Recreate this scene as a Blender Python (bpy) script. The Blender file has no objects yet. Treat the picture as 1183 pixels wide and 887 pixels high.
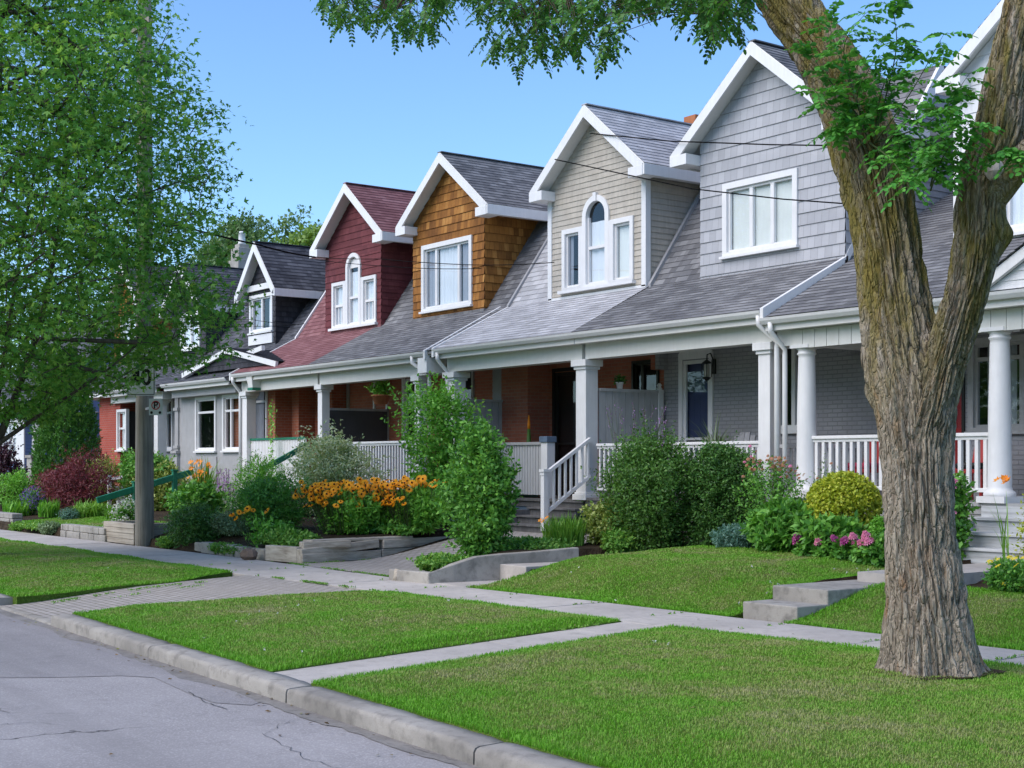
import bpy, math, random
import numpy as np
from mathutils import Vector, noise as mnoise
R_ = random.Random(7)
rng = np.random.default_rng(11)
scene = bpy.context.scene
COL = scene.collection
# ---------------------------------------------------------------- camera model (used for measuring the place)
F_PX, TH, HZ, CX, EYE = 1622.0, math.atan2(1191, 1622.0), 535.0, 591.5, 1.75
FW = (-math.cos(TH), math.sin(TH)); RT = (math.sin(TH), math.cos(TH))
def _ray(px, py):
    t = (px-CX)/F_PX; w = (HZ-py)/F_PX
    return FW[0]+RT[0]*t, FW[1]+RT[1]*t, w
def at_y(px, py, Y):
    r = _ray(px, py); k = Y/r[1]
    return Vector((r[0]*k, Y, EYE+r[2]*k))
def at_x(px, py, X):
    r = _ray(px, py); k = X/r[0]
    return Vector((X, r[1]*k, EYE+r[2]*k))
def depth_of(x, y): return x*FW[0]+y*FW[1]

# ---------------------------------------------------------------- materials
def new_mat(name):
    m = bpy.data.materials.new(name); m.use_nodes = True
    nt = m.node_tree; nt.nodes.clear()
    out = nt.nodes.new('ShaderNodeOutputMaterial')
    return m, nt, out
class NT:
    def __init__(s, nt): s.nt = nt
    def n(s, typ, ins=None, **props):
        nd = s.nt.nodes.new(typ)
        for k, v in props.items(): setattr(nd, k, v)
        if ins:
            for k, v in ins.items():
                sk = nd.inputs[k]
                if isinstance(v, bpy.types.NodeSocket): s.nt.links.new(v, sk)
                else: sk.default_value = v
        return nd
    def ramp(s, fac, stops, interp='LINEAR'):
        nd = s.nt.nodes.new('ShaderNodeValToRGB'); cr = nd.color_ramp; cr.interpolation = interp
        while len(cr.elements) < len(stops): cr.elements.new(0.5)
        for e, (p, c) in zip(cr.elements, stops):
            e.position = p; e.color = (*c, 1) if len(c) == 3 else c
        s.nt.links.new(fac, nd.inputs[0]); return nd.outputs[0]
    def mix(s, fac, a, b, typ='MIX'):
        nd = s.nt.nodes.new('ShaderNodeMix'); nd.data_type = 'RGBA'; nd.blend_type = typ
        for sk, v in ((nd.inputs[0], fac), (nd.inputs[6], a), (nd.inputs[7], b)):
            if isinstance(v, bpy.types.NodeSocket): s.nt.links.new(v, sk)
            elif sk == nd.inputs[0]: sk.default_value = v
            else: sk.default_value = (*v, 1) if len(v) == 3 else v
        return nd.outputs[2]
    def noise(s, vec, scale, detail=4, rough=.55, dist=0):
        return s.n('ShaderNodeTexNoise', {'Vector': vec, 'Scale': scale, 'Detail': detail, 'Roughness': rough, 'Distortion': dist}).outputs[0]
    def mapping(s, vec, scale=(1,1,1), loc=(0,0,0), rot=(0,0,0)):
        return s.n('ShaderNodeMapping', {'Vector': vec, 'Scale': scale, 'Location': loc, 'Rotation': rot}).outputs[0]
    def math(s, op, a, b=0.0, clamp=False):
        nd = s.nt.nodes.new('ShaderNodeMath'); nd.operation = op; nd.use_clamp = clamp
        for i, v in enumerate((a, b)):
            if isinstance(v, bpy.types.NodeSocket): s.nt.links.new(v, nd.inputs[i])
            else: nd.inputs[i].default_value = v
        return nd.outputs[0]
    def bump(s, h, strength=.3, dist=.01):
        return s.n('ShaderNodeBump', {'Height': h, 'Strength': strength, 'Distance': dist}).outputs[0]
def principled(nt, out, N, color, rough=.7, normal=None, spec=.4, metal=0.0):
    ins = {'Roughness': rough, 'Specular IOR Level': spec, 'Metallic': metal}
    ins['Base Color'] = color if isinstance(color, bpy.types.NodeSocket) else (*color, 1)
    if normal is not None: ins['Normal'] = normal
    b = N.n('ShaderNodeBsdfPrincipled', ins)
    nt.links.new(b.outputs[0], out.inputs[0]); return b
def vary(c, k): return tuple(min(1, max(0, x*k)) for x in c)

def m_paint(name, c, rough=.5, dirt=.12, spec=.4):
    m, nt, out = new_mat(name); N = NT(nt)
    co = N.n('ShaderNodeNewGeometry').outputs['Position']
    a = N.noise(co, 3.5, 5); b = N.noise(N.mapping(co, (14, 14, 2)), 1.5, 4)
    f = N.math('MULTIPLY', a, b)
    col = N.mix(N.ramp(f, [(.12, (1,1,1)), (.42, (0,0,0))]), c, vary(c, 1-dirt*1.6))
    principled(nt, out, N, col, rough, N.bump(N.noise(co, 60, 2), .06, .004), spec)
    return m
def m_brick(name, c1, c2, mortar, bw=.215, bh=.075, bump=.5, msize=.009):
    m, nt, out = new_mat(name); N = NT(nt)
    uv = N.n('ShaderNodeUVMap').outputs[0]
    wob = N.n('ShaderNodeVectorMath', {0: uv, 1: N.n('ShaderNodeVectorMath', {0: N.n('ShaderNodeTexNoise', {'Vector': uv, 'Scale': 9.0}).outputs['Color'], 1: (.006, .006, 0)}, operation='MULTIPLY').outputs[0]}, operation='ADD').outputs[0]
    br = N.n('ShaderNodeTexBrick', {'Vector': wob, 'Color1': (*c1, 1), 'Color2': (*c2, 1), 'Mortar': (*mortar, 1), 'Scale': 1.0, 'Mortar Size': msize, 'Mortar Smooth': .3, 'Brick Width': bw, 'Row Height': bh, 'Bias': 0.0})
    nz = N.noise(uv, 2.2, 6); fine = N.noise(uv, 45, 4)
    col = N.mix(N.ramp(nz, [(.35, (0,0,0)), (.7, (.55,.55,.55))]), br.outputs[0], vary(c1, .62))
    col = N.mix(N.math('MULTIPLY', fine, .35), col, vary(c2, 1.25))
    h = N.math('ADD', N.math('MULTIPLY', br.outputs[1], -1.0), N.math('MULTIPLY', fine, .5))
    principled(nt, out, N, col, .85, N.bump(h, bump, .008), .25)
    return m
def m_shingle(name, c1, c2, c3, tabw=.33, exp=.14):
    m, nt, out = new_mat(name); N = NT(nt)
    uv = N.n('ShaderNodeUVMap').outputs[0]
    br = N.n('ShaderNodeTexBrick', {'Vector': uv, 'Color1': (0,0,0,1), 'Color2': (1,1,1,1), 'Mortar': (.25,.25,.25,1), 'Scale': 1.0, 'Mortar Size': .005, 'Mortar Smooth': .1, 'Brick Width': tabw, 'Row Height': exp, 'Bias': 0.0}, offset=.5)
    br2 = N.n('ShaderNodeTexBrick', {'Vector': N.mapping(uv, loc=(.11, 0, 0)), 'Color1': (0,0,0,1), 'Color2': (1,1,1,1), 'Mortar': (.4,.4,.4,1), 'Scale': 1.0, 'Mortar Size': .002, 'Brick Width': tabw*.61, 'Row Height': exp, 'Bias': 0.0}, offset=.37)
    v = N.math('ADD', N.math('ADD', N.math('MULTIPLY', br.outputs[0], .40), N.math('MULTIPLY', br2.outputs[0], .34)), .13)
    gr = N.noise(uv, 160, 2); big = N.noise(uv, .8, 5)
    v2 = N.math('ADD', v, N.math('MULTIPLY', N.math('SUBTRACT', gr, .5), .9))
    v2 = N.math('ADD', v2, N.math('MULTIPLY', N.math('SUBTRACT', big, .5), .8))
    col = N.ramp(v2, [(.05, c1), (.5, c2), (.95, c3)])
    principled(nt, out, N, col, .9, N.bump(N.math('ADD', gr, N.math('MULTIPLY', br.outputs[1], -1.5)), .4, .004), .2)
    return m
def m_shake(name, c1, c2, c3, w=.14, exp=.19, grain=1.0):
    m, nt, out = new_mat(name); N = NT(nt)
    uv = N.n('ShaderNodeUVMap').outputs[0]
    br = N.n('ShaderNodeTexBrick', {'Vector': uv, 'Color1': (0,0,0,1), 'Color2': (1,1,1,1), 'Mortar': (.1,.1,.1,1), 'Scale': 1.0, 'Mortar Size': .004, 'Brick Width': w, 'Row Height': exp, 'Bias': 0.0}, offset=.43)
    g = N.noise(N.mapping(uv, (60, 5, 1)), 1.0, 5, .6); big = N.noise(uv, 1.6, 5)
    v = N.math('ADD', N.math('MULTIPLY', br.outputs[0], .5), N.math('MULTIPLY', N.math('SUBTRACT', g, .25), .6*grain))
    v = N.math('ADD', v, N.math('MULTIPLY', N.math('SUBTRACT', big, .5), .7))
    col = N.ramp(v, [(.05, c1), (.5, c2), (.9, c3)])
    col = N.mix(N.math('MULTIPLY', br.outputs[1], .45), col, vary(c1, .45))
    h = N.math('ADD', N.math('MULTIPLY', br.outputs[1], -1.2), N.math('MULTIPLY', g, .5))
    principled(nt, out, N, col, .8, N.bump(h, .45, .006), .25)
    return m
def m_concrete(name, c, stain=.35, scale=1.0):
    m, nt, out = new_mat(name); N = NT(nt)
    co = N.n('ShaderNodeNewGeometry').outputs['Position']
    big = N.noise(co, .9*scale, 6, .6); mid = N.noise(co, 6*scale, 6, .65); sp = N.noise(co, 120, 2)
    col = N.mix(N.ramp(big, [(.35, (0,0,0)), (.68, (1,1,1))]), vary(c, 1.08), vary(c, 1-stain*.6))
    col = N.mix(N.ramp(mid, [(.5, (0,0,0)), (.72, (.7,.7,.7))]), col, vary(c, 1-stain))
    col = N.mix(N.ramp(sp, [(.60, (0,0,0)), (.7, (.6,.6,.6))]), col, vary(c, .5))
    h = N.math('ADD', N.math('MULTIPLY', mid, .6), N.math('MULTIPLY', sp, .35))
    principled(nt, out, N, col, .9, N.bump(h, .45, .008), .25)
    return m
def m_asphalt(name, c, crack=True, seed=0.0):
    m, nt, out = new_mat(name); N = NT(nt)
    co = N.mapping(N.n('ShaderNodeNewGeometry').outputs['Position'], loc=(seed, seed*.7, 0))
    big = N.noise(co, .5, 6, .6); mid = N.noise(co, 3.5, 6, .65); sp = N.n('ShaderNodeTexVoronoi', {'Vector': co, 'Scale': 95.0}).outputs['Color']
    spv = N.n('ShaderNodeSeparateColor', {0: sp}).outputs[0]
    col = N.mix(N.ramp(big, [(.3, (0,0,0)), (.7, (1,1,1))]), vary(c, .84), vary(c, 1.12))
    col = N.mix(N.ramp(mid, [(.52, (0,0,0)), (.75, (.6,.6,.6))]), col, vary(c, .68))
    col = N.mix(N.math('MULTIPLY', spv, .5), col, N.ramp(spv, [(0, vary(c, .45)), (.6, c), (1, vary(c, 1.7))]))
    tw = N.noise(N.mapping(co, (.12, 1.6, 1)), 1.0, 4, .6)
    col = N.mix(N.ramp(tw, [(.42, (0,0,0)), (.66, (.55,.55,.55))]), col, vary(c, .72))
    ol = N.noise(N.mapping(co, (.8, .8, 1), (7, 3, 0)), 1.0, 3, .5)
    col = N.mix(N.ramp(ol, [(.66, (0,0,0)), (.74, (.5,.5,.5))]), col, vary(c, .55))
    h = N.math('MULTIPLY', spv, .7)
    if crack:
        w = N.n('ShaderNodeVectorMath', {0: co, 1: N.n('ShaderNodeVectorMath', {0: N.n('ShaderNodeTexNoise', {'Vector': co, 'Scale': 2.2, 'Detail': 5.0}).outputs['Color'], 1: (.8, .8, 0)}, operation='MULTIPLY').outputs[0]}, operation='ADD').outputs[0]
        vd = N.n('ShaderNodeTexVoronoi', {'Vector': w, 'Scale': .42}, feature='DISTANCE_TO_EDGE').outputs[0]
        msk = N.math('MULTIPLY', N.ramp(vd, [(.0015, (1,1,1)), (.006, (0,0,0))]), N.ramp(N.noise(co, .55, 3), [(.46, (0,0,0)), (.56, (1,1,1))]))
        col = N.mix(msk, col, vary(c, .22)); h = N.math('SUBTRACT', h, N.math('MULTIPLY', msk, 3.0))
    principled(nt, out, N, col, .88, N.bump(h, .5, .006), .3)
    return m
def m_wood(name, c1, c2, axis=2, scale=1.0):
    m, nt, out = new_mat(name); N = NT(nt)
    co = N.n('ShaderNodeNewGeometry').outputs['Position']
    s = [38*scale]*3; s[axis] = 1.6*scale
    g = N.noise(N.mapping(co, tuple(s)), 1.0, 6, .65, .4); big = N.noise(co, 1.4, 5)
    v = N.math('ADD', N.math('MULTIPLY', g, .75), N.math('MULTIPLY', big, .35))
    col = N.ramp(v, [(.32, vary(c1, .45)), (.48, c1), (.7, c2)])
    principled(nt, out, N, col, .85, N.bump(g, .5, .01), .25)
    return m
def m_leaf(name, stops, trans=.3, rough=.45, spec=.35):
    m, nt, out = new_mat(name); N = NT(nt)
    geo = N.n('ShaderNodeNewGeometry')
    rnd = geo.outputs['Random Per Island']
    big = N.noise(geo.outputs['Position'], 1.7, 3)
    v = N.math('ADD', N.math('MULTIPLY', rnd, .65), N.math('MULTIPLY', big, .35))
    k = len(stops)-1
    col = N.ramp(v, [(.15+.65*i/k, c) for i, c in enumerate(stops)])
    b = N.n('ShaderNodeBsdfPrincipled', {'Base Color': col, 'Roughness': rough, 'Specular IOR Level': spec})
    t = N.n('ShaderNodeBsdfTranslucent', {'Color': N.mix(1.0, col, (1.25, 1.15, .7), 'MULTIPLY')})
    mx = N.n('ShaderNodeMixShader', {0: trans, 1: b.outputs[0], 2: t.outputs[0]})
    nt.links.new(mx.outputs[0], out.inputs[0]); return m
def m_glass(name, tint=(.9,.95,1.0), refl=1.0):
    m, nt, out = new_mat(name); N = NT(nt)
    co = N.n('ShaderNodeNewGeometry').outputs['Position']
    nb = N.bump(N.noise(co, 2.0, 2), .05, .02)
    g = N.n('ShaderNodeBsdfGlossy', {'Color': (1,1,1,1), 'Roughness': .02, 'Normal': nb})
    t = N.n('ShaderNodeBsdfTransparent', {'Color': (*tint, 1)})
    fr = N.n('ShaderNodeLayerWeight', {'Blend': .5}).outputs['Facing']
    f = N.math('ADD', N.math('MULTIPLY', N.math('POWER', fr, 4.0), .75), .055*refl, True)
    mx = N.n('ShaderNodeMixShader', {0: f, 1: t.outputs[0], 2: g.outputs[0]})
    nt.links.new(mx.outputs[0], out.inputs[0]); return m
def m_bark(name):
    m, nt, out = new_mat(name); N = NT(nt)
    co = N.n('ShaderNodeNewGeometry').outputs['Position']
    g = N.noise(N.mapping(co, (16, 16, 3)), 1.0, 7, .65, .5); big = N.noise(co, 1.8, 5, .6); fine = N.noise(N.mapping(co, (70, 70, 14)), 1.0, 4, .6)
    v = N.math('ADD', N.math('MULTIPLY', g, .6), N.math('MULTIPLY', fine, .4))
    col = N.ramp(v, [(.28, (.12,.098,.076)), (.45, (.265,.225,.178)), (.62, (.44,.39,.315))])
    oc = N.ramp(N.noise(N.mapping(co, (9, 9, 1.6), (3.1,0,0)), 1.0, 5, .6), [(.58, (0,0,0)), (.72, (.75,.75,.75))])
    col = N.mix(oc, col, (.26, .13, .05))
    z = N.n('ShaderNodeSeparateXYZ', {0: co}).outputs[2]
    zm = N.n('ShaderNodeMapRange', {'Value': z, 'From Min': 1.7, 'From Max': 3.1}).outputs[0]
    ms = N.ramp(N.noise(N.mapping(co, (7, 7, 1.7), (1.7,5,0)), 1.0, 6, .65), [(.36, (0,0,0)), (.58, (.85,.85,.85))])
    col = N.mix(N.math('MULTIPLY', ms, zm), col, (.20, .165, .03))
    vo = N.n('ShaderNodeTexVoronoi', {'Vector': N.n('ShaderNodeVectorMath', {0: N.mapping(co, (26, 26, 5)), 1: N.n('ShaderNodeVectorMath', {0: N.n('ShaderNodeTexNoise', {'Vector': co, 'Scale': 6.0, 'Detail': 4.0}).outputs['Color'], 1: (2.2, 2.2, 1.2)}, operation='MULTIPLY').outputs[0]}, operation='ADD').outputs[0], 'Scale': 1.0}, feature='DISTANCE_TO_EDGE').outputs[0]
    gr = N.ramp(vo, [(0.0, (0,0,0)), (.16, (1,1,1))])
    hh = N.math('ADD', N.math('ADD', N.math('MULTIPLY', g, .8), N.math('MULTIPLY', fine, .9)), N.math('MULTIPLY', gr, .8))
    principled(nt, out, N, col, .95, N.bump(hh, .9, .022), .12)
    return m
def m_soil(name):
    m, nt, out = new_mat(name); N = NT(nt)
    co = N.n('ShaderNodeNewGeometry').outputs['Position']
    a = N.noise(co, 5, 7, .7); b = N.noise(co, 60, 3)
    col = N.ramp(N.math('ADD', N.math('MULTIPLY', a, .6), N.math('MULTIPLY', b, .4)), [(.35, (.02,.014,.009)), (.5, (.05,.036,.022)), (.68, (.10,.075,.05))])
    principled(nt, out, N, col, .95, N.bump(N.math('ADD', a, b), .8, .04), .15); return m
def m_turf(name):
    m, nt, out = new_mat(name); N = NT(nt)
    co = N.n('ShaderNodeNewGeometry').outputs['Position']
    a = N.noise(co, 1.1, 5, .6); b = N.noise(co, 40, 4)
    col = N.ramp(N.math('ADD', N.math('MULTIPLY', a, .5), N.math('MULTIPLY', b, .5)), [(.36, (.05,.09,.012)), (.5, (.09,.165,.02)), (.64, (.17,.20,.05))])
    principled(nt, out, N, col, .95, N.bump(b, .8, .03), .15); return m
def m_grass(name):
    m, nt, out = new_mat(name); N = NT(nt)
    geo = N.n('ShaderNodeNewGeometry'); rnd = geo.outputs['Random Per Island']; co = geo.outputs['Position']
    a = N.noise(co, .9, 5, .65); b = N.noise(co, 5.5, 4, .6)
    at = N.n('ShaderNodeAttribute', attribute_name='lush').outputs['Fac']
    dry = N.math('SUBTRACT', N.math('ADD', N.math('MULTIPLY', a, 1.25), N.math('MULTIPLY', b, .55)), .33)
    dry = N.math('ADD', dry, N.math('MULTIPLY', rnd, .30)); dry = N.math('SUBTRACT', dry, N.math('MULTIPLY', at, .34))
    col = N.ramp(dry, [(.44, (.18,.47,.026)), (.60, (.21,.44,.045)), (.74, (.30,.42,.085)), (.86, (.40,.40,.14)), (.97, (.50,.45,.25))])
    col = N.mix(N.math('MULTIPLY', rnd, .35), col, (.12, .28, .03))
    b_ = N.n('ShaderNodeBsdfPrincipled', {'Base Color': col, 'Roughness': .5, 'Specular IOR Level': .3})
    t = N.n('ShaderNodeBsdfTranslucent', {'Color': col})
    mx = N.n('ShaderNodeMixShader', {0: .3, 1: b_.outputs[0], 2: t.outputs[0]})
    nt.links.new(mx.outputs[0], out.inputs[0]); return m
M = {}
M['white'] = m_paint('white_trim_paint', (.76,.755,.75), .45, .06)
M['offwhite'] = m_paint('off_white_soffit_paint', (.74,.73,.70), .6, .05)
M['beam'] = m_paint('porch_beam_paint', (.68,.68,.64), .55, .05)
M['greytrim'] = m_paint('grey_trim_paint', (.40,.40,.40), .55, .12)
M['greypanel'] = m_paint('pale_grey_panel', (.50,.50,.50), .6, .12)
M['darkpanel'] = m_paint('charcoal_panel', (.075,.075,.078), .6, .1)
M['green'] = m_paint('green_paint', (.012,.19,.10), .45, .2)
M['bluegrey'] = m_paint('blue_grey_paint', (.13,.19,.27), .5, .2)
M['deck'] = m_paint('grey_deck_paint', (.17,.165,.165), .7, .3)
M['wornstep'] = m_wood('worn_painted_boards', (.42,.43,.43), (.62,.64,.65), 0, .5)
M['black'] = m_paint('black_metal', (.012,.012,.013), .4, .1)
M['wire'] = m_paint('cable_rubber', (.006,.006,.006), .9, .1, .1)
M['dark_in'] = m_paint('dark_interior', (.03,.028,.027), .9, .1)  # near-black lining behind the panes; the darkness of unlit rooms is in its colour
M['curtain'] = m_paint('white_curtain', (.78,.78,.76), .9, .05)
M['blind'] = m_paint('cream_roller_blind', (.80,.79,.70), .9, .05)
M['drape'] = m_paint('grey_drape', (.36,.36,.38), .9, .1)
M['glass'] = m_glass('window_glass')
M['door_blue'] = m_paint('blue_door_paint', (.035,.05,.12), .4, .1)
M['door_dark'] = m_paint('dark_door_paint', (.02,.018,.017), .4, .1)
M['brick_red'] = m_brick('red_brick', (.46,.165,.10), (.37,.12,.075), (.33,.22,.17))
M['brick_orange'] = m_brick('orange_red_brick', (.42,.14,.075), (.34,.10,.055), (.34,.24,.19))
M['brick_grey'] = m_brick('grey_painted_brick', (.36,.36,.375), (.31,.31,.325), (.21,.21,.22), bump=.7)
M['brick_bright'] = m_brick('scarlet_brick', (.40,.075,.045), (.33,.055,.035), (.33,.22,.18))
M['sh_grey'] = m_shingle('slate_grey_shingles', (.08,.08,.086), (.155,.156,.163), (.265,.265,.27))
M['sh_light'] = m_shingle('light_grey_shingles', (.27,.27,.28), (.40,.40,.415), (.54,.54,.555))
M['sh_dark'] = m_shingle('charcoal_shingles', (.035,.037,.045), (.075,.078,.09), (.14,.145,.16))
M['sh_red'] = m_shingle('burgundy_shingles', (.14,.060,.064), (.21,.095,.10), (.30,.16,.165))
M['shake_orange'] = m_shake('cedar_shakes', (.13,.05,.012), (.34,.145,.032), (.52,.275,.085))
M['shake_grey'] = m_shake('grey_shake_siding', (.36,.365,.385), (.43,.435,.455), (.48,.485,.505), .16, .21, .25)
M['shake_red'] = m_shake('burgundy_shake_siding', (.115,.030,.035), (.155,.042,.047), (.21,.07,.073), .17, .2, .4)
M['shake_dark'] = m_shake('charcoal_shake_siding', (.028,.028,.034), (.05,.05,.06), (.085,.085,.098), .15, .15, .5)
M['lap_beige'] = m_paint('beige_lap_siding', (.50,.455,.385), .6, .16)
M['lap_white'] = m_paint('white_lap_siding', (.76,.76,.77), .6, .1)
M['lap_grey'] = m_paint('grey_lap_siding', (.36,.36,.37), .6, .1)
M['lap_blue'] = m_paint('blue_lap_siding', (.16,.25,.46), .6, .1)
M['concrete'] = m_concrete('sidewalk_concrete', (.47,.435,.40))
M['concrete_old'] = m_concrete('weathered_concrete', (.38,.355,.32), .68)
M['asphalt'] = m_asphalt('old_pale_asphalt', (.335,.317,.317))
M['asphalt_patch'] = m_asphalt('dark_asphalt_patch', (.285,.27,.272), False, 3.0)
M['pavers'] = m_brick('concrete_pavers', (.44,.40,.37), (.34,.31,.285), (.15,.14,.10), .21, .105, .8, .014)
M['timber'] = m_wood('weathered_timber_across', (.36,.31,.25), (.56,.50,.42), 1, .5)
M['timber_x'] = m_wood('weathered_timber_along', (.36,.31,.25), (.56,.50,.42), 0, .5)
M['polewood'] = m_wood('grey_pole_wood', (.20,.18,.15), (.34,.31,.265), 2, .7)
M['stone'] = m_concrete('grey_wall_stone', (.36,.34,.31), .5, 2.0)
M['bark'] = m_bark('locust_bark')
M['bark_dark'] = m_wood('dark_branch_bark', (.06,.05,.04), (.13,.11,.09), 2, .6)
M['stem'] = m_paint('green_stem', (.07,.11,.03), .6, .2)
M['twig'] = m_paint('brown_twig', (.10,.07,.045), .8, .2)
M['grit'] = m_concrete('gutter_grit', (.25,.235,.22), .5, 4.0)
M['lf_litter'] = m_leaf('dry_fallen_leaves', [(.10,.06,.02), (.22,.13,.04), (.20,.22,.05)], .1)
M['soil'] = m_soil('garden_soil')
M['turf'] = m_turf('turf_under_blades')
M['grass'] = m_grass('grass_blades')
M['terracotta'] = m_paint('terracotta', (.42,.15,.06), .8, .2)
M['tar'] = m_paint('crack_sealant', (.07,.068,.07), .6, .1)
L = m_leaf
M['lf_maple'] = L('maple_leaves', [(.065,.20,.03), (.12,.33,.05), (.19,.43,.075), (.30,.53,.10)], .42)
M['lf_locust'] = L('locust_leaflets', [(0.025,0.096,0.018), (0.052,0.175,0.028), (0.105,0.280,0.044)], .35)
M['lf_locust_b'] = L('locust_leaflets_low', [(0.044,0.193,0.032), (0.088,0.333,0.052), (0.158,0.455,0.070)], .35)
M['lf_far'] = L('far_tree_leaves', [(0.075,0.150,0.055), (0.120,0.220,0.080), (0.190,0.300,0.110)], .3)
M['lf_far_b'] = L('far_tree_leaves_bright', [(0.120,0.220,0.040), (0.190,0.320,0.060), (0.270,0.400,0.100)], .3)
M['lf_cedar'] = L('cedar_sprays', [(.04,.13,.022), (.075,.22,.034), (.12,.30,.05)], .2)
M['lf_bush'] = L('bush_leaves', [(0.056,0.184,0.031), (0.118,0.328,0.048), (0.223,0.498,0.078)], .3)
M['lf_bright'] = L('bright_bush_leaves', [(0.089,0.265,0.032), (0.166,0.442,0.048), (0.310,0.641,0.100)], .32)
M['lf_mid'] = L('mid_green_bush_leaves', [(.042,.115,.022), (.082,.205,.034), (.15,.31,.06)], .3)
M['lf_dark'] = L('dark_bush_leaves', [(0.028,0.088,0.023), (0.066,0.181,0.036), (0.138,0.302,0.060)], .25)
M['lf_gold'] = L('golden_leaves', [(.20,.30,.02), (.42,.50,.04), (.66,.68,.09)], .3)
M['lf_varieg'] = L('white_edged_leaves', [(.24,.36,.13), (.50,.60,.34), (.78,.82,.62)], .3)
M['lf_yvar'] = L('yellow_green_leaves', [(0.125,0.213,0.031), (0.300,0.400,0.075), (0.525,0.587,0.200)], .3)
M['lf_maroon'] = L('maroon_leaves', [(0.064,0.013,0.019), (0.160,0.029,0.042), (0.288,0.072,0.080)], .3)
M['lf_purple'] = L('dark_purple_leaves', [(0.025,0.011,0.020), (0.063,0.022,0.039), (0.119,0.042,0.070)], .25)
M['lf_blue'] = L('blue_green_leaves', [(0.060,0.156,0.120), (0.120,0.252,0.198), (0.204,0.360,0.288)], .25)
M['lf_grey'] = L('grey_green_leaves', [(0.101,0.168,0.084), (0.202,0.302,0.151), (0.336,0.454,0.252)], .25)
M['lf_strap'] = L('strap_leaves', [(0.101,0.262,0.030), (0.182,0.402,0.051), (0.322,0.564,0.101)], .3)
M['lf_cover'] = L('ground_cover_leaves', [(0.075,0.228,0.030), (0.151,0.352,0.051), (0.302,0.528,0.101)], .3)
M['fl_orange'] = L('orange_petals', [(.80,.20,.01), (.90,.30,.01), (.95,.40,.03)], .25)
M['fl_yelor'] = L('golden_orange_petals', [(.88,.33,.008), (.93,.43,.012), (.96,.55,.03)], .3)
M['fl_dark'] = m_paint('dark_flower_centre', (.045,.016,.006), .9, .1)
M['fl_pink'] = L('pink_petals', [(.55,.12,.28), (.70,.22,.40), (.82,.36,.50)], .25)
M['fl_magenta'] = L('magenta_petals', [(.28,.03,.17), (.42,.06,.26), (.55,.12,.34)], .25)
M['fl_rust'] = L('faded_rose_petals', [(.32,.13,.07), (.48,.22,.12), (.58,.33,.20)], .25)
M['fl_purple'] = L('purple_petals', [(.28,.10,.42), (.42,.18,.55), (.55,.30,.66)], .25)
M['fl_violet'] = L('violet_petals', [(.10,.05,.38), (.18,.09,.5), (.28,.16,.6)], .25)
M['fl_white'] = L('white_petals', [(.6,.6,.62), (.72,.72,.74), (.8,.8,.8)], .25)
M['fl_yellow'] = L('yellow_petals', [(.72,.55,.02), (.82,.66,.04), (.88,.74,.08)], .25)
M['cushion'] = m_paint('pink_red_fabric', (.48,.04,.10), .9, .2)
M['redchair'] = m_paint('red_plastic', (.45,.03,.03), .5, .1)
M['adir'] = m_paint('grey_chair_slats', (.36,.36,.375), .6, .15)
M['sign_red'] = m_paint('sign_red', (.55,.03,.04), .4, .05)
M['sign_white'] = m_paint('sign_white', (.72,.74,.74), .4, .06)
M['lampglass'] = m_paint('frosted_lamp_glass', (.5,.5,.47), .3, .1)
M['tealbox'] = m_paint('teal_plastic', (.08,.22,.2), .5, .1)

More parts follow.
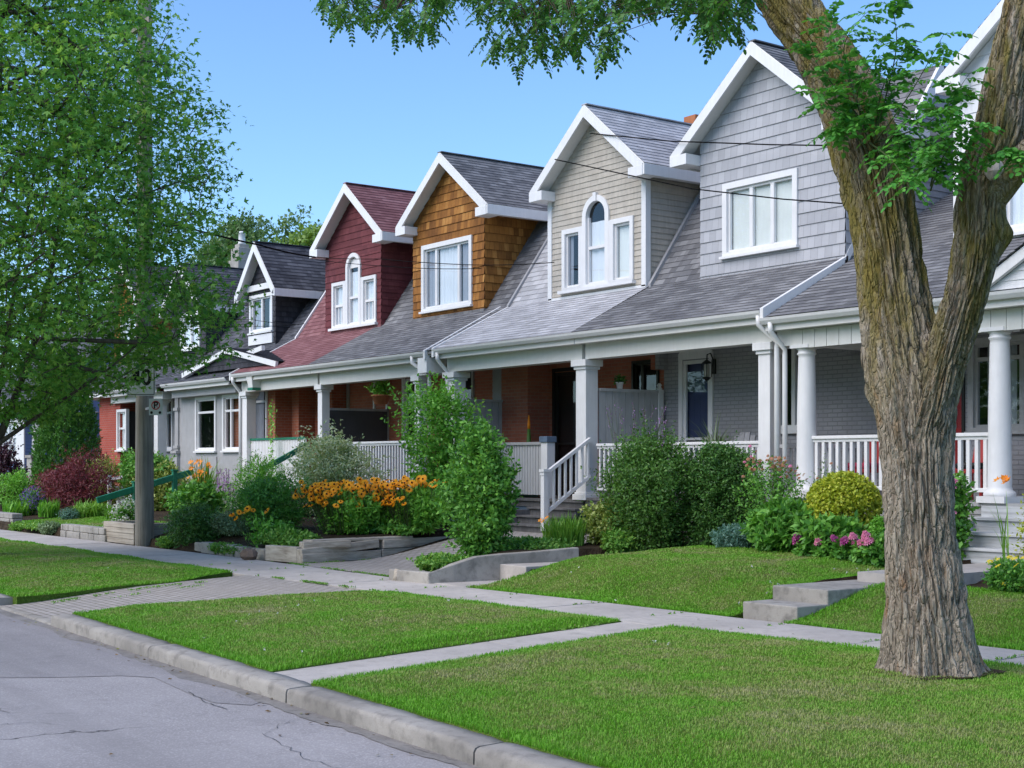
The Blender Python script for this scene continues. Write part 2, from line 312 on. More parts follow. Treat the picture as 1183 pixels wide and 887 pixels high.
# ---------------------------------------------------------------- objects
def thing(name, label, cat, loc, group=None, kind=None):
    o = bpy.data.objects.new(name, None); COL.objects.link(o); o.location = loc
    o.empty_display_size = .2
    o['label'] = label; o['category'] = cat
    if group: o['group'] = group
    if kind: o['kind'] = kind
    return o
def tag(o, label=None, cat=None, group=None, kind=None):
    if label: o['label'] = label
    if cat: o['category'] = cat
    if group: o['group'] = group
    if kind: o['kind'] = kind
    return o
def wloc(o):
    v = Vector((0,0,0))
    while o is not None: v = v+o.location; o = o.parent
    return v
def link_mesh(name, me, mat, parent=None, origin=None):
    o = bpy.data.objects.new(name, me); COL.objects.link(o)
    if isinstance(mat, (list, tuple)):
        for mm in mat: me.materials.append(mm)
    else: me.materials.append(mat)
    if parent is not None: o.parent = parent
    return o
class MB:
    def __init__(s): s.v = []; s.f = []; s.mi = []; s.sm = []; s.uv = {}
    def add(s, vs, fs, mi=0, smooth=False):
        b = len(s.v); s.v += [tuple(p) for p in vs]
        for f in fs: s.f.append([b+i for i in f]); s.mi.append(mi); s.sm.append(smooth)
    def quad(s, a, b, c, d, mi=0, uv=None):
        if uv is not None: s.uv[len(s.f)] = uv
        s.add([a,b,c,d], [(0,1,2,3)], mi)
    def hexa(s, p, mi=0):   # p: 8 points, bottom 0-3 ccw, top 4-7
        s.add(p, [(3,2,1,0),(4,5,6,7),(0,1,5,4),(1,2,6,5),(2,3,7,6),(3,0,4,7)], mi)
    def box(s, x0, x1, y0, y1, z0, z1, mi=0):
        s.hexa([(x0,y0,z0),(x1,y0,z0),(x1,y1,z0),(x0,y1,z0),(x0,y0,z1),(x1,y0,z1),(x1,y1,z1),(x0,y1,z1)], mi)
    def fbox(s, fr, u0, u1, w0, w1, z0, z1, mi=0):   # box in a wall frame: u along, w outwards
        P = fr.pt
        s.hexa([P(u0,w1,z0),P(u1,w1,z0),P(u1,w0,z0),P(u0,w0,z0),P(u0,w1,z1),P(u1,w1,z1),P(u1,w0,z1),P(u0,w0,z1)], mi)
    def prism(s, poly, axis, a0, a1, mi=0):  # poly in the two other axes (ordered), extruded along axis
        def mk(p, a):
            q = list(p); q.insert(axis, a); return tuple(q)
        n = len(poly)
        vs = [mk(p, a0) for p in poly]+[mk(p, a1) for p in poly]
        fs = [tuple(range(n-1,-1,-1)), tuple(range(n,2*n))]+[(i,(i+1)%n,n+(i+1)%n,n+i) for i in range(n)]
        s.add(vs, fs, mi)
    def beam(s, a, b, w, h, mi=0, up=(0,0,1)):
        a = Vector(a); b = Vector(b); d = (b-a).normalized(); sd = d.cross(Vector(up)).normalized(); u = sd.cross(d)
        q = []
        for p in (a, b):
            q += [p-sd*w/2-u*h/2, p+sd*w/2-u*h/2, p+sd*w/2+u*h/2, p-sd*w/2+u*h/2]
        s.add(q, [(3,2,1,0),(4,5,6,7),(0,1,5,4),(1,2,6,5),(2,3,7,6),(3,0,4,7)], mi)
    def tube(s, pts, rad, n=8, mi=0, cap=True):
        pts = [Vector(p) for p in pts]
        if not isinstance(rad, (list, tuple)): rad = [rad]*len(pts)
        ref = Vector((0,0,1)); vs = []; fs = []
        t0 = (pts[1]-pts[0]).normalized()
        u = t0.cross(ref if abs(t0.z) < .9 else Vector((1,0,0))).normalized()
        for i, p in enumerate(pts):
            t = (pts[min(i+1, len(pts)-1)]-pts[max(i-1, 0)]).normalized()
            u = (u-t*u.dot(t)).normalized(); w = t.cross(u)
            for k in range(n):
                a = 2*math.pi*k/n; vs.append(p+(u*math.cos(a)+w*math.sin(a))*rad[i])
        for i in range(len(pts)-1):
            for k in range(n): fs.append((i*n+k, i*n+(k+1)%n, (i+1)*n+(k+1)%n, (i+1)*n+k))
        if cap: fs.append(tuple(range(n-1,-1,-1))); fs.append(tuple(range((len(pts)-1)*n, len(pts)*n)))
        s.add(vs, fs, mi, True)
    def lathe(s, c, prof, n=20, mi=0):   # prof: (r, z)
        vs = []; fs = []
        for r, z in prof:
            for k in range(n):
                a = 2*math.pi*k/n; vs.append((c[0]+r*math.cos(a), c[1]+r*math.sin(a), c[2]+z))
        for i in range(len(prof)-1):
            for k in range(n): fs.append((i*n+k, i*n+(k+1)%n, (i+1)*n+(k+1)%n, (i+1)*n+k))
        fs.append(tuple(range(n-1,-1,-1))); fs.append(tuple(range((len(prof)-1)*n, len(prof)*n)))
        s.add(vs, fs, mi, True)
    def build(s, name, mat, parent=None, origin=None, bevel=0.0):
        off = wloc(parent) if parent is not None else Vector(origin or (0,0,0))
        V = np.array(s.v, dtype=np.float64)
        me = bpy.data.meshes.new(name)
        me.from_pydata((V-np.array(off)).tolist(), [], s.f)
        uvl = me.uv_layers.new(name='UVMap'); uv = []
        for fi, f in enumerate(s.f):
            if fi in s.uv: uv += s.uv[fi]; continue
            P = V[f]; n = np.zeros(3)
            for i in range(len(f)):
                a = P[i]; b = P[(i+1) % len(f)]; n += np.cross(a-P[0], b-P[0])
            ln = np.linalg.norm(n); n = n/ln if ln > 1e-12 else np.array((0,0,1.))
            if abs(n[2]) > .98: uv += [(p[0], p[1]) for p in P]
            else:
                t = np.array((-n[1], n[0], 0)); t /= np.linalg.norm(t); b = np.cross(n, t)
                uv += [(p @ t, p @ b) for p in P]
        uvl.data.foreach_set('uv', np.array(uv, dtype=np.float32).ravel())
        me.polygons.foreach_set('material_index', s.mi); me.polygons.foreach_set('use_smooth', s.sm)
        me.update()
        o = link_mesh(name, me, mat, parent)
        if parent is None: o.location = off
        if bevel:
            md = o.modifiers.new('bevel', 'BEVEL'); md.width = bevel; md.segments = 2; md.limit_method = 'ANGLE'; md.angle_limit = .9
        return o
class Fr:   # wall frame; U along the wall, normal N = (U.y, -U.x) outwards
    def __init__(s, x, y, U=(1,0)): s.x = x; s.y = y; s.U = U; s.N = (U[1], -U[0])
    def pt(s, u, w, z): return (s.x+s.U[0]*u+s.N[0]*w, s.y+s.U[1]*u+s.N[1]*w, z)
def poly_x(poly, v):
    xs = []
    n = len(poly)
    for i in range(n):
        (u0,v0),(u1,v1) = poly[i], poly[(i+1) % n]
        if abs(v0-v) < 1e-6: xs.append(u0)
        if (v0-v)*(v1-v) < 0: xs.append(u0+(u1-u0)*(v-v0)/(v1-v0))
    return (min(xs), max(xs)) if xs else None
def lap(mb, O, U, V, poly, exp, thick, holes=(), v_start=None, mi=0):
    """courses of siding, shakes or shingles over a convex polygon of the plane O + u U + v V, with rectangular holes"""
    O = Vector(O); U = Vector(U); V = Vector(V); Nn = U.cross(V).normalized()
    vmin = min(p[1] for p in poly); vmax = max(p[1] for p in poly)
    st = math.floor((vmin+O.dot(V))/exp+1e-6)*exp-O.dot(V) if v_start is None else v_start
    ou = O.dot(U); ov = O.dot(V)
    brk = {p[1] for p in poly}
    for h in holes: brk |= {h[2], h[3]}
    rows = []; k = math.floor((vmin-st)/exp+1e-6)
    while st+k*exp < vmax-1e-6:
        r0 = st+k*exp; r1 = r0+exp; cuts = sorted({max(r0, vmin), min(r1, vmax)} | {b for b in brk if r0+1e-6 < b < r1-1e-6 and vmin < b < vmax})
        for a, b in zip(cuts[:-1], cuts[1:]):
            if b-a > 1e-5: rows.append((r0, a, b))
        k += 1
    P = lambda u, v, t: O+U*u+V*v+Nn*t
    for r0, a, b in rows:
        xa = poly_x(poly, a+1e-7 if a < vmax-1e-5 else a-1e-7); xb = poly_x(poly, b-1e-7)
        if xa is None or xb is None: continue
        segs = [(xa[0], xa[1], xb[0], xb[1])]
        for (h0, h1, hv0, hv1) in holes:
            if hv0 < b-1e-6 and hv1 > a+1e-6:
                ns = []
                for s_ in segs:
                    if h1 <= min(s_[0], s_[2]) or h0 >= max(s_[1], s_[3]): ns.append(s_); continue
                    if min(s_[0], s_[2]) < h0: ns.append((s_[0], h0, s_[2], h0))
                    if max(s_[1], s_[3]) > h1: ns.append((h1, s_[1], h1, s_[3]))
                segs = ns
        ta = thick*(1-(a-r0)/exp); tb = thick*(1-(b-r0)/exp)
        for (la, ra, lb, rb) in segs:
            mb.quad(P(la,a,ta), P(ra,a,ta), P(rb,b,tb), P(lb,b,tb), mi, [(la+ou,a+ov),(ra+ou,a+ov),(rb+ou,b+ov),(lb+ou,b+ov)])
            if a-r0 < 1e-6 and thick > 0: mb.quad(P(la,a,0), P(ra,a,0), P(ra,a,ta), P(la,a,ta), mi)
# ---------------------------------------------------------------- fast meshes for foliage
def np_mesh(name, V, faces, mat, parent=None, attr=None, smooth=True, mi=None):
    """V (n,3) world coords; faces: list of int arrays (m,k)"""
    off = np.array(wloc(parent)) if parent is not None else np.zeros(3)
    me = bpy.data.meshes.new(name)
    me.vertices.add(len(V)); me.vertices.foreach_set('co', (V-off).astype(np.float32).ravel())
    nl = sum(f.size for f in faces); npoly = sum(len(f) for f in faces)
    me.loops.add(nl); me.loops.foreach_set('vertex_index', np.concatenate([f.ravel() for f in faces]).astype(np.int32))
    me.polygons.add(npoly); st = []; c = 0
    for f in faces:
        st.append(c+np.arange(len(f))*f.shape[1]); c += f.size
    me.polygons.foreach_set('loop_start', np.concatenate(st).astype(np.int32))
    me.polygons.foreach_set('use_smooth', np.full(npoly, smooth))
    if mi is not None: me.polygons.foreach_set('material_index', np.asarray(mi, dtype=np.int32))
    me.update(calc_edges=True)
    if attr is not None:
        for k, arr in attr.items():
            a = me.attributes.new(k, 'FLOAT', 'POINT'); a.data.foreach_set('value', arr.astype(np.float32))
    return link_mesh(name, me, mat, parent)
def nrm(a): return a/np.maximum(np.linalg.norm(a, axis=-1, keepdims=True), 1e-9)
def rdir(n): return nrm(rng.normal(size=(n, 3)))
LEAF = {
 'diamond': (np.array([(0,0,0),(.45,.5,.12),(1,0,0),(.45,-.5,.12)]), [np.array([(0,3,2,1)])]),
 'oval': (np.array([(0,0,0),(.3,.46,.10),(.72,.40,.08),(1,0,-.03),(.72,-.40,.08),(.3,-.46,.10)]), [np.array([(0,5,4,3),(0,3,2,1)])]),
 'maple': (np.array([(0,0,0),(.45,.17,.04),(1,0,-.05),(.45,-.17,.04),(.22,.28,.02),(.66,.62,-.06),(.42,.1,.03),(.22,-.28,.02),(.66,-.62,-.06),(.42,-.1,.03)]),
           [np.array([(0,3,2,1),(0,6,5,4),(0,7,8,9)])]),
}
def leaf_mesh(C, T, Nn, Lg, Wd, kind='diamond'):
    tpl, fl = LEAF[kind]; n = len(C); k = len(tpl)
    T = nrm(T); S = nrm(np.cross(Nn, T)); Nn = np.cross(T, S)
    Lg = np.broadcast_to(Lg, (n,)); Wd = np.broadcast_to(Wd, (n,))
    V = (C[:,None,:] + T[:,None,:]*(tpl[None,:,0,None]*Lg[:,None,None]) + S[:,None,:]*(tpl[None,:,1,None]*Wd[:,None,None]) + Nn[:,None,:]*(tpl[None,:,2,None]*Wd[:,None,None]))
    F = [(np.arange(n)[:,None,None]*k+f[None]).reshape(-1, f.shape[1]) for f in fl]
    return V.reshape(-1, 3), F
def merge(parts):
    Vs = []; Fs = {}; o = 0
    for V, F in parts:
        Vs.append(V)
        for f in F: Fs.setdefault(f.shape[1], []).append(f+o)
        o += len(V)
    return np.concatenate(Vs), [np.concatenate(x) for x in Fs.values()]
def tubes_np(segs, n=4):
    """segs: (m, 8) rows x0 y0 z0 x1 y1 z1 r0 r1"""
    A = segs[:,:3]; B = segs[:,3:6]; d = nrm(B-A)
    ref = np.where(np.abs(d[:,2:3]) < .9, np.array([[0,0,1.]]), np.array([[1.,0,0]]))
    u = nrm(np.cross(d, ref)); w = np.cross(d, u); m = len(segs); V = np.zeros((m, 2*n, 3))
    for k in range(n):
        a = 2*math.pi*k/n; q = u*math.cos(a)+w*math.sin(a)
        V[:,k] = A+q*segs[:,6:7]; V[:,n+k] = B+q*segs[:,7:8]
    F = np.array([(k, (k+1) % n, n+(k+1) % n, n+k) for k in range(n)])
    return V.reshape(-1,3), [(np.arange(m)[:,None,None]*2*n+F[None]).reshape(-1,4)]
# ================================================================ the ground
def sm(t): t = min(1.0, max(0.0, t)); return t*t*(3-2*t)
def swn(x): return float(np.interp(x, [-150,-33,-21,-16.3,-11.8,-7.2,40], [9.7,9.7,9.66,9.92,10.17,10.66,10.7]))
def swf(x): return float(np.interp(x, [-150,-37.7,-21.8,-16.1,-13.4,-7.7,40], [10.95,11.0,11.30,11.12,11.36,11.56,11.6]))
def cfr(x): return float(np.interp(x, [-150,-18.5,-16.0,-7.0,20], [5.4,5.38,5.29,4.96,4.5]))
def ground(x, y):
    d = y-swf(x)
    if d < 0: return 0.0
    if d < 0.0: return 0.0
    def right():
        top = .42 if x < -11 else .33
        h = top*sm(d/1.7)+.035*max(0, min(y, 15.5)-13.2)
        e = sm((x+16.35)/.9); h = h*(.55+.45*e)
        if x < -11.42: pz = .17*sm((d-.1)/.5)+.12*sm((d-.7)/.4)+.035*max(0, min(y,16)-12.4); h = h+(min(h, pz)-h)*sm((x+12.7)/1.2)
        return h
    def gwalk(): return .24*sm((y-12.2)/.1)+.05*max(0, min(y,16)-13)
    def bed(): return .13*sm((-17.2-x)*0+(x+18.15)/.12)+.30*sm((y-11.2)/1.8)*sm((x+18.15)/.5)+.44*sm((y-12.5)/3.2)*(1-sm((x+18.15)/.5))
    def drive(): return .44*sm((y-12.5)/3.2)
    def gard(): return .015+.16*sm((d-.27)/.06)+.24*sm((d-.3)/1.2)+.03*max(0, min(y,15)-12.5)
    def left(): return .01+.21*sm((d-.16)/.05)+.10*sm(d/2.0)+.05*max(0, min(y,15)-12.5)
    if x > -16.3:
        if -11.42 < x < -10.62: return min(right(), .17*sm((y-11.62)/.02)+.14*sm((y-12.15)/.02)+.04*max(0, min(y,16)-12.4))-.03
        return right()
    if x > -17.2: return gwalk()
    if x > -18.15: return bed()
    if x > -22.02-(y-11.4)*.165: return drive()
    if x > -29.2: return gard()
    return left()
g = MB(); g.quad((-600,-600,-.32),(600,-600,-.32),(600,600,-.32),(-600,600,-.32))
tag(g.build('ground', M['turf']), kind='structure')
xs = list(np.arange(-150, 30.1, 3.0))
r = MB()
for a, b in zip(xs[:-1], xs[1:]): r.quad((a,-4.4,-.13),(b,-4.4,-.13),(b,cfr(b)+.05,-.13),(a,cfr(a)+.05,-.13))
tag(r.build('road', M['asphalt']), kind='structure')
# darker resurfaced strip beside the kerb, traced on the road surface
pp = []
for px, py in [(-60,648),(40,700),(70,720),(150,752),(240,778),(300,800),(312,808),(290,815),(246,812),(215,800),(178,783),(140,781),(60,783),(-120,784),(-300,760)]:
    rr = _ray(px, py); k = (-.13-EYE)/rr[2]; x, y = rr[0]*k, rr[1]*k
    pp.append((x, min(y, cfr(x)+.02), -.126))
r = MB(); r.add(pp, [tuple(range(len(pp)-1,-1,-1))]); tag(r.build('road_patch', M['asphalt_patch']), kind='structure')
def road_crack(pxs, w):
    pts = []
    for px, py in pxs:
        rr = _ray(px, py); k = (-.13-EYE)/rr[2]; pts.append(Vector((rr[0]*k, rr[1]*k, -.1235)))
    out = []
    for a, b in zip(pts[:-1], pts[1:]):
        for i in range(5):
            q = a.lerp(b, i/5); out.append(q+Vector((R_.uniform(-.025,.025), R_.uniform(-.025,.025), 0)))
    out.append(pts[-1]); mb = MB()
    for i, (a, b) in enumerate(zip(out[:-1], out[1:])):
        d = (b-a).normalized(); s_ = Vector((-d.y, d.x, 0))*w*(.4+.6*R_.random()); s0 = s_
        mb.quad(a-s0, b-s_, b+s_, a+s0)
    return mb
cr = MB()
for pxs, w in [([(306,848),(330,862),(352,876),(380,885),(410,892)],.0035), ([(306,848),(322,838),(340,833)],.003), ([(215,800),(240,812),(262,820)],.005), ([(470,862),(505,872),(528,880)],.003), ([(0,838),(30,835),(70,838)],.003)]:
    c = road_crack(pxs, w); cr.add(c.v, c.f)
tag(cr.build('road_cracks', M['tar']), kind='structure')
V = []; F = []; xs_ = np.arange(-24, -2, .07)
for i, x in enumerate(xs_):
    w = .10+.16*max(0, mnoise.noise(Vector((x*.9, 3.0, 1.0)))+.25)+.03*mnoise.noise(Vector((x*6, 1, 2)))
    V += [(x, cfr(x)-max(.01, w), -.1250), (x, cfr(x)+.03, -.1245)]
F = np.array([(2*i, 2*i+2, 2*i+3, 2*i+1) for i in range(len(xs_)-1)]); tag(np_mesh('gutter_grit', np.array(V), [F], M['grit']), kind='structure')
# kerb
def kerb(x0, x1, top=0.0, name='kerb'):
    n = max(2, int((x1-x0)/.06)); V = []; prof = [(0,-.25),(0.005,top-.035),(.018,top-.010),(.045,top),(.15,top+.002),(.25,top),(.262,-.25)]
    for i in range(n+1):
        x = x0+(x1-x0)*i/n
        for j, (dy, z) in enumerate(prof):
            nz = mnoise.noise(Vector((x*3.0, j*.7, 2.0)))*.012+mnoise.noise(Vector((x*14, j*1.9, 7.0)))*.006
            chip = -.03*max(0, mnoise.noise(Vector((x*6.0, 1.0, 4.0)))-.33)*(1 if j in (1,2,3) else 0)
            ed = min(1, min(i, n-i)/2.0)
            V.append((x, cfr(x)+dy-(nz if 0 < j < 5 else 0)*.8, z+(nz*.6+chip if 0 < j < 6 else 0)-(1-ed)*.012*(0 < j < 6)))
    k = len(prof); mb = MB()
    mb.add(V, [(i*k+j, i*k+j+1, (i+1)*k+j+1, (i+1)*k+j) for i in range(n) for j in range(k-1)], 0, True)
    mb.add(V[:k], [tuple(range(k))]); mb.add(V[-k:], [tuple(range(k-1,-1,-1))])
    return mb
kb = MB()
for x0, x1, t in [(-150,-60,0),(-59.98,-30,0),(-29.98,-18.75,0),(-18.73,-16.25,-.10),(-16.23,-12.99,0),(-12.975,-9.90,0),(-9.87,-7.18,0),(-7.16,-4.2,0),(-4.18,8,0),(8.02,25,0)]:
    c = kerb(x0, x1, t); b0 = len(kb.v); kb.add(c.v, c.f, 0, True)
tag(kb.build('kerb', M['concrete_old']), kind='structure')
k2 = MB(); k2.box(-150,30,-4.65,-4.4,-.3,0); tag(k2.build('far_kerb', M['concrete_old']), kind='structure')
# pavement slabs
s = MB(); x = -60.0
while x < 8:
    a, b = x+.006, x+1.494; dz = R_.uniform(-.004,.004)
    s.hexa([(a,swn(a),-.1),(b,swn(b),-.1),(b,swf(b),-.1),(a,swf(a),-.1),(a,swn(a),dz),(b,swn(b),dz),(b,swf(b),dz+.006),(a,swf(a),dz+.006)])
    x += 1.5
tag(s.build('pavement', M['concrete'], bevel=.006), kind='structure')
# walkway across the verge
def wl(y): return -10.66-(y-5.2)*1.13/4.96
def wr(y): return -9.92-(y-5.15)*1.15/5.0
s = MB(); ys = [5.2,6.6,8.0,9.3,10.24]
for a, b in zip(ys[:-1], ys[1:]):
    a2, b2 = a+.005, b-.005
    s.hexa([(wl(a2),a2,-.1),(wr(a2),a2,-.1),(wr(b2),b2,-.1),(wl(b2),b2,-.1),(wl(a2),a2,-.004),(wr(a2),a2,-.006),(wr(b2),b2,-.004),(wl(b2),b2,-.005)])
tag(s.build('verge_path', M['concrete'], bevel=.006), kind='structure')
# paver apron and drive
def al(y): return -18.55-(y-5.45)*1.45/3.7
def ar(y): return -16.2-(y-5.35)*.14/4.5
s = MB()
for i in range(8):
    a = 5.46+(9.75-5.46)*i/8; b = 5.46+(9.75-5.46)*(i+1)/8
    za = -.096+.091*sm((a-5.4)/2.5); zb_ = -.096+.091*sm((b-5.4)/2.5)
    s.quad((al(a),a,za),(ar(a),a,za),(ar(b),b,zb_),(al(b),b,zb_))
tag(s.build('paver_apron', M['pavers']), kind='structure')
s = MB(); yy = list(np.arange(11.28, 16.6, .4))
for a, b in zip(yy[:-1], yy[1:]):
    s.quad((-21.85,a,.44*sm((a-12.5)/3.2)+.006),(-18.12,a,.44*sm((a-12.5)/3.2)+.006),(-18.12,b,.44*sm((b-12.5)/3.2)+.006),(-21.85,b,.44*sm((b-12.5)/3.2)+.006))
tag(s.build('paver_drive', M['pavers']), kind='structure')
# garden soil sheet
X = np.unique(np.concatenate([np.arange(-70,-30,.5), np.arange(-30,-3,.18), np.arange(-3,20,1.0), np.arange(-23,-21.7,.045), np.arange(-18.3,-17.5,.08), [-16.3,-16.29,-17.2,-17.19,-18.6,-18.59,-21.9,-21.89,-11.42,-11.41,-10.62,-10.61]]))
dY = np.unique(np.concatenate([np.arange(0,.9,.045), np.arange(.9,5.6,.14), np.arange(5.6,20,1.0)]))
V = []
for x in X:
    y0 = swf(x)+.01
    V.append((x, y0-.004, -.12))
    for d in dY: V.append((x, y0+d, ground(x, y0+d+.001)-(.07 if x > -16.2 and y0+d < 14.6 else .03)))
ny = len(dY)+1; F = np.array([(i*ny+j, (i+1)*ny+j, (i+1)*ny+j+1, i*ny+j+1) for i in range(len(X)-1) for j in range(ny-1)])
tag(np_mesh('garden_soil', np.array(V), [F], M['soil']), kind='structure')
# ---------------------------------------------------------------- turf
LAWNS = []
def lawn(xl, xr, yn, yf, hf, nx, nv, edge=(1,1,1,1)):
    """xl, xr: functions of v in 0..1 (rough y), yn, yf: functions of x"""
    def P(u, v):
        x = xl(v)+(xr(v)-xl(v))*u; y = yn(x)+(yf(x)-yn(x))*v
        return x, y
    V = []
    for i in range(nx+1):
        for j in range(nv+1):
            x, y = P(i/nx, j/nv); V.append((x, y, hf(x, y, j/nv, i/nx)))
    F = np.array([(i*(nv+1)+j, (i+1)*(nv+1)+j, (i+1)*(nv+1)+j+1, i*(nv+1)+j+1) for i in range(nx) for j in range(nv)])
    rim = [i*(nv+1) for i in range(nx+1)]+[nx*(nv+1)+j for j in range(1,nv+1)]+[i*(nv+1)+nv for i in range(nx-1,-1,-1)]+[j for j in range(nv-1,0,-1)]
    b0 = len(V); V += [(V[k][0], V[k][1], V[k][2]-.16) for k in rim]; m_ = len(rim)
    F = np.concatenate([F, np.array([(rim[q], b0+q, b0+(q+1)%m_, rim[(q+1)%m_]) for q in range(m_)])])
    tag(np_mesh('lawn', np.array(V), [F], M['turf'], smooth=False), kind='structure')
    LAWNS.append((P, hf, edge))
def hv(x, y, v, u):
    e = min(v, 1-v, 4*u, 4*(1-u)); b = mnoise.noise(Vector((x*.7, y*.7, 0)))*.025
    return .005+.055*sm(e/.18)+b*sm(e/.1)
def hv_l(x, y, v, u):
    e = min(v, 1-v, 6*(1-u)); b = mnoise.noise(Vector((x*.7, y*.7, 0)))*.03
    return .005+.10*sm(e/.3)+b
lawn(lambda v: wr(5.2+v*5.0)+.01, lambda v: 6.0, lambda x: cfr(x)+.24, lambda x: swn(x)-.0, hv, 60, 24)
lawn(lambda v: ar(5.4+v*4.4)+.03, lambda v: wl(5.2+v*5.0)-.01, lambda x: cfr(x)+.24, lambda x: swn(x)-.0, hv, 40, 24)
lawn(lambda v: -50.0, lambda v: al(5.5+v*4.1)-.55*sm((v-.6)/.4), lambda x: cfr(x)+.25, lambda x: swn(x)-.0, hv_l, 60, 24)
hy = lambda x, y, v, u: ground(x, y)+.004
lawn(lambda v: -16.25+.55*v, lambda v: -11.43, lambda x: swf(x)+.012, lambda x: 14.95-.35*sm((x+13.5)/2), hy, 44, 36)
lawn(lambda v: -10.61, lambda v: -2.0, lambda x: swf(x)+.012, lambda x: 13.5, hy, 40, 20)
lawn(lambda v: -37.0, lambda v: -30.4, lambda x: swf(x)+.32, lambda x: 13.0, hy, 24, 10)
def grass():
    Ps = []; Lh = []
    for P, hf, edge in LAWNS:
        x0, y0 = P(0,0); x1, y1 = P(1,0); x2, y2 = P(0,1); x3, y3 = P(1,1)
        area = .5*abs((x1-x0)+(x3-x2))*abs(y2-y0)
        n = int(area*10500)
        uu = rng.random(n); vv = rng.random(n); keep = rng.random(n)
        for u, v, k in zip(uu, vv, keep):
            x, y = P(u, v)
            if x > -2.0: continue
            dd = depth_of(x, y)
            if dd < 6: continue
            px = x*RT[0]+y*RT[1]
            if px/dd > .54 or px/dd < -.5: continue
            if k > (9.5/dd)**1.25: continue
            w = abs(x1-x0); de = min(v*abs(y2-y0), (1-v)*abs(y2-y0), (1-u)*w, u*w)
            lush = math.exp(-max(0, de)/.22)
            if y < 6.5: lush = max(lush, math.exp(-max(0, y-5.2)/.33))
            if de < .02 and k > .5*(9.5/dd)**1.25: pass
            Ps.append((x, y, hf(x, y, v, u), dd)); Lh.append(lush)
    Ps = np.array(Ps); Lh = np.array(Lh); n = len(Ps)
    patch = np.array([mnoise.noise(Vector((p[0]*1.3, p[1]*1.3, 3.0))) for p in Ps])
    ln = (.016+.018*rng.random(n))*(1+.7*Lh)*(1+.4*patch)
    wd = .0020*np.maximum(1, Ps[:,3]/9.0)*(1+.3*rng.random(n))
    az = rng.random(n)*2*math.pi; lean = .25+.75*rng.random(n)
    D = np.stack([np.cos(az), np.sin(az), np.zeros(n)], 1); S = np.stack([-np.sin(az), np.cos(az), np.zeros(n)], 1)
    B = Ps[:,:3]-np.array([0,0,.004]); Z = np.array([[0,0,1.]])
    mid = B+D*(ln*lean*.28)[:,None]+Z*(ln*.62)[:,None]; tip = B+D*(ln*lean*.85)[:,None]+Z*(ln*(1.05-.35*lean))[:,None]
    V = np.stack([B-S*wd[:,None], B+S*wd[:,None], mid+S*wd[:,None]*.8, mid-S*wd[:,None]*.8, tip], 1).reshape(-1,3)
    i = np.arange(n)[:,None]*5
    o = np_mesh('grass', V, [i+np.array([[0,1,2,3]]), i+np.array([[3,2,4]])], M['grass'], attr={'lush': np.repeat(Lh, 5)})
    tag(o, kind='stuff', label='short mown green grass with drier patches on the lawns', cat='grass')
grass()
# white clover heads dotted over two of the lawns, moss and weeds in the paving joints
Cs = []
for P, hf, e in LAWNS:
    for k in range(60):
        u, v = R_.random(), R_.random(); x, y = P(u, v)
        if mnoise.noise(Vector((x*.8, y*.8, 5.0))) < .12 or x > -9: continue
        Cs.append((x, y, hf(x, y, v, u)+R_.uniform(.03,.055)))
Cs = np.array(Cs); n = len(Cs); Cs = np.repeat(Cs, 5, 0)+rng.normal(size=(n*5,3))*.004
Vc, Fc = leaf_mesh(Cs, rdir(n*5), rdir(n*5), .020, .014); tag(np_mesh('clover_flowers', Vc, Fc, M['fl_white']), kind='stuff', label='tiny white clover flowers scattered in the grass', cat='clover')
Cs = []
def joint(a, b, n, w):
    for k in range(n):
        t = R_.random()
        if mnoise.noise(Vector((a[0]+t*9, a[1], 2.0))) < -.05: continue
        x = a[0]+(b[0]-a[0])*t; y = a[1]+(b[1]-a[1])*t
        for q in range(5): Cs.append((x+R_.gauss(0,w), y+R_.gauss(0,w), R_.uniform(0,.012)-(.085*(1-sm((y-5.4)/2.5)) if y < 9 else 0)))
joint((-19.9,9.72), (-16.4,9.88), 260, .018); joint((-18.3,6.0), (-19.3,8.6), 120, .02); joint((-18.0,6.6), (-19.0,8.9), 60, .02); joint((-22.0,11.33), (-18.1,11.25), 200, .02); joint((-21.8,11.5),(-22.0,13.5), 90, .03)
for i in range(14): xj = -22.5+1.5*i; joint((xj, swn(xj)), (xj, swf(xj)), 14, .01)
joint((-16.6,5.62),(-16.4,5.9), 40, .05); joint((-10.7,5.3),(-11.7,9.9), 80, .012); joint((-9.95,5.3),(-11.0,9.9), 80, .012)
Cs = np.array(Cs); n = len(Cs); Vc, Fc = leaf_mesh(Cs, nrm(rdir(n)+np.array([0,0,.8])), rdir(n), .030, .014); tag(np_mesh('joint_weeds', Vc, Fc, M['lf_cover']), kind='stuff', label='moss and small weeds growing in the paving joints', cat='weeds')
Cs = []
for k in range(150):
    x = R_.uniform(-20, -4.5); a = R_.random()
    if a < .55: y, z = cfr(x)-abs(R_.gauss(0,.16))-.02, -.118
    elif a < .75: y, z = R_.uniform(swn(x), swf(x)), .012
    elif a < .85: y, z = R_.uniform(.5, 4.5), -.118
    else: y, z = R_.uniform(6, 9.4), .085
    Cs.append((x, y, z))
Cs = np.array(Cs); n = len(Cs); az_ = rng.random(n)*6.28
Vc, Fc = leaf_mesh(Cs, np.stack([np.cos(az_), np.sin(az_), rng.normal(size=n)*.15], 1), nrm(rng.normal(size=(n,3))*.25+np.array([0,0,1.0])), rng.uniform(.025,.06,n), rng.uniform(.012,.03,n)); tag(np_mesh('leaf_litter', Vc, Fc, M['lf_litter']), kind='stuff', label='small dry fallen leaves along the gutter and paving', cat='leaves')
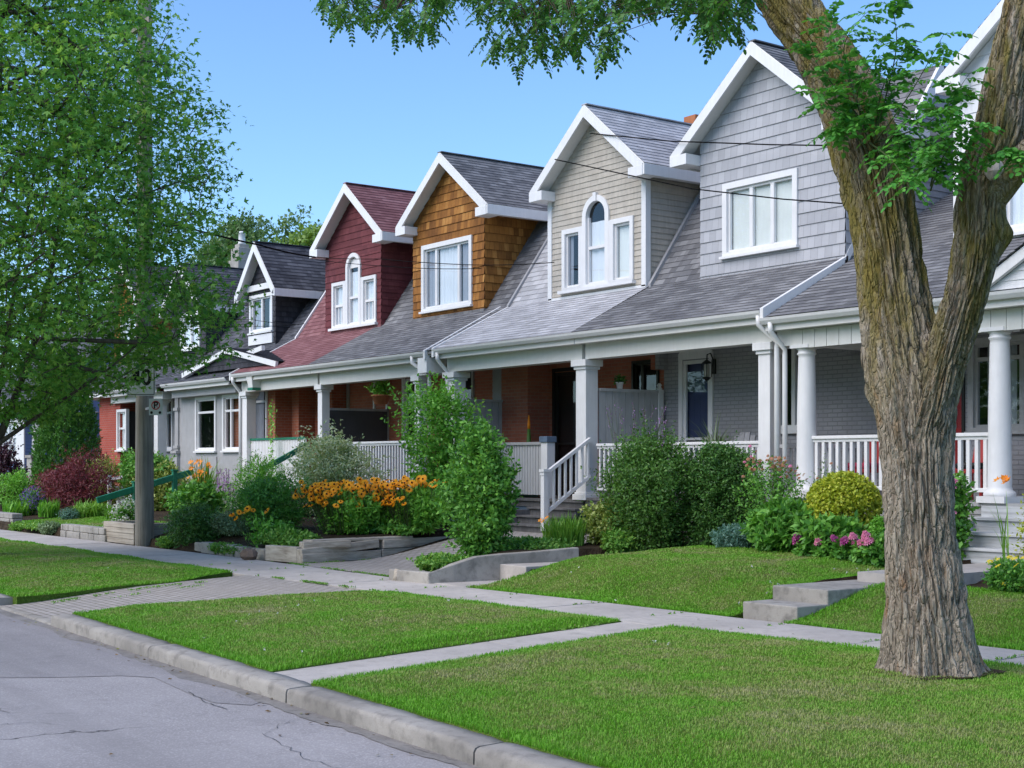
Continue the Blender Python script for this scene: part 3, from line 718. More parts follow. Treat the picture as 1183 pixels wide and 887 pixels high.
# concrete steps and path to the right-hand porch
def step_block(pts, z0, z1, name, mat, label, cat, group=None):
    s = MB(); s.hexa([(x,y,z0) for x,y in pts]+[(x,y,z1) for x,y in pts])
    o = s.build(name, mat, origin=(pts[0][0], pts[0][1], 0), bevel=.012)
    if label: tag(o, label, cat, group)
    else: tag(o, kind='structure')
    return o
step_block([(-11.41,11.66),(-10.62,11.70),(-10.60,12.3),(-11.41,12.3)], -.05, .165, 'concrete_step', M['concrete_old'], 'low concrete step rising from the pavement beside the lawn mound', 'step')
step_block([(-11.42,12.16),(-10.60,12.18),(-10.42,16.2),(-11.3,16.2)], .0, .325, 'concrete_step', M['concrete_old'], 'upper concrete slab of the two steps, leading on to the right-hand porch', 'step')
s = MB(); s.box(-11.2,-10.3,13.4,16.2,.2,.44); tag(s.build('porch_path', M['concrete']), kind='structure')
# grey house walk with its curving concrete kerb wall
step_block([(-17.12,11.15),(-16.32,11.15),(-16.32,12.22),(-17.12,12.22)], -.1, .012, 'garden_path', M['concrete'], None, None)
step_block([(-17.0,12.22),(-16.3,12.22),(-16.3,15.7),(-17.0,15.7)], -.1, .25, 'garden_path', M['concrete'], None, None)
wpts = [(-18.05,11.03,.165),(-17.14,11.13,.165),(-17.10,11.45,.27),(-17.07,11.85,.37),(-17.0,12.3,.40),(-16.92,12.9,.42),(-16.84,13.6,.455)]
s = MB(); n = len(wpts); vs = []
for i, (x, y, z) in enumerate(wpts):
    a = Vector(wpts[max(i-1,0)][:2]); b = Vector(wpts[min(i+1,n-1)][:2]); d = (b-a).normalized(); nn = Vector((-d.y, d.x))*.075
    vs += [(x-nn.x,y-nn.y,-.1),(x+nn.x,y+nn.y,-.1),(x+nn.x,y+nn.y,z),(x-nn.x,y-nn.y,z)]
s.add(vs, [(4*i+j, 4*i+(j+1)%4, 4*i+4+(j+1)%4, 4*i+4+j) for i in range(n-1) for j in range(4)]+[(3,2,1,0),(4*n-4,4*n-3,4*n-2,4*n-1)])
tag(s.build('garden_kerb', M['concrete_old'], origin=(-17.1,11.1,0), bevel=.015), 'low grey concrete kerb wall that sweeps up beside the walk by the tall bush', 'low wall')
def rock(c, r, seed, sq=(1,1,.7)):
    m = MB(); vs = []; fs = []; nu, nv = 10, 7
    for j in range(nv+1):
        for i in range(nu):
            t = math.pi*j/nv; p = 2*math.pi*i/nu
            d = Vector((math.sin(t)*math.cos(p), math.sin(t)*math.sin(p), math.cos(t)))
            k = r*(1+.35*mnoise.noise(d*1.7+Vector((seed,0,0))))
            vs.append((c[0]+d.x*k*sq[0], c[1]+d.y*k*sq[1], c[2]+d.z*k*sq[2]))
    for j in range(nv):
        for i in range(nu): fs.append((j*nu+i, j*nu+(i+1)%nu, (j+1)*nu+(i+1)%nu, (j+1)*nu+i))
    m.add(vs, [f[::-1] for f in fs]); return m
M['rock'] = m_concrete('brown_rock', (.24,.17,.13), .5, 3)
tag(rock((-23.25,11.18,.1), .17, 2).build('rock', M['rock'], origin=(-23.25,11.18,0)), 'small brown rock lying at the foot of the timber garden edge', 'rock')
p = at_y(458,668,11.0); m = MB(); m.tube([(p.x,11.0,-.02),(p.x+.02,11.02,.17)], [.06,.052], 10)
tag(m.build('log_stub', M['timber'], origin=(p.x,11.0,0)), 'short upright wooden stub at the end of the concrete kerb', 'stub')
# timber garden wall (runs back along the drive)
t = thing('timber_wall', 'weathered stacked timber wall along the paved drive below the orange coneflowers', 'retaining wall', (-21.9,11.4,0))
def timber(a, b, w, h, z, par, mat):
    m = MB(); m.beam((a[0],a[1],z+h/2),(b[0],b[1],z+h/2), w, h); return m.build('timber', mat, par, bevel=.012)
timber((-21.92,11.50),(-22.18,13.25), .17,.165, .0, t, M['timber']); timber((-22.19,13.28),(-22.5,15.9), .17,.165, .02, t, M['timber'])
m = MB(); m.beam((-21.93,11.50,.17),(-22.16,13.2,.29), .165,.16); m.build('timber', M['timber'], t, bevel=.012)
timber((-22.17,13.30),(-22.5,15.9), .165,.16, .19, t, M['timber'])
timber((-22.10,11.75),(-22.35,14.0), .30,.05, .345, t, M['timber'])
t = thing('timber_edging', 'weathered single timber facing the pavement at the corner of the flower garden', 'garden edging', (-22.4,11.45,0))
m = MB(); m.beam((-22.95,11.42,.14),(-22.05,11.58,.14), .16,.28); m.build('timber', M['timber_x'], t, bevel=.014)
m = MB(); m.beam((-22.05,11.6,.31),(-21.95,12.5,.32), .22,.12); m.build('timber', M['timber'], t, bevel=.014)
t = thing('stone_edging', 'low curved row of flat grey edging stones under the dark spreading shrub', 'garden edging', (-24.5,11.5,0))
for i in range(9):
    x = -26.4+i*.40; m = MB(); m.box(x,x+.37,11.42+.012*(i-4)**2*.4,11.62+.012*(i-4)**2*.4,-.05,.19+R_.uniform(-.02,.02)); m.build('stone', M['timber_x'] if i > 5 else M['stone'], t, bevel=.02)
# stone walls further left
def stone_wall(x0, x1, y, h, label, courses=2, mat='stone'):
    t = thing('stone_wall', label, 'retaining wall', ((x0+x1)/2, y, 0)); ch = h/courses
    for c in range(courses):
        x = x0-(.2 if c % 2 else 0)
        while x < x1:
            w = R_.uniform(.32,.55); a = max(x, x0); b = min(x+w-.012, x1)
            if b-a > .06:
                m = MB(); m.box(a, b, y+R_.uniform(-.015,.015), y+.28, c*ch-.02*(c==0), (c+1)*ch-.006); m.build('stone', M[mat], t, bevel=.018)
            x += w
p = at_y(70,600,11.2); q = at_y(122,600,11.2)
stone_wall(at_y(70,610,11.2).x, at_y(121,610,11.2).x, 11.2, .30, 'low grey block wall holding up the small lawn left of the utility pole')
stone_wall(at_y(-12,610,11.3).x, at_y(14,610,11.3).x, 11.3, .42, 'pale block wall at the far left edge of the pavement', 3)
t = thing('timber_planter', 'low planter box of pale stacked timbers just left of the utility pole', 'planter', (at_y(138,615,11.3).x, 11.35, 0))
xa, xb = at_y(122,615,11.3).x, at_y(157,615,11.3).x
for c in range(4):
    m = MB(); m.box(xa,xb,11.25,11.39,.0+c*.115,.108+c*.115); m.build('timber', M['timber_x'], t, bevel=.008)
m = MB(); m.box(xb-.13,xb,11.4,12.4,0,.45); m.box(xa,xa+.13,11.4,12.4,0,.45); m.build('side_boards', M['timber'], t, bevel=.008)
m = MB(); m.box(xa+.13,xb-.13,11.39,12.4,.1,.40); m.build('soil', M['soil'], t)
# ================================================================ houses
YC, YG, YW, YB = 17.0, 16.6, 18.5, 18.9     # columns, gutter, dormer face, porch wall
def part(mb, name, mat, par, bevel=0.0): return mb.build(name, M[mat] if isinstance(mat, str) else [M[k] for k in mat], par, bevel=bevel)
def window(par, fr, u0, u1, z0, z1, mull=(), trans=(), trim=.10, frame='white', curtain=None, sill=True, name='window', muntin=(), sash=.045, sillmat=None, room=True, drape=None, proud=.045, blind=None):
    m = MB()
    for a, b, c, d in ((u0-trim,u0,z0-trim*.6,z1+trim),(u1,u1+trim,z0-trim*.6,z1+trim),(u0,u1,z1,z1+trim),(u0,u1,z0-trim*.6,z0)):
        m.fbox(fr, a, b, -.06, proud, c, d)
    s = sash
    m.fbox(fr,u0,u0+s,-.07,-.01,z0,z1); m.fbox(fr,u1-s,u1,-.07,-.01,z0,z1); m.fbox(fr,u0+s,u1-s,-.07,-.01,z0,z0+s); m.fbox(fr,u0+s,u1-s,-.07,-.01,z1-s,z1)
    for k in mull: u = u0+(u1-u0)*k; m.fbox(fr,u-s*.9,u+s*.9,-.068,-.004,z0+s,z1-s)
    for k in trans: z = z0+(z1-z0)*k; m.fbox(fr,u0+s,u1-s,-.066,-.007,z-s*.7,z+s*.7)
    for k, a, b in muntin:
        u = u0+(u1-u0)*k; m.fbox(fr,u-.013,u+.013,-.055,-.03,z0+(z1-z0)*a,z0+(z1-z0)*b)
    if room:  # shallow dark-painted box stands in for the unlit room
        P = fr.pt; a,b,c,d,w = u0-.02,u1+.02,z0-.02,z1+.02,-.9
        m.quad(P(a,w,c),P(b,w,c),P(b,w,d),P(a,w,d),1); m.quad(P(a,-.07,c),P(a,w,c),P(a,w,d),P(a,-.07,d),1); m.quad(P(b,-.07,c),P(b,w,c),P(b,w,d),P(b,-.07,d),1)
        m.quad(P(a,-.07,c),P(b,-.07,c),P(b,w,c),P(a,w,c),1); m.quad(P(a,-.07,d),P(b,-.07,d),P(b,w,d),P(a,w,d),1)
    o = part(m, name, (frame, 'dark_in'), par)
    g = MB(); P = fr.pt; g.quad(P(u0+.01,-.045,z0+.01),P(u1-.01,-.045,z0+.01),P(u1-.01,-.045,z1-.01),P(u0+.01,-.045,z1-.01)); part(g, 'pane', 'glass', o)
    if sill:
        g = MB(); g.fbox(fr,u0-trim*1.3,u1+trim*1.3,-.02,proud+.05,z0-trim*.6-.05,z0-trim*.6-.002); part(g, 'sill', sillmat or frame, o)
    if blind is not None:     # roller blind pulled down to a height share
        g = MB(); zb_ = z0+(z1-z0)*blind; g.fbox(fr, u0+.05, u1-.05, -.094, -.086, zb_+.02, z1-.01); part(g, 'blind', 'blind', o)
    for spec, mt in ((curtain, 'curtain'), (drape, 'drape')):
        if spec:
            g = MB()
            for a, b in spec:
                ua = u0+(u1-u0)*a; ub = u0+(u1-u0)*b; n = max(6, int((ub-ua)/.035))
                for i in range(n):
                    q0 = ua+(ub-ua)*i/n; q1 = ua+(ub-ua)*(i+1)/n; w0 = -.088+.010*math.sin(i*1.7)+.005*math.sin(i*.6); w1 = -.088+.010*math.sin((i+1)*1.7)+.005*math.sin((i+1)*.6)
                    g.quad(P(q0,w0,z0),P(q1,w1,z0),P(q1,w1,z1),P(q0,w0,z1))
            part(g, 'curtain', mt, o)
    return o
def arch_window(par, fr, u0, u1, z0, zs, trim=.11, keystone=False, frame='white', mid=None, fill=False):
    """tall sash under a half-round head springing at zs"""
    r = (u1-u0)/2; uc = (u0+u1)/2; m = MB(); P = fr.pt; n = 14
    m.fbox(fr,u0-trim,u0,-.06,.05,z0-.06,zs); m.fbox(fr,u1,u1+trim,-.06,.05,z0-.06,zs); m.fbox(fr,u0,u1,-.06,.05,z0-.06,z0)
    for i in range(n):
        a, b = math.pi*i/n, math.pi*(i+1)/n
        q = []
        for w in (-.06,.05):
            for rr, t in ((r,a),(r+trim,a),(r+trim,b),(r,b)): q.append(P(uc+rr*math.cos(t), w, zs+rr*math.sin(t)))
        m.add(q, [(0,1,2,3),(7,6,5,4),(0,4,5,1),(1,5,6,2),(2,6,7,3),(3,7,4,0)])
    if keystone: m.fbox(fr,uc-.05,uc+.05,-.05,.075,zs+r-.01,zs+r+trim+.05)
    s = .04
    m.fbox(fr,u0,u0+s,-.07,-.01,z0,zs); m.fbox(fr,u1-s,u1,-.07,-.01,z0,zs); m.fbox(fr,u0+s,u1-s,-.07,-.01,z0,z0+s)
    if mid: m.fbox(fr,u0+s,u1-s,-.068,-.006,mid-.03,mid+.03)
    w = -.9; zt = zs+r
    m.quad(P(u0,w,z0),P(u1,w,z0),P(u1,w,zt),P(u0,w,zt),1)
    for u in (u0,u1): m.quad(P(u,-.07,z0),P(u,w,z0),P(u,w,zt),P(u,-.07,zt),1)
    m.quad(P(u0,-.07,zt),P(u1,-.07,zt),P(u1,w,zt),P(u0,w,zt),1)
    o = part(m, 'window', (frame,'dark_in'), par); g = MB()
    pts = [P(u0,-.045,z0),P(u1,-.045,z0)]+[P(uc+r*math.cos(math.pi*i/n),-.045,zs+r*math.sin(math.pi*i/n)) for i in range(n+1)]
    g.add(pts, [tuple(range(len(pts)))]); part(g, 'pane', 'glass', o)
    if fill:
        g = MB(); pts = [P(uc+r*math.cos(math.pi*i/n),-.03,zs+r*math.sin(math.pi*i/n)) for i in range(n+1)]; g.add(pts, [tuple(range(len(pts)))]); part(g, 'fan_panel', 'white', o)
    g = MB(); k = 8
    for i in range(k):
        a = u0+(u1-u0)*i/k; b = u0+(u1-u0)*(i+1)/k; w0 = -.09+.012*math.sin(i*1.9); w1 = -.09+.012*math.sin((i+1)*1.9)
        g.quad(P(a,w0,z0),P(b,w1,z0),P(b,w1,zs-.1),P(a,w0,zs-.1))
    part(g, 'curtain', 'curtain', o); return o
def casing(par, l, r, cu0, cu1, zl):
    m = MB(); f_ = Fr(0, YW); m.fbox(f_, l[1]+.095, cu0-.11, -.03, .047, zl-.06, l[3]+.09); m.fbox(f_, cu1+.11, r[0]-.095, -.03, .047, zl-.06, r[3]+.09); m.fbox(f_, l[0]-.16, r[1]+.16, -.02, .115, zl-.125, zl-.062); return part(m, 'window_casing', 'white', par)
def pxrect(tl, br, Y):
    """window rectangle (u0,u1,z0,z1) from the measured corners on the plane at Y"""
    a = at_y(*tl, Y); b = at_y(*br, Y); return a.x, b.x, b.z, a.z
def dormer(h, xl, xr, xa, zb, ze, slope, wallmat, roofmat, exp, thick, holes, s_steep, y_face=YW, ov=.32, ovx=.22, corner=None, ret=.42, zb_r=None, rtop=.05, sh_exp=.14, z_st=None):
    """front-gabled dormer; ze = wall top / eave height"""
    z_st = z_st or zb
    hw = max(xa-xl, xr-xa)+ovx; za = ze+slope*hw
    zt = lambda x: za-slope*abs(x-xa)
    y_at = lambda z: y_face+.05+(z-z_st)/s_steep     # where the steep roof reaches z
    d = MB(); fr = Fr(0, y_face)
    lap(d, (0,y_face,0), (1,0,0), (0,0,1), [(xl,zb),(xr,zb),(xr,zt(xr)-.12),(xa,za-.12),(xl,zt(xl)-.12)], exp, thick, holes)
    ye = y_at(ze)+.3
    lap(d, (xr,0,0), (0,1,0), (0,0,1), [(y_face,zb),(y_face+.1,zb),(ye,ze),(ye,ze+.05),(y_face,ze+.05)], exp, thick)
    lap(d, (xl,0,0), (0,-1,0), (0,0,1), [(-y_face,zb),(-y_face,ze+.05),(-ye,ze+.05),(-ye,ze),(-y_face-.1,zb)][::-1], exp, thick)
    dm = part(d, 'dormer', wallmat, h)
    rb = MB(); yb = y_at(za)+.25; yf = y_face-ov
    for sg in (-1, 1):
        L0 = hw*math.sqrt(1+slope*slope); V = Vector((-sg*1, 0, slope)).normalized()
        O = Vector((xa+sg*hw, yf-.03, ze))
        U = Vector((0,1,0)) if sg > 0 else Vector((0,-1,0))
        if sg < 0: O.y = yf-.03; lp = [(-(yb-yf),0),(0,0),(0,L0),(-(yb-yf),L0)]
        else: lp = [(0,0),(yb-yf,0),(yb-yf,L0),(0,L0)]
        nn = U.cross(V); lap(rb, O+nn*.035, U, V, lp, sh_exp, .012)
        # deck under the shingles
        a = O; b = O+V*L0
        q = [a-nn*.05, a+Vector((0,yb-yf,0))-nn*.05, a+Vector((0,yb-yf,0))+nn*.034, a+nn*.034, b-nn*.05, b+Vector((0,yb-yf,0))-nn*.05, b+Vector((0,yb-yf,0))+nn*.034, b+nn*.034]
        rb.add(q, [(3,2,1,0),(4,5,6,7),(0,1,5,4),(1,2,6,5),(2,3,7,6),(3,0,4,7)], 1)
    rb.box(xa-.09,xa+.09,yf-.03,yb,za+.035,za+.055)
    part(rb, 'dormer_roof', (roofmat,'offwhite'), dm)
    for sg in (-1, 1):
        m = MB(); e = Vector((xa+sg*hw, 0, ze)); p = Vector((xa, 0, za)); V = (p-e).normalized(); nn = Vector((-V.z*-sg*-1, 0, 0))
        nd = Vector((0,0,1))*1; down = Vector((-V.z, 0, V.x)); down = down if down.z < 0 else -down
        pr = .02
        q = [(e+down*.165), e-down*.02, p+Vector((0,0,.02/abs(V.x))), p-Vector((0,0,.165/abs(V.x)))]
        vs = [(v.x, yf-.05, v.z) for v in q]+[(v.x, yf-.005, v.z) for v in q]
        m.add(vs, [(0,1,2,3),(7,6,5,4),(0,4,5,1),(1,5,6,2),(2,6,7,3),(3,7,4,0)])
        part(m, 'bargeboard', 'white', dm)
        # soffit board lying under the overhang
        m = MB(); q = [e+down*.06, p-Vector((0,0,.06/abs(V.x))), p-Vector((0,0,.085/abs(V.x))), e+down*.085]
        vs = [(v.x, yf-.003, v.z) for v in q]+[(v.x, y_face+.02, v.z) for v in q]
        m.add(vs, [(0,1,2,3),(7,6,5,4),(0,4,5,1),(1,5,6,2),(2,6,7,3),(3,7,4,0)]); part(m, 'soffit', 'offwhite', dm)
        # eave fascia running back, and the boxed return on the front
        m = MB(); xo = xa+sg*hw; a, b = sorted((xo-sg*.02, xo+sg*.045)); m.box(a,b,yf-.04,y_at(ze)+.2,ze-.20,ze+.01)
        a, b = sorted((xo-sg*.021, xa+sg*(hw-ovx)+sg*.0)); m.box(a,b,yf+.0,y_at(ze)+.1,ze-.17,ze-.12)
        if ret:
            a, b = sorted((xo-sg*.0, xo-sg*ret)); m.box(a,b,yf-.055,y_face-.0,ze-.21,ze-.01)
        part(m, 'eave_return' if ret else 'eave_fascia', 'white', dm, bevel=.006)
    if corner:
        for x, sg in ((xl,-1),(xr,1)):
            m = MB(); a, b = sorted((x-sg*.10, x+sg*.03)); m.box(a,b,y_face-.03,y_face+.10,zb-.0,ze-.15); part(m, 'corner_board', corner, dm)
    m = MB(); m.box(xl-.02,xr+.02,y_face-.03,y_face+.05,zb-.05,zb+.03); part(m, 'base_flashing', 'white' if corner or wallmat == 'shake_grey' else roofmat, dm)
    return dm
def column_square(par, x, y, z0, z1, w=.28, base=True):
    m = MB(); a = w/2; m.box(x-a,x+a,y-a,y+a,z0+.12,z1-.16)
    m.box(x-a-.05,x+a+.05,y-a-.05,y+a+.05,z0,z0+.11); m.box(x-a-.02,x+a+.02,y-a-.02,y+a+.02,z0+.11,z0+.15)
    m.box(x-a-.03,x+a+.03,y-a-.03,y+a+.03,z1-.19,z1-.13); m.box(x-a-.07,x+a+.07,y-a-.07,y+a+.07,z1-.13,z1-.005)
    return part(m, 'column', 'white', par, bevel=.008)
def column_round(par, x, y, z0, z1, r=.155):
    m = MB(); h = z1-z0
    m.box(x-r*1.45,x+r*1.45,y-r*1.45,y+r*1.45,z0,z0+.09)
    m.lathe((x,y,z0), [(r*1.4,.09),(r*1.42,.12),(r*1.36,.15),(r*1.12,.18),(r*1.06,.22),(r*1.02,h*.35),(r*.98,h*.55),(r*.86,h-.22),(r*.84,h-.17),(r*.98,h-.15),(r*.98,h-.13),(r*.88,h-.12),(r*.92,h-.08),(r*1.16,h-.055)], 28)
    m.box(x-r*1.22,x+r*1.22,y-r*1.22,y+r*1.22,z1-.055,z1)
    return part(m, 'column', 'white', par)
def railing(par, x0, x1, y, zt, zb, step=.125, mat='white', bw=.042):
    m = MB(); m.box(x0,x1,y-.055,y+.055,zt-.05,zt); m.box(x0,x1,y-.028,y+.028,zt-.10,zt-.05); m.box(x0,x1,y-.035,y+.035,zb,zb+.06)
    r = part(m, 'railing', mat, par, bevel=.005)
    n = int((x1-x0)/step)
    for i in range(n):
        x = x0+(x1-x0)*(i+.5)/n; b = MB(); b.box(x-bw/2,x+bw/2,y-bw/2,y+bw/2,zb+.06,zt-.1); part(b, 'baluster', mat, r)
    return r
def board_panel(par, a, b, z0, z1, mat='white', name='board_railing', board=.09, cap='white', t=.04, rails=True):
    """vertical beadboard panel between points a and b"""
    a = Vector((*a,0)); b = Vector((*b,0)); d = b-a; L_ = d.length; d = d/L_; fr = Fr(a.x, a.y, (d.x, d.y)); m = MB()
    n = int(L_/board)
    for i in range(n):
        m.fbox(fr, L_*i/n+.012, L_*(i+1)/n-.012, -t/2, t/2, z0, z1)
    m.fbox(fr, 0, L_, -t/2+.014, t/2-.014, z0, z1-.001)
    o = part(m, name, mat, par)
    if rails:
        m = MB(); m.fbox(fr, -.0, L_, -.05, .05, z1, z1+.055); part(m, 'top_rail', cap, o)
    return o
def gutter_and_beam(h, x0, x1, zg, beam_h=.28, beam='beam'):
    m = MB(); y = YG
    prof = [(y+.02,zg-.10),(y-.06,zg-.10),(y-.10,zg-.045),(y-.115,zg+.0),(y-.095,zg+.0),(y-.08,zg-.03),(y-.04,zg-.08),(y+.02,zg-.08)]
    m.prism(prof, 0, x0, x1); part(m, 'gutter', 'white', h)
    m = MB(); m.box(x0+.01,x1-.01,y+.022,y+.06,zg-.20,zg-.012); m.box(x0+.02,x1-.02,y+.06,YC-.14,zg-.195,zg-.17); part(m, 'fascia', 'offwhite', h)
    m = MB(); m.box(x0+.05,x1-.05,YC-.15,YC+.15,zg-.20-beam_h,zg-.172); part(m, 'porch_beam', beam, h)
    m = MB(); m.box(x0+.03,x1-.03,YC+.152,YB+.5,zg-.22,zg-.195); part(m, 'porch_ceiling', 'offwhite', h)
def downspout(h, x, y, z0, z1, off=(.0,.34)):
    m = MB(); y0 = YG-.05
    m.tube([(x,y0,z1),(x,y0,z1-.14),(x+off[0],y0+off[1],z1-.40),(x+off[0],y0+off[1],z1-.5),(x+off[0],y0+off[1],z0)], .042, 10); return part(m, 'downspout', 'white', h)
def roofs(h, x0, x1, zg, zb, ss, roofmat, zridge=8.9, y_steep=YW+.05, rake_l=False, rake_r=False, exp=.14, flat=True):
    m = MB(); V = Vector((0, y_steep-YG+.06, zb-zg)).normalized(); L0 = math.hypot(y_steep-YG+.06, zb-zg)
    lap(m, (x0,YG-.06,zg+.012), (1,0,0), V, [(0,0),(x1-x0,0),(x1-x0,L0),(0,L0)], exp, .011)
    m.box(x0+.002,x1-.002,YG-.03,YG+.3,zg-.06,zg+.004,0)
    part(m, 'porch_roof', roofmat, h)
    m = MB(); yr = y_steep+(zridge-zb)/ss; V = Vector((0, yr-y_steep, zridge-zb)).normalized(); L1 = math.hypot(yr-y_steep, zridge-zb)
    lap(m, (x0,y_steep,zb+.006), (1,0,0), V, [(0,0),(x1-x0,0),(x1-x0,L1),(0,L1)], exp, .011)
    m.quad((x0,yr,zridge+.005),(x1,yr,zridge+.005),(x1,yr+6,zridge-.3 if flat else zridge-3.5),(x0,yr+6,zridge-.3 if flat else zridge-3.5))
    part(m, 'main_roof', roofmat, h)
    for on, x, sg in ((rake_l,x0,-1),(rake_r,x1,1)):
        if on:
            m = MB(); a, b = sorted((x-sg*.02, x+sg*.05))
            vs = []; porch = not (isinstance(on, str) and on.startswith('steep')); bm_ = 'lap_grey' if on in ('lap_grey','steep_grey') else 'white'
            for xx in (a, b):
                vs += [(xx,YG-.10,zg-.17),(xx,YG-.10,zg+.03),(xx,y_steep,zb+.03),(xx,y_steep,zb-.19)]
            m.add(vs, [(3,2,1,0),(4,5,6,7),(0,1,5,4),(1,2,6,5),(2,3,7,6),(3,0,4,7)])
            if porch: part(m, 'rake_board', 'white', h)
            m = MB(); vs = []
            for xx in (a, b):
                vs += [(xx,y_steep-.05,zb-.15),(xx,y_steep-.05,zb+.04),(xx,yr,zridge+.05),(xx,yr+.10,zridge-.17)]
            m.add(vs, [(3,2,1,0),(4,5,6,7),(0,1,5,4),(1,2,6,5),(2,3,7,6),(3,0,4,7)]); part(m, 'rake_board', bm_, h)
    return yr
def shell(h, x0, x1, z_ridge, yr, zb, mat='brick_red', y_w=YB+.012, sidewall=None, y_steep=YW+.05):
    """side and rear walls closing the house"""
    m = MB(); poly = [(y_w,.2),(yr+6,.2),(yr+6,z_ridge-.36),(yr,z_ridge-.06),(y_steep+.1,zb-.05),(y_w-.25,zb-.15),(y_w-.25,3.6),(y_w,3.6)]
    m.prism(poly, 0, x0, x0+.12); m.prism(poly, 0, x1-.12, x1); m.box(x0+.12,x1-.12,yr+5.85,yr+6,.2,z_ridge-.4)
    m.box(x0+.12,x1-.12,YB+.1,yr+5.8,.2,1.05)
    return part(m, 'side_wall', sidewall or mat, h)
def front_wall(h, x0, x1, y, z0, z1, mat, holes=(), name='front_wall'):
    m = MB(); lap(m, (0,y,0), (1,0,0), (0,0,1), [(x0,z0),(x1,z0),(x1,z1),(x0,z1)], 50, 0.0, holes, v_start=z0)
    return part(m, name, mat, h)
def porch_floor(h, x0, x1, z, zgd=.3, y0=YC-.18, skirt='deck', mat='deck'):
    m = MB(); m.box(x0,x1,y0,YB,z-.05,z); m.box(x0+.03,x1-.03,y0+.04,y0+.08,z-.16,z-.052); part(m, 'porch_floor', mat, h)
    m = MB(); m.box(x0+.03,x1-.03,y0+.06,y0+.12,zgd-.4,z-.162); part(m, 'porch_skirt', skirt, h)
def door(h, fr, u0, u1, z0, z1, leaf='door_blue', frame='white', glass=(.15,.35,.85,.95), storm=True, arch=True, trim=.10):
    m = MB(); m.fbox(fr,u0-trim,u0,-.12,.03,z0,z1+trim*.2); m.fbox(fr,u1,u1+trim,-.12,.03,z0,z1+trim*.2); m.fbox(fr,u0-trim,u1+trim,-.12,.035,z1+trim*.2,z1+trim*1.3)
    if arch:
        n = 8; hw = (u1-u0)/2+trim; uc = (u0+u1)/2
        pts = [(uc-hw, z1+trim*1.3)]+[(uc-hw*math.cos(math.pi*i/n), z1+trim*1.3+.10*math.sin(math.pi*i/n)) for i in range(1,n)]+[(uc+hw, z1+trim*1.3)]
        vs = [fr.pt(u,.035,z) for u,z in pts]+[fr.pt(u,-.1,z) for u,z in pts]; k = len(pts)
        m.add(vs, [tuple(range(k)),tuple(range(2*k-1,k-1,-1))]+[(i,k+i,k+(i+1)%k,(i+1)%k) for i in range(k)])
    if storm:
        s = .07; m.fbox(fr,u0,u0+s,-.06,-.015,z0,z1); m.fbox(fr,u1-s,u1,-.06,-.015,z0,z1); m.fbox(fr,u0+s,u1-s,-.06,-.015,z1-s,z1+.015); zm = z0+(z1-z0)*.42; m.fbox(fr,u0+s,u1-s,-.06,-.015,zm-.025,zm+.025); m.fbox(fr,u0+s,u1-s,-.06,-.015,z0,z0+.12)
    o = part(m, 'door', frame, h)
    m = MB(); m.fbox(fr,u0,u1,-.16,-.11,z0,z1); part(m, 'door_leaf', leaf, o)
    if storm:
        g = MB(); P = fr.pt; g.quad(P(u0+.05,-.035,z0+.1),P(u1-.05,-.035,z0+.1),P(u1-.05,-.035,z1-.05),P(u0+.05,-.035,z1-.05)); part(g, 'pane', 'glass', o)
    elif glass:
        a,b,c,d = glass; g = MB(); P = fr.pt; ua = u0+(u1-u0)*a; ub = u0+(u1-u0)*c; za = z0+(z1-z0)*b; zb2 = z0+(z1-z0)*d
        g.quad(P(ua,-.105,za),P(ub,-.105,za),P(ub,-.105,zb2),P(ua,-.105,zb2)); part(g, 'pane', 'glass', o)
    g = MB(); g.tube([fr.pt(u1-.09,-.0,z0+.95),fr.pt(u1-.09,.05,z0+.95),fr.pt(u1-.20,.05,z0+.95)], .012, 8); part(g, 'handle', 'black', o)
    return o
def steps(h, x0, x1, y_top, z_top, z_gnd, n, tread=.28, mat='deck', name='steps'):
    rise = (z_top-z_gnd)/n; m = MB()
    for i in range(n-1):
        z = z_top-(i+1)*rise; y1 = y_top-i*tread; y0 = y1-tread
        m.box(x0,x1,y0-.025,y1,z-.04,z); m.box(x0+.02,x1-.02,y0+.02,y0+.05,z-rise-.02,z-.042)
    m.box(x0+.02,x0+.06,y_top-(n-1)*tread+.05,y_top,z_gnd-.2,z_top-rise-.05)
    return part(m, name, mat, h, bevel=.006)
HOUSE_GROUP = 'gabled houses along the street'
def house_root(x, label, cat='house'): return thing('semi_detached_house', label, cat, (x, YC, .35), HOUSE_GROUP)

# ---------------------------------------------------------------- grey shake house
X_G0, X_G1 = -20.65, -15.75
h = house_root(-18.2, 'house with pale grey shake dormer, blue front door and grey painted brick porch')
zg = 4.20; zb = 5.22; ss = 1.45
w = pxrect((841,220),(917,278),YW); wz = (w[0], w[1], at_y(841,292,YW).z, at_y(841,219,YW).z)
dm = dormer(h, -19.2, -15.72, -17.56, zb-.08, 7.55, .80, 'shake_grey', 'sh_grey', .21, .016, [wz], ss)
fr = Fr(0, YW)
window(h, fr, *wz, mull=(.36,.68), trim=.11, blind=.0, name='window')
yr = roofs(h, X_G0, X_G1, zg, zb, ss, 'sh_grey', rake_r=True)
shell(h, X_G0+.005, X_G1-.005, 8.9, yr, zb, 'brick_grey')
m = MB(); lap(m, (X_G1,0,0), (0,1,0), (0,0,1), [(18.75,4.9),(yr+4,4.9),(yr+4,8.6),(yr,8.75),(18.75,5.2)], .125, .014); part(m, 'gable_siding', 'lap_grey', h)
gutter_and_beam(h, X_G0, X_G1-.03, zg)
gd = pxrect((789,418),(820,505),YB); gd = (gd[0], gd[1], 1.12, at_y(789,417,YB).z)
gw = (at_y(899,400,YB).x, at_y(921,400,YB).x+.25, at_y(905,494,YB).z, at_y(905,400,YB).z)
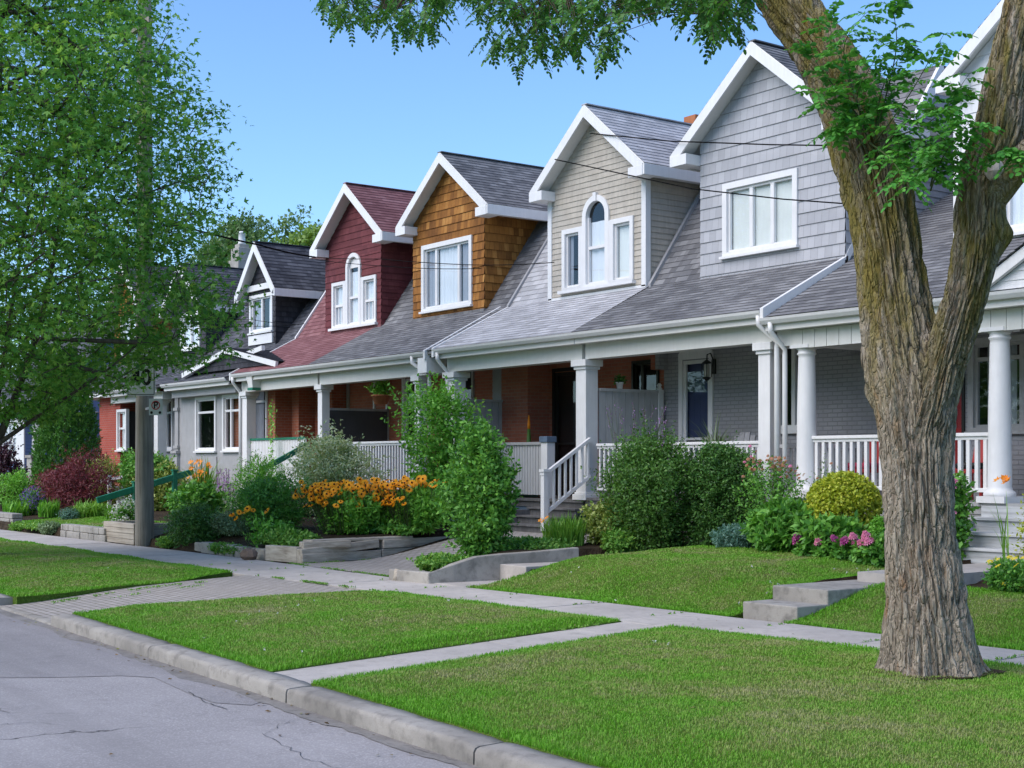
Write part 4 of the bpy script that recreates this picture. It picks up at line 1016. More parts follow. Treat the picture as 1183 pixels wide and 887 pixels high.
front_wall(h, X_G0+.0, X_G1+.5, YB, .2, 4.1, 'brick_grey', [(gd[0],gd[1],gd[2],gd[3]), gw])
frb = Fr(0, YB)
door(h, frb, *gd, leaf='door_blue')
window(h, frb, *gw, mull=(.5,), trim=.10, name='window', drape=[(.6,1)])
porch_floor(h, X_G0, X_G1+.02, 1.10, .4)
column_square(h, at_y(889,400,YC).x, YC, 1.10, zg-.48, .26)
railing(h, X_G0+.25, -16.2, YC, at_y(830,510,YC).z, 1.24)
downspout(h, X_G1-.10, YC, .5, zg-.08, (.12,.30))
# side rail of the porch towards the right neighbour
m = MB(); m.box(X_G1-.17,X_G1-.09,YC+.1,YB,2.0,2.06); m.box(X_G1-.16,X_G1-.10,YC+.1,YB,1.22,1.27); rr_ = part(m, 'railing', 'white', h)
for i in range(13):
    b = MB(); y = YC+.2+i*.13; b.box(X_G1-.15,X_G1-.11,y,y+.04,1.27,2.0); part(b, 'baluster', 'white', rr_)
# lantern on the wall beside the door
lx = at_y(821,420,YB).x+.10; lz = at_y(821,425,YB).z
m = MB(); m.box(lx-.05,lx+.05,YB-.03,YB-.002,lz-.12,lz+.16)
m.tube([(lx,YB-.02,lz+.12),(lx,YB-.10,lz+.27),(lx,YB-.19,lz+.24),(lx,YB-.2,lz+.12)], .012, 8)
m.lathe((lx,YB-.2,lz+.0), [(.02,.14),(.09,.09),(.085,.07),(.02,.07)], 10)
for a in range(4): m.box(lx+(.06 if a%2 else -.07),lx+(.07 if a%2 else -.06),YB-.2+(.06 if a//2 else -.07),YB-.2+(.07 if a//2 else -.06),lz-.19,lz+.075)
m.lathe((lx,YB-.2,lz-.21), [(.02,-.05),(.075,0),(.075,.02),(.02,.02)], 10)
ln_ = part(m, 'wall_lantern', 'black', h)
m = MB(); m.lathe((lx,YB-.2,lz-.185), [(.045,0),(.055,.02),(.055,.23),(.045,.245)], 12); part(m, 'lamp_glass', 'lampglass', ln_)

# ---------------------------------------------------------------- beige lap house
X_B0 = -25.35
h = house_root(-23.0, 'house with beige lap siding dormer, tall arched window and light grey shingles')
zb = 5.24; bx0, bx1 = -23.83, -20.74
def pal(Y, lw, cw, rw, ztop, zs, zbot): pass
cu0, cu1 = at_y(678.5,280,YW).x, at_y(700.5,280,YW).x
cz0 = at_y(690,327,YW).z; czs = at_y(690,249,YW).z
l = (at_y(654,300,YW).x, at_y(670,300,YW).x, at_y(654,330,YW).z, at_y(654,271,YW).z)
r = (at_y(710,300,YW).x, at_y(729,300,YW).x, at_y(710,321,YW).z, at_y(710,258,YW).z)
zlow = cz0
l = (l[0],l[1],zlow,l[3]); r = (r[0],r[1],zlow,l[3])
holes = [l, (cu0,cu1,zlow,czs+(cu1-cu0)/2), r]
dm = dormer(h, bx0, bx1, -22.24, zb, 7.55, .82, 'lap_beige', 'sh_light', .115, .014, holes, ss, corner='white')
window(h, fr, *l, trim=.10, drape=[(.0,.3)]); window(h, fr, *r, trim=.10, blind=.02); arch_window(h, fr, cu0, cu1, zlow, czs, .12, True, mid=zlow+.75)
casing(h, l, r, cu0, cu1, zlow)
yr = roofs(h, X_B0, X_G0, zg, zb, ss, 'sh_light', rake_l='lap_grey', rake_r='steep_grey')
shell(h, X_B0+.005, X_G0-.005, 8.9, yr, zb, 'brick_red')
gutter_and_beam(h, X_B0-.02, X_G0, zg)
bd = (-24.15,-23.28,1.05,3.72)
bw = pxrect((733,424),(760,450),YB); bw = (bw[0], bw[1], 2.25, at_y(733,420,YB).z)
front_wall(h, X_B0, X_G0, YB, .2, 4.1, 'brick_red', [bd, bw])
door(h, frb, *bd, leaf='door_dark', frame='door_dark', arch=False, trim=.07)
window(h, frb, *bw, frame='door_dark', trim=.05, mull=(.33,), sill=True)
m = MB(); m.box(X_B0+.03,-24.35,18.30,YB-.004,.3,4.0); part(m, 'brick_pier', 'brick_red', h)
m = MB(); lap(m, (0,18.62,0), (1,0,0), (0,0,1), [(X_B0-.75,1.2),(X_B0+.05,1.2),(X_B0+.05,4.0),(X_B0-.75,4.0)], .13, .014); part(m, 'alley_siding', 'lap_grey', h)
porch_floor(h, X_B0, X_G0, 1.05, .35, skirt='bluegrey')
cb = column_square(h, at_y(678,500,YC).x, YC, 1.05, zg-.48, .30)
column_square(h, at_y(527,450,YC).x, YC, 1.05, zg-.48, .30)
# steps with white hand railing
steps(h, -22.0, -20.5, YC-.18, 1.05, .44, 4, .29)
xr_ = -20.52; a = at_x(629,545,xr_); b = at_x(663,518,xr_)
m = MB(); yy0, z0_ = a.y, a.z
m.box(xr_-.05,xr_+.05,yy0-.05,yy0+.05,.5,z0_); m.box(xr_-.075,xr_+.075,yy0-.075,yy0+.075,z0_,z0_+.05); m.box(xr_-.062,xr_+.062,yy0-.062,yy0+.062,z0_-.06,z0_-.03)
m.beam((xr_,yy0,z0_-.05),(xr_,YC-.1,z0_+.62),.07,.06); m.beam((xr_,yy0,z0_-.78),(xr_,YC-.1,z0_-.08),.05,.06)
rl = part(m, 'stair_railing', 'white', h)
for i in range(8):
    k = (i+.6)/8; y = yy0+(YC-.1-yy0)*k; b_ = MB(); zt_ = z0_-.06+.67*k; b_.box(xr_-.02,xr_+.02,y-.02,y+.02,zt_-.68,zt_); part(b_, 'baluster', 'white', rl)
px_ = at_y(633,520,YC); m = MB(); m.box(px_.x-.10,px_.x+.10,YC-.1,YC+.1,1.05,2.16); o = part(m, 'newel_post', 'white', h, bevel=.006)
m = MB(); m.box(px_.x-.125,px_.x+.125,YC-.125,YC+.125,2.16,2.28); part(m, 'post_cap', 'bluegrey', o, bevel=.01)
board_panel(h, (at_y(540,520,YC).x,YC), (px_.x-.1,YC), 1.12, at_y(600,514,YC).z, 'greypanel', cap='greytrim')
board_panel(h, (X_B0+.03,17.35), (X_B0+.03,18.88), 1.1, 3.10, 'greypanel', 'privacy_panel', .16, cap='greypanel')
m = MB(); m.box(X_B0-.03,X_B0+.09,18.75,18.87,1.1,3.2); m.lathe((X_B0+.03,18.81,3.2), [(.05,0),(.06,.03),(.03,.05),(.05,.09),(.02,.13)], 10); part(m, 'panel_post', 'white', h)
board_panel(h, (X_G0+.02,17.2), (X_G0+.02,18.85), 1.1, 3.13, 'greypanel', 'privacy_panel', .16, cap='greypanel')
m = MB(); m.box(X_G0-.04,X_G0+.08,18.70,18.82,1.1,3.2); m.lathe((X_G0+.02,18.76,3.2), [(.05,0),(.06,.03),(.03,.05),(.05,.09),(.02,.13)], 10); part(m, 'panel_post', 'white', h)
downspout(h, X_B0+.10, YC, .5, zg-.08, (-.05,.30))

# ---------------------------------------------------------------- orange cedar shake house
X_O0 = -31.1; X_O1 = -25.72
h = house_root(-28.4, 'house with orange cedar shake dormer and wide picture window')
zb = 5.26
wz = (at_y(491,300,YW).x, at_y(543,300,YW).x, at_y(491,357,YW).z, at_y(491,289,YW).z)
dm = dormer(h, -29.3, -26.25, -27.60, zb, 7.54, .77, 'shake_orange', 'sh_grey', .19, .018, [wz], ss)
window(h, fr, *wz, mull=(.25,.75), trim=.11, curtain=[(.28,.72)], drape=[(0,.22),(.78,1)])
yr = roofs(h, X_O0, X_B0-.05, 4.18, zb, ss, 'sh_grey', rake_r=False)
shell(h, X_O0+.005, X_O1-.005, 8.9, yr, zb, 'brick_red')
m = MB(); a, b = X_O1-.02, X_O1+.05; vs = []
for xx in (a,b): vs += [(xx,YG-.10,4.0),(xx,YG-.10,4.2),(xx,YW+.05,zb+.03),(xx,YW+.05,zb-.2)]
m.add(vs, [(3,2,1,0),(4,5,6,7),(0,1,5,4),(1,2,6,5),(2,3,7,6),(3,0,4,7)]); m.box(X_O1-.3,X_O1+.06,YG-.06,YC+.15,3.72,4.05); part(m, 'rake_board', 'white', h)
gutter_and_beam(h, X_O0, X_O1, 4.18)
od = (at_y(468,440,YB).x, at_y(484,440,YB).x, 1.05, at_y(468,438,YB).z)
ow = (at_y(434,440,YB).x, at_y(447,440,YB).x, 2.0, at_y(440,444,YB).z)
ow2 = (at_y(541,420,YB).x-.5, at_y(546,420,YB).x, 2.0, at_y(541,420,YB).z)
front_wall(h, X_O0, X_O1, YB, .2, 4.1, 'brick_red', [od, ow, ow2])
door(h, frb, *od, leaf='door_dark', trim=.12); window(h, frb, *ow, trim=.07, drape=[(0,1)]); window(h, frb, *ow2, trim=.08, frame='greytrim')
porch_floor(h, X_O0, X_O1, 1.05, .35)
column_square(h, at_y(486,450,YC).x, YC, 1.05, 3.72, .20)
railing(h, X_O0+.05, at_y(482,450,YC).x, YC, at_y(430,510,YC).z, 1.15, .12)
downspout(h, X_O1-.55, YC, .5, 4.10, (.28,.28))

# ---------------------------------------------------------------- burgundy house
X_R0 = -35.85
h = house_root(-33.4, 'house with burgundy shake dormer, three-part arched window and burgundy roof')
zb = 5.26
c0, c1 = at_y(403,340,YW).x, at_y(415.5,340,YW).x
zl = at_y(388,377,YW).z; zs = at_y(409,309,YW).z
l = (at_y(386.5,350,YW).x, at_y(397.5,350,YW).x, zl, at_y(387,331,YW).z); r = (at_y(421,350,YW).x, at_y(433.5,350,YW).x, zl, at_y(421,322,YW).z)
r = (r[0], r[1], zl, l[3])
dm = dormer(h, -33.75, -30.82, -32.10, zb, 7.52, .80, 'shake_red', 'sh_red', .17, .015, [l,(c0,c1,zl,zs+(c1-c0)/2),r], ss)
window(h, fr, *l, trim=.09, trans=(.5,), muntin=((.33,.0,.48),(.66,.0,.48)), curtain=[(0,1)]); window(h, fr, *r, trim=.09, trans=(.5,), muntin=((.33,.0,.48),(.66,.0,.48)), curtain=[(0,1)])
arch_window(h, fr, c0, c1, zl, zs, .10, mid=zl+(zs-zl)*.47, fill=True)
casing(h, l, r, c0, c1, zl)
yr = roofs(h, X_R0+.35, X_O0, 4.18, zb, ss, 'sh_red', rake_l='white')
shell(h, X_R0+.355, X_O0-.005, 8.9, yr, zb, 'brick_orange')
gutter_and_beam(h, X_R0+.3, X_O0, 4.18)
# stepped brick front at the left end of the porch
ya, yb_, yc_ = 17.45, 17.95, 18.45
xa_ = at_y(318,450,ya).x; xb2 = at_y(345,450,yb_).x
m = MB(); lap(m, (0,ya,0), (1,0,0), (0,0,1), [(-38.2,.2),(xa_,.2),(xa_,4.0),(-38.2,4.0)], 50, 0, [(at_y(292,460,ya).x,at_y(308,460,ya).x,2.12,at_y(300,442,ya).z)], v_start=.2)
lap(m, (xa_,0,0), (0,1,0), (0,0,1), [(ya,.2),(yb_,.2),(yb_,4.0),(ya,4.0)], 50, 0, v_start=.2)
lap(m, (0,yb_,0), (1,0,0), (0,0,1), [(xa_,.2),(xb2,.2),(xb2,4.0),(xa_,4.0)], 50, 0, v_start=.2)
lap(m, (xb2,0,0), (0,1,0), (0,0,1), [(yb_,.2),(yc_,.2),(yc_,4.0),(yb_,4.0)], 50, 0, v_start=.2)
lap(m, (0,yc_,0), (1,0,0), (0,0,1), [(xb2,.2),(-33.3,.2),(-33.3,4.0),(xb2,4.0)], 50, 0, v_start=.2)
m.box(-38.2,-33.3,yc_+.02,YB,.2,4.0); part(m, 'stepped_brick_front', 'brick_orange', h)
window(h, Fr(0,ya), at_y(292,460,ya).x, at_y(308,460,ya).x, 2.12, at_y(300,442,ya).z, trans=(.72,), trim=.08, drape=[(0,.6)])
rw = (at_y(386,450,YB).x-.5, at_y(403,450,YB).x-.05, 2.2, at_y(390,433,YB).z)
front_wall(h, -33.4, X_O0, YB, .2, 4.1, 'brick_red', [rw]); window(h, frb, *rw, trim=.10, frame='greytrim', mull=(.3,), trans=(.55,), drape=[(.1,.45)])
porch_floor(h, X_R0+.3, X_O0, 1.05, .35)
for px in (374,):
    column_square(h, at_y(px,450,YC).x, YC, 1.05, 3.72, .22)
column_square(h, -35.35, YC, 1.05, 3.72, .28)
downspout(h, X_R0+.42, YC, .4, 4.10, (-.12,.28))
cx0, cx1 = -35.2, at_y(354,505,YC).x
bp = board_panel(h, (cx0,YC), (cx1,YC), 1.1, at_y(320,508,YC).z, 'white', cap='green')
m = MB(); m.box(cx1-.05,cx1+.06,YC-.06,YC+.06,1.05,2.28); part(m, 'newel_post', 'green', h)
b_ = at_x(302,543,cx1); m = MB(); m.beam((cx1,b_.y,b_.z),(cx1,YC,2.2),.08,.13); m.box(cx1-.05,cx1+.05,b_.y-.05,b_.y+.05,.3,b_.z+.12); part(m, 'stair_handrail', 'green', h)
bp = board_panel(h, (cx1-.02,b_.y+.2), (cx1-.02,YC-.05), .5, 1.0, 'white', 'stair_board_panel', rails=False)
steps(h, cx1+.05, cx1+1.1, YC-.18, 1.05, .42, 4, .29)
railing(h, cx1+1.2, X_O0-.1, YC, at_y(430,510,YC).z, 1.15, .12)
pp = MB(); frp = Fr(X_O0-.04, 17.1, (0,1)); pp.fbox(frp, 0, 1.75, -.03, .03, 1.05, 3.08); o = part(pp, 'privacy_panel', 'darkpanel', h)
m = MB(); m.fbox(frp, 0, 1.78, -.04, .04, 3.08, 3.14); m.fbox(frp, 1.75, 1.82, -.04, .04, 1.05, 3.14); m.fbox(frp, -.06, 0, -.04, .04, 1.05, 3.14); part(m, 'panel_frame', 'greytrim', o)
# sconce-like white bracket and nest box on the left column
m = MB(); q = at_y(295,440,16.75); m.add([(q.x-.14,16.62,q.z-.18),(q.x+.10,16.62,q.z-.18),(q.x+.10,16.86,q.z-.18),(q.x-.14,16.86,q.z-.18),(q.x-.2,16.55,q.z+.2),(q.x+.16,16.55,q.z+.2),(q.x+.16,16.9,q.z+.2),(q.x-.2,16.9,q.z+.2)], [(3,2,1,0),(4,5,6,7),(0,1,5,4),(1,2,6,5),(2,3,7,6),(3,0,4,7)])
o = part(m, 'column_bracket', 'offwhite', h); m = MB(); m.box(q.x-.17,q.x+.13,16.6,16.88,q.z-.25,q.z-.185); part(m, 'bracket_base', 'green', o)

# ---------------------------------------------------------------- right-hand neighbour with round columns
X_N1 = -10.9
h = house_root(-13.3, 'right-hand house with white siding dormer, round white columns and porch steps behind the big tree')
zgn = 4.07; zb = 5.0
wz = (-12.62, -10.9, 5.28, 7.1)
dm = dormer(h, -13.52, -10.0, -11.72, 4.93, 7.70, .80, 'lap_white', 'sh_grey', .21, .014, [wz], .53, corner='white', z_st=5.07, ov=.22, ovx=.15)
window(h, fr, *wz, mull=(.33,.66), trim=.14, curtain=[(0,1)])
m = MB(); lap(m, (0,YW-.02,0), (1,0,0), (0,0,1), [(-13.0,4.75),(-10.0,4.75),(-10.0,5.12),(-13.0,5.12)], .2, .016); part(m, 'dormer_base', 'shake_dark', h)
m = MB(); V = Vector((0,1,.53)).normalized(); lap(m, (X_G1+.06,YG-.06,zgn+.012), (1,0,0), V, [(0,0),(9.7,0),(9.7,9.5),(0,9.5)], .14, .011)
ye_, ze_ = YG-.06+9.5*V.y, zgn+.012+9.5*V.z; m.quad((X_G1+.06,ye_,ze_),(-6,ye_,ze_),(-6,ye_+6,ze_-2.6),(X_G1+.06,ye_+6,ze_-2.6)); part(m, 'main_roof', 'sh_grey', h)
gutter_and_beam(h, X_G1-.02, -6.0, zgn, beam_h=.24, beam='offwhite')
m = MB()
for i in range(24): x = X_G1+.35+i*.245; m.box(x,x+.235,YC-.175,YC-.152,zgn-.5,zgn-.21)
part(m, 'beam_boards', 'beam', h)
m = MB(); m.box(X_G1+.12,X_G1+.3,YC-.1,YB,zgn-.42,zgn-.2); part(m, 'side_beam', 'offwhite', h)
nw = (at_y(1126,420,YB).x, -10.0, at_y(1130,494,YB).z, at_y(1130,398,YB).z)
nd = (at_y(1096,420,YB).x, at_y(1112,420,YB).x, 1.2, 3.4)
front_wall(h, X_G1+.5, -6.0, YB, .2, 4.0, 'brick_grey', [nw, nd])
window(h, frb, *nw, mull=(.24,.5,.76), trans=(.82,), trim=.10, frame='greytrim', drape=[(.05,.2),(.55,.7)])
door(h, frb, *nd, leaf='redchair', frame='door_dark', arch=False, storm=False, glass=(.2,.5,.8,.9), trim=.05)
m = MB(); m.box(X_G1+.01,X_G1+.12,18.95,26,.2,5.2); m.box(-6.1,-6,18.95,28,.2,6.5); m.box(X_G1,-6,28,28.1,.2,7); m.box(X_G1+.12,-6.1,18.95,27.9,.3,1.1); part(m, 'side_wall', 'brick_grey', h)
porch_floor(h, X_G1+.06, -6.0, 1.20, .45, skirt='greytrim', mat='greytrim')
c0x = at_y(932,450,YC).x; c1x = at_y(1155,480,YC).x
column_round(h, c0x, YC, 1.2, zgn-.44); column_round(h, c1x, YC, 1.2, zgn-.44); column_round(h, -9.4, YC, 1.2, zgn-.44)
railing(h, c0x+.15, c1x-.15, YC, 2.18, 1.34, .135, bw=.055)
m = MB(); m.box(X_G1+.36,X_G1+.44,YC+.1,YB,2.0,2.06); m.box(X_G1+.37,X_G1+.43,YC+.1,YB,1.3,1.35); part(m, 'side_rail', 'white', h)
steps(h, -11.85, -9.2, YC-.18, 1.20, .44, 4, .30, 'wornstep')
m = MB(); m.box(-11.85,-9.2,YC-.22,YC-.185,1.0,1.16); part(m, 'top_riser', 'wornstep', h)
downspout(h, X_G1+.16, YC, .5, zgn-.08, (-.02,.36))
# little pediment over the steps
pm = MB(); xa = -10.45; hw = 1.15; z0_ = zgn+.02; sl = .58
for sg in (-1,1):
    e = Vector((xa+sg*hw,0,z0_)); p = Vector((xa,0,z0_+sl*hw)); q = [e,(e+Vector((0,0,.16))),p+Vector((0,0,.16)),p]
    pm.add([(v.x,YG-.16,v.z) for v in q]+[(v.x,YG-.08,v.z) for v in q], [(0,1,2,3),(7,6,5,4),(0,4,5,1),(1,5,6,2),(2,6,7,3),(3,7,4,0)])
o = part(pm, 'pediment', 'white', h)
m = MB(); lap(m, (0,YG-.06,0), (1,0,0), (0,0,1), [(xa-hw,z0_),(xa+hw,z0_),(xa,z0_+sl*hw)], .12, .012); part(m, 'pediment_siding', 'lap_white', o)
m = MB()
for sg in (-1,1):
    V = Vector((-sg,0,sl)).normalized(); U = Vector((0,sg,0)); O = Vector((xa+sg*(hw+.08),YG-.2,z0_+.13)); L0 = (hw+.08)*math.hypot(1,sl)
    lap(m, O, U, V, [(0,0),(2.2,0),(2.2,L0),(0,L0)] if sg > 0 else [(-2.2,0),(0,0),(0,L0),(-2.2,L0)], .14, .011)
part(m, 'pediment_roof', 'sh_grey', o)

# ---------------------------------------------------------------- dark shingled house with grey glazed porch
h = house_root(-38.6, 'dark charcoal house with a small gabled dormer and glazed grey front porch')
zg2 = 4.12; zb = 5.2; X_D0, X_D1 = -41.3, -36.1
wz = (at_y(291,360,YW).x, at_y(314,360,YW).x, at_y(291,383,YW).z, at_y(291,346,YW).z)
dm = dormer(h, -38.5, -36.72, -37.5, zb, 6.72, 1.14, 'shake_dark', 'sh_dark', .15, .014, [wz], 1.1, ret=0, ov=.28, ovx=.28)
window(h, fr, *wz, mull=(.5,), trim=.10, curtain=[(.75,1)], drape=[(.05,.42)])
m = MB(); zc = at_y(300,330,YW-.1).z; m.box(-38.45,-36.65,YW-.10,YW-.03,zc-.12,zc+.05); part(m, 'gable_trim', 'white', dm)
m = MB(); m.box(wz[0]-.12,wz[1]+.12,YW-.06,YW-.005,wz[2]-.42,wz[2]-.14); part(m, 'apron_panel', 'white', dm)
yr = roofs(h, X_D0, X_D1+.45, zg2, zb, 1.25, 'sh_dark', zridge=7.7, exp=.15)
shell(h, X_D0+.005, X_D1+.44, 7.7, yr, zb, 'brick_red')
gutter_and_beam(h, X_D0+.9, X_D1+.25, zg2+.0, .2, 'greytrim')
# glazed porch: front with canted left side
yf = 17.15; xl_ = at_y(207,480,yf).x; x0w, x1w = xl_, -36.0
wins = [(at_y(228,480,yf).x, at_y(249,480,yf).x), (at_y(259.5,480,yf).x, at_y(279,480,yf).x)]
zt_, zb_2 = at_y(230,462,yf).z, at_y(230,519,yf).z
m = MB(); holes = [(a, b, zb_2, zt_) for a, b in wins]
lap(m, (0,yf,0), (1,0,0), (0,0,1), [(x0w,.2),(x1w,.2),(x1w,3.95),(x0w,3.95)], 50, 0, holes, v_start=.2)
fl = Fr(x0w, yf, (-.6,.8)); fl2 = Fr(x0w-.6*1.5, yf+.8*1.5, (.6,-.8))
y2 = 17.9; w2 = [(at_y(176,490,y2).x, at_y(187,490,y2).x), (at_y(192,490,y2).x, at_y(199,490,y2).x)]; zt2, zb3 = at_y(185,463,y2).z, at_y(185,518,y2).z
lap(m, (0,y2,0), (1,0,0), (0,0,1), [(x0w-3.0,.2),(x0w+.05,.2),(x0w+.05,3.95),(x0w-3.0,3.95)], 50, 0, [(a, b, zb3, zt2) for a, b in w2], v_start=.2)
m.box(x0w-.02,x0w+.03,yf+.002,y2,.2,3.95)
m.box(x1w-.03,x1w,yf+.002,YB,.2,3.95)
for a, b in wins: m.box(a-.12,b+.12,yf-.03,yf-.002,1.15,zb_2-.22); 
part(m, 'glazed_porch', 'greytrim', h)
for a, b in wins: window(h, Fr(0,yf), a, b, zb_2, zt_, trans=(.74,), trim=.085, mull=(() if a < wins[0][0]+.1 else (.36,)))
for a, b in w2: window(h, Fr(0,y2), a, b, zb3, zt2, trans=(.74,), trim=.085)
m = MB(); m.box(x0w-.28,x0w+.06,yf-.10,yf+.2,.2,2.05); m.box(x0w-.33,x0w+.10,yf-.15,yf+.2,2.05,2.13); m.box(x0w-.22,x0w+.02,yf-.05,yf+.2,2.13,3.9)
for z in (2.2,3.35,3.75): m.box(x0w-.27,x0w+.06,yf-.09,yf+.2,z,z+.09)
part(m, 'porch_pillar', 'greytrim', h)
# cross gable line on the porch roof
A_ = at_y(213,433,16.75); B_ = at_y(264,404,16.75); C_ = Vector((2*B_.x-A_.x, 16.75, A_.z))
m = MB(); lap(m, (0,16.78,0), (1,0,0), (0,0,1), [(A_.x,A_.z),(C_.x,C_.z),(B_.x,B_.z)], .15, .012); cg = part(m, 'cross_gable', 'shake_dark', h)
m = MB()
for e in (A_, C_):
    V = Vector((B_.x-e.x, 0, B_.z-e.z)); n_ = Vector((-V.z,0,V.x)).normalized(); n_ = n_ if n_.z > 0 else -n_
    q = [e-n_*.10, e+n_*.04, B_+n_*.04, B_-n_*.10]
    m.add([(v.x,16.66,v.z) for v in q]+[(v.x,16.74,v.z) for v in q], [(0,1,2,3),(7,6,5,4),(0,4,5,1),(1,5,6,2),(2,6,7,3),(3,7,4,0)])
part(m, 'gable_trim', 'white', cg); m = MB()
for e, sg in ((A_,-1),(C_,1)):
    V = Vector((B_.x-e.x, 0, B_.z-e.z)); L0 = V.length; V.normalize()
    lap(m, (e.x,16.70,e.z+.05), (0,sg,0), V, [(0,0),(1.9,0),(1.9,L0),(0,L0)] if sg > 0 else [(-1.9,0),(0,0),(0,L0),(-1.9,L0)], .15, .011)
part(m, 'gable_roof', 'sh_dark', cg)
q0, q1 = at_y(270,414,16.8), at_y(308,402,17.0); m = MB(); m.beam((q0.x,16.9,q0.z),(q1.x,16.9,q1.z),.1,.13); part(m, 'eave_trim', 'white', h)

# ---------------------------------------------------------------- twin of the dark house further left
h = house_root(-43.6, 'dark-roofed house half hidden by the maple, with a white capped chimney')
wz = (-43.4,-42.1,5.5,6.5)
dm = dormer(h, -44.2, -41.55, -42.9, 5.2, 6.75, .9, 'shake_dark', 'sh_dark', .15, .014, [wz], 1.1, ret=0)
window(h, fr, *wz, mull=(.5,), trim=.12, curtain=[(0,1)])
yr = roofs(h, -45.5, -41.3, zg2, 5.2, 1.25, 'sh_dark', zridge=7.7, exp=.15); shell(h, -45.49, -41.31, 7.7, yr, 5.2, 'brick_red')
q = at_y(278,290,23.0); m = MB(); m.box(q.x-.42,q.x+.42,22.7,23.4,6.5,q.z-.35); m.box(q.x-.34,q.x+.34,22.76,23.34,q.z-.35,q.z+.1); m.box(q.x-.2,q.x+.2,22.85,23.25,q.z+.1,q.z+.25)
ch = part(m, 'chimney', 'stone', h, bevel=.02); m = MB(); m.lathe((q.x,23.05,q.z+.25), [(.16,0),(.13,.08),(.12,.4),(.15,.42),(.15,.46),(.05,.5)], 12); part(m, 'chimney_pot', 'white', ch)
gutter_and_beam(h, -45.5, -41.0, zg2, .2)
front_wall(h, -45.5, -41.2, YB, .2, 4.1, 'brick_bright', [(-44.6,-43.3,1.8,3.4)])
window(h, frb, -44.6, -43.3, 1.8, 3.4, mull=(.5,), trans=(.6,))
column_square(h, -41.6, YC, 1.0, 3.75, .3); porch_floor(h, -45.5, -41.2, 1.0, .3)

# ---------------------------------------------------------------- scarlet brick bay house
h = house_root(-47.3, 'scarlet red brick house with an angled window bay behind the tall cedar')
yf = 17.0; c = at_y(115,480,yf).x; wr_ = (at_y(137,480,yf).x, at_y(146,480,yf).x, at_y(140,518,yf).z, at_y(140,476,yf).z)
m = MB(); lap(m, (0,yf,0), (1,0,0), (0,0,1), [(c,.2),(-45.0,.2),(-45.0,3.95),(c,3.95)], 50, 0, [wr_], v_start=.2)
f2 = Fr(c-1.3, yf+1.0, (.793,-.61)); lap(m, (c-1.3,yf+1.0,0), (.793,-.61,0), (0,0,1), [(0,.2),(1.64,.2),(1.64,3.95),(0,3.95)], 50, 0, [(.75,1.35,wr_[2],wr_[3])], v_start=.2)
lap(m, (-45.0,0,0), (0,1,0), (0,0,1), [(yf,.2),(YB,.2),(YB,3.95),(yf,3.95)], 50, 0, v_start=.2); part(m, 'brick_bay', 'brick_bright', h)
window(h, Fr(0,yf), *wr_, trans=(.55,), trim=.09, muntin=((.5,0,.5),), curtain=[(0,1)]); window(h, f2, .75, 1.35, wr_[2], wr_[3], trans=(.75,), trim=.09, curtain=[(0,1)])
m = MB(); m.box(c-1.5,-44.6,16.6,18.9,3.95,4.15); part(m, 'eave', 'offwhite', h)
yr = roofs(h, -50.5, -45.5, 4.15, 5.3, 1.25, 'sh_dark', zridge=8.2, exp=.15); shell(h, -50.49, -45.51, 8.2, yr, 5.3, 'brick_bright')
dm = dormer(h, -49.5, -46.6, -48.05, 5.3, 7.3, .9, 'shake_orange', 'sh_dark', .2, .016, [(-48.7,-47.4,5.6,6.9)], 1.25); window(h, fr, -48.7,-47.4,5.6,6.9, mull=(.5,), trim=.12, curtain=[(0,1)])
front_wall(h, -50.5, -45.0, YB, .2, 4.1, 'brick_bright')

# ---------------------------------------------------------------- blue house at the far left
h = house_root(-57.0, 'blue lap-sided house with white trim at the far left edge')
yf = 17.0; c = at_y(29,500,yf).x; ww = (at_y(5,500,yf).x, at_y(20,500,yf).x, at_y(12,528,yf).z, at_y(12,490,yf).z)
m = MB(); lap(m, (0,yf,0), (1,0,0), (0,0,1), [(-63,.2),(c,.2),(c,3.6),(-63,3.6)], .13, .014, [ww]); part(m, 'front_wall', 'lap_blue', h)
m = MB(); lap(m, (c,0,0), (0,1,0), (0,0,1), [(yf,.2),(19.5,.2),(19.5,3.6),(yf,3.6)], .13, .014); part(m, 'side_wall', 'lap_blue', h)
window(h, Fr(0,yf), *ww, trim=.2, mull=(.33,.66), trans=(.6,), curtain=[(0,1)])
m = MB(); m.box(c-.9,c+.0,yf-.05,yf-.002,.3,3.6); part(m, 'white_panel', 'white', h)
yr = roofs(h, -63, -53.6, 4.0, 5.4, 1.0, 'sh_dark', zridge=8.0, exp=.15); shell(h, -62.9, -53.7, 8.0, yr, 5.4, 'lap_blue')
gutter_and_beam(h, -63, -53.6, 3.95, .2)
q = at_y(43,500,16.6); m = MB(); m.box(q.x-.28,q.x+.28,16.3,16.9,.3,1.95); m.box(q.x-.34,q.x+.34,16.25,16.95,1.95,2.05); part(m, 'pillar_base', 'stone', h); m = MB(); m.lathe((q.x,16.6,2.05), [(.22,0),(.2,.05),(.15,1.5)], 14); part(m, 'column', 'greytrim', h)
q = at_y(803,137,26); m = MB(); m.box(q.x-.22,q.x+.22,25.8,26.25,8.3,q.z+.05); 
for o in bpy.data.objects:
    if o.get('label','').startswith('house with beige'):
        ch = part(m, 'chimney', 'terracotta', o)
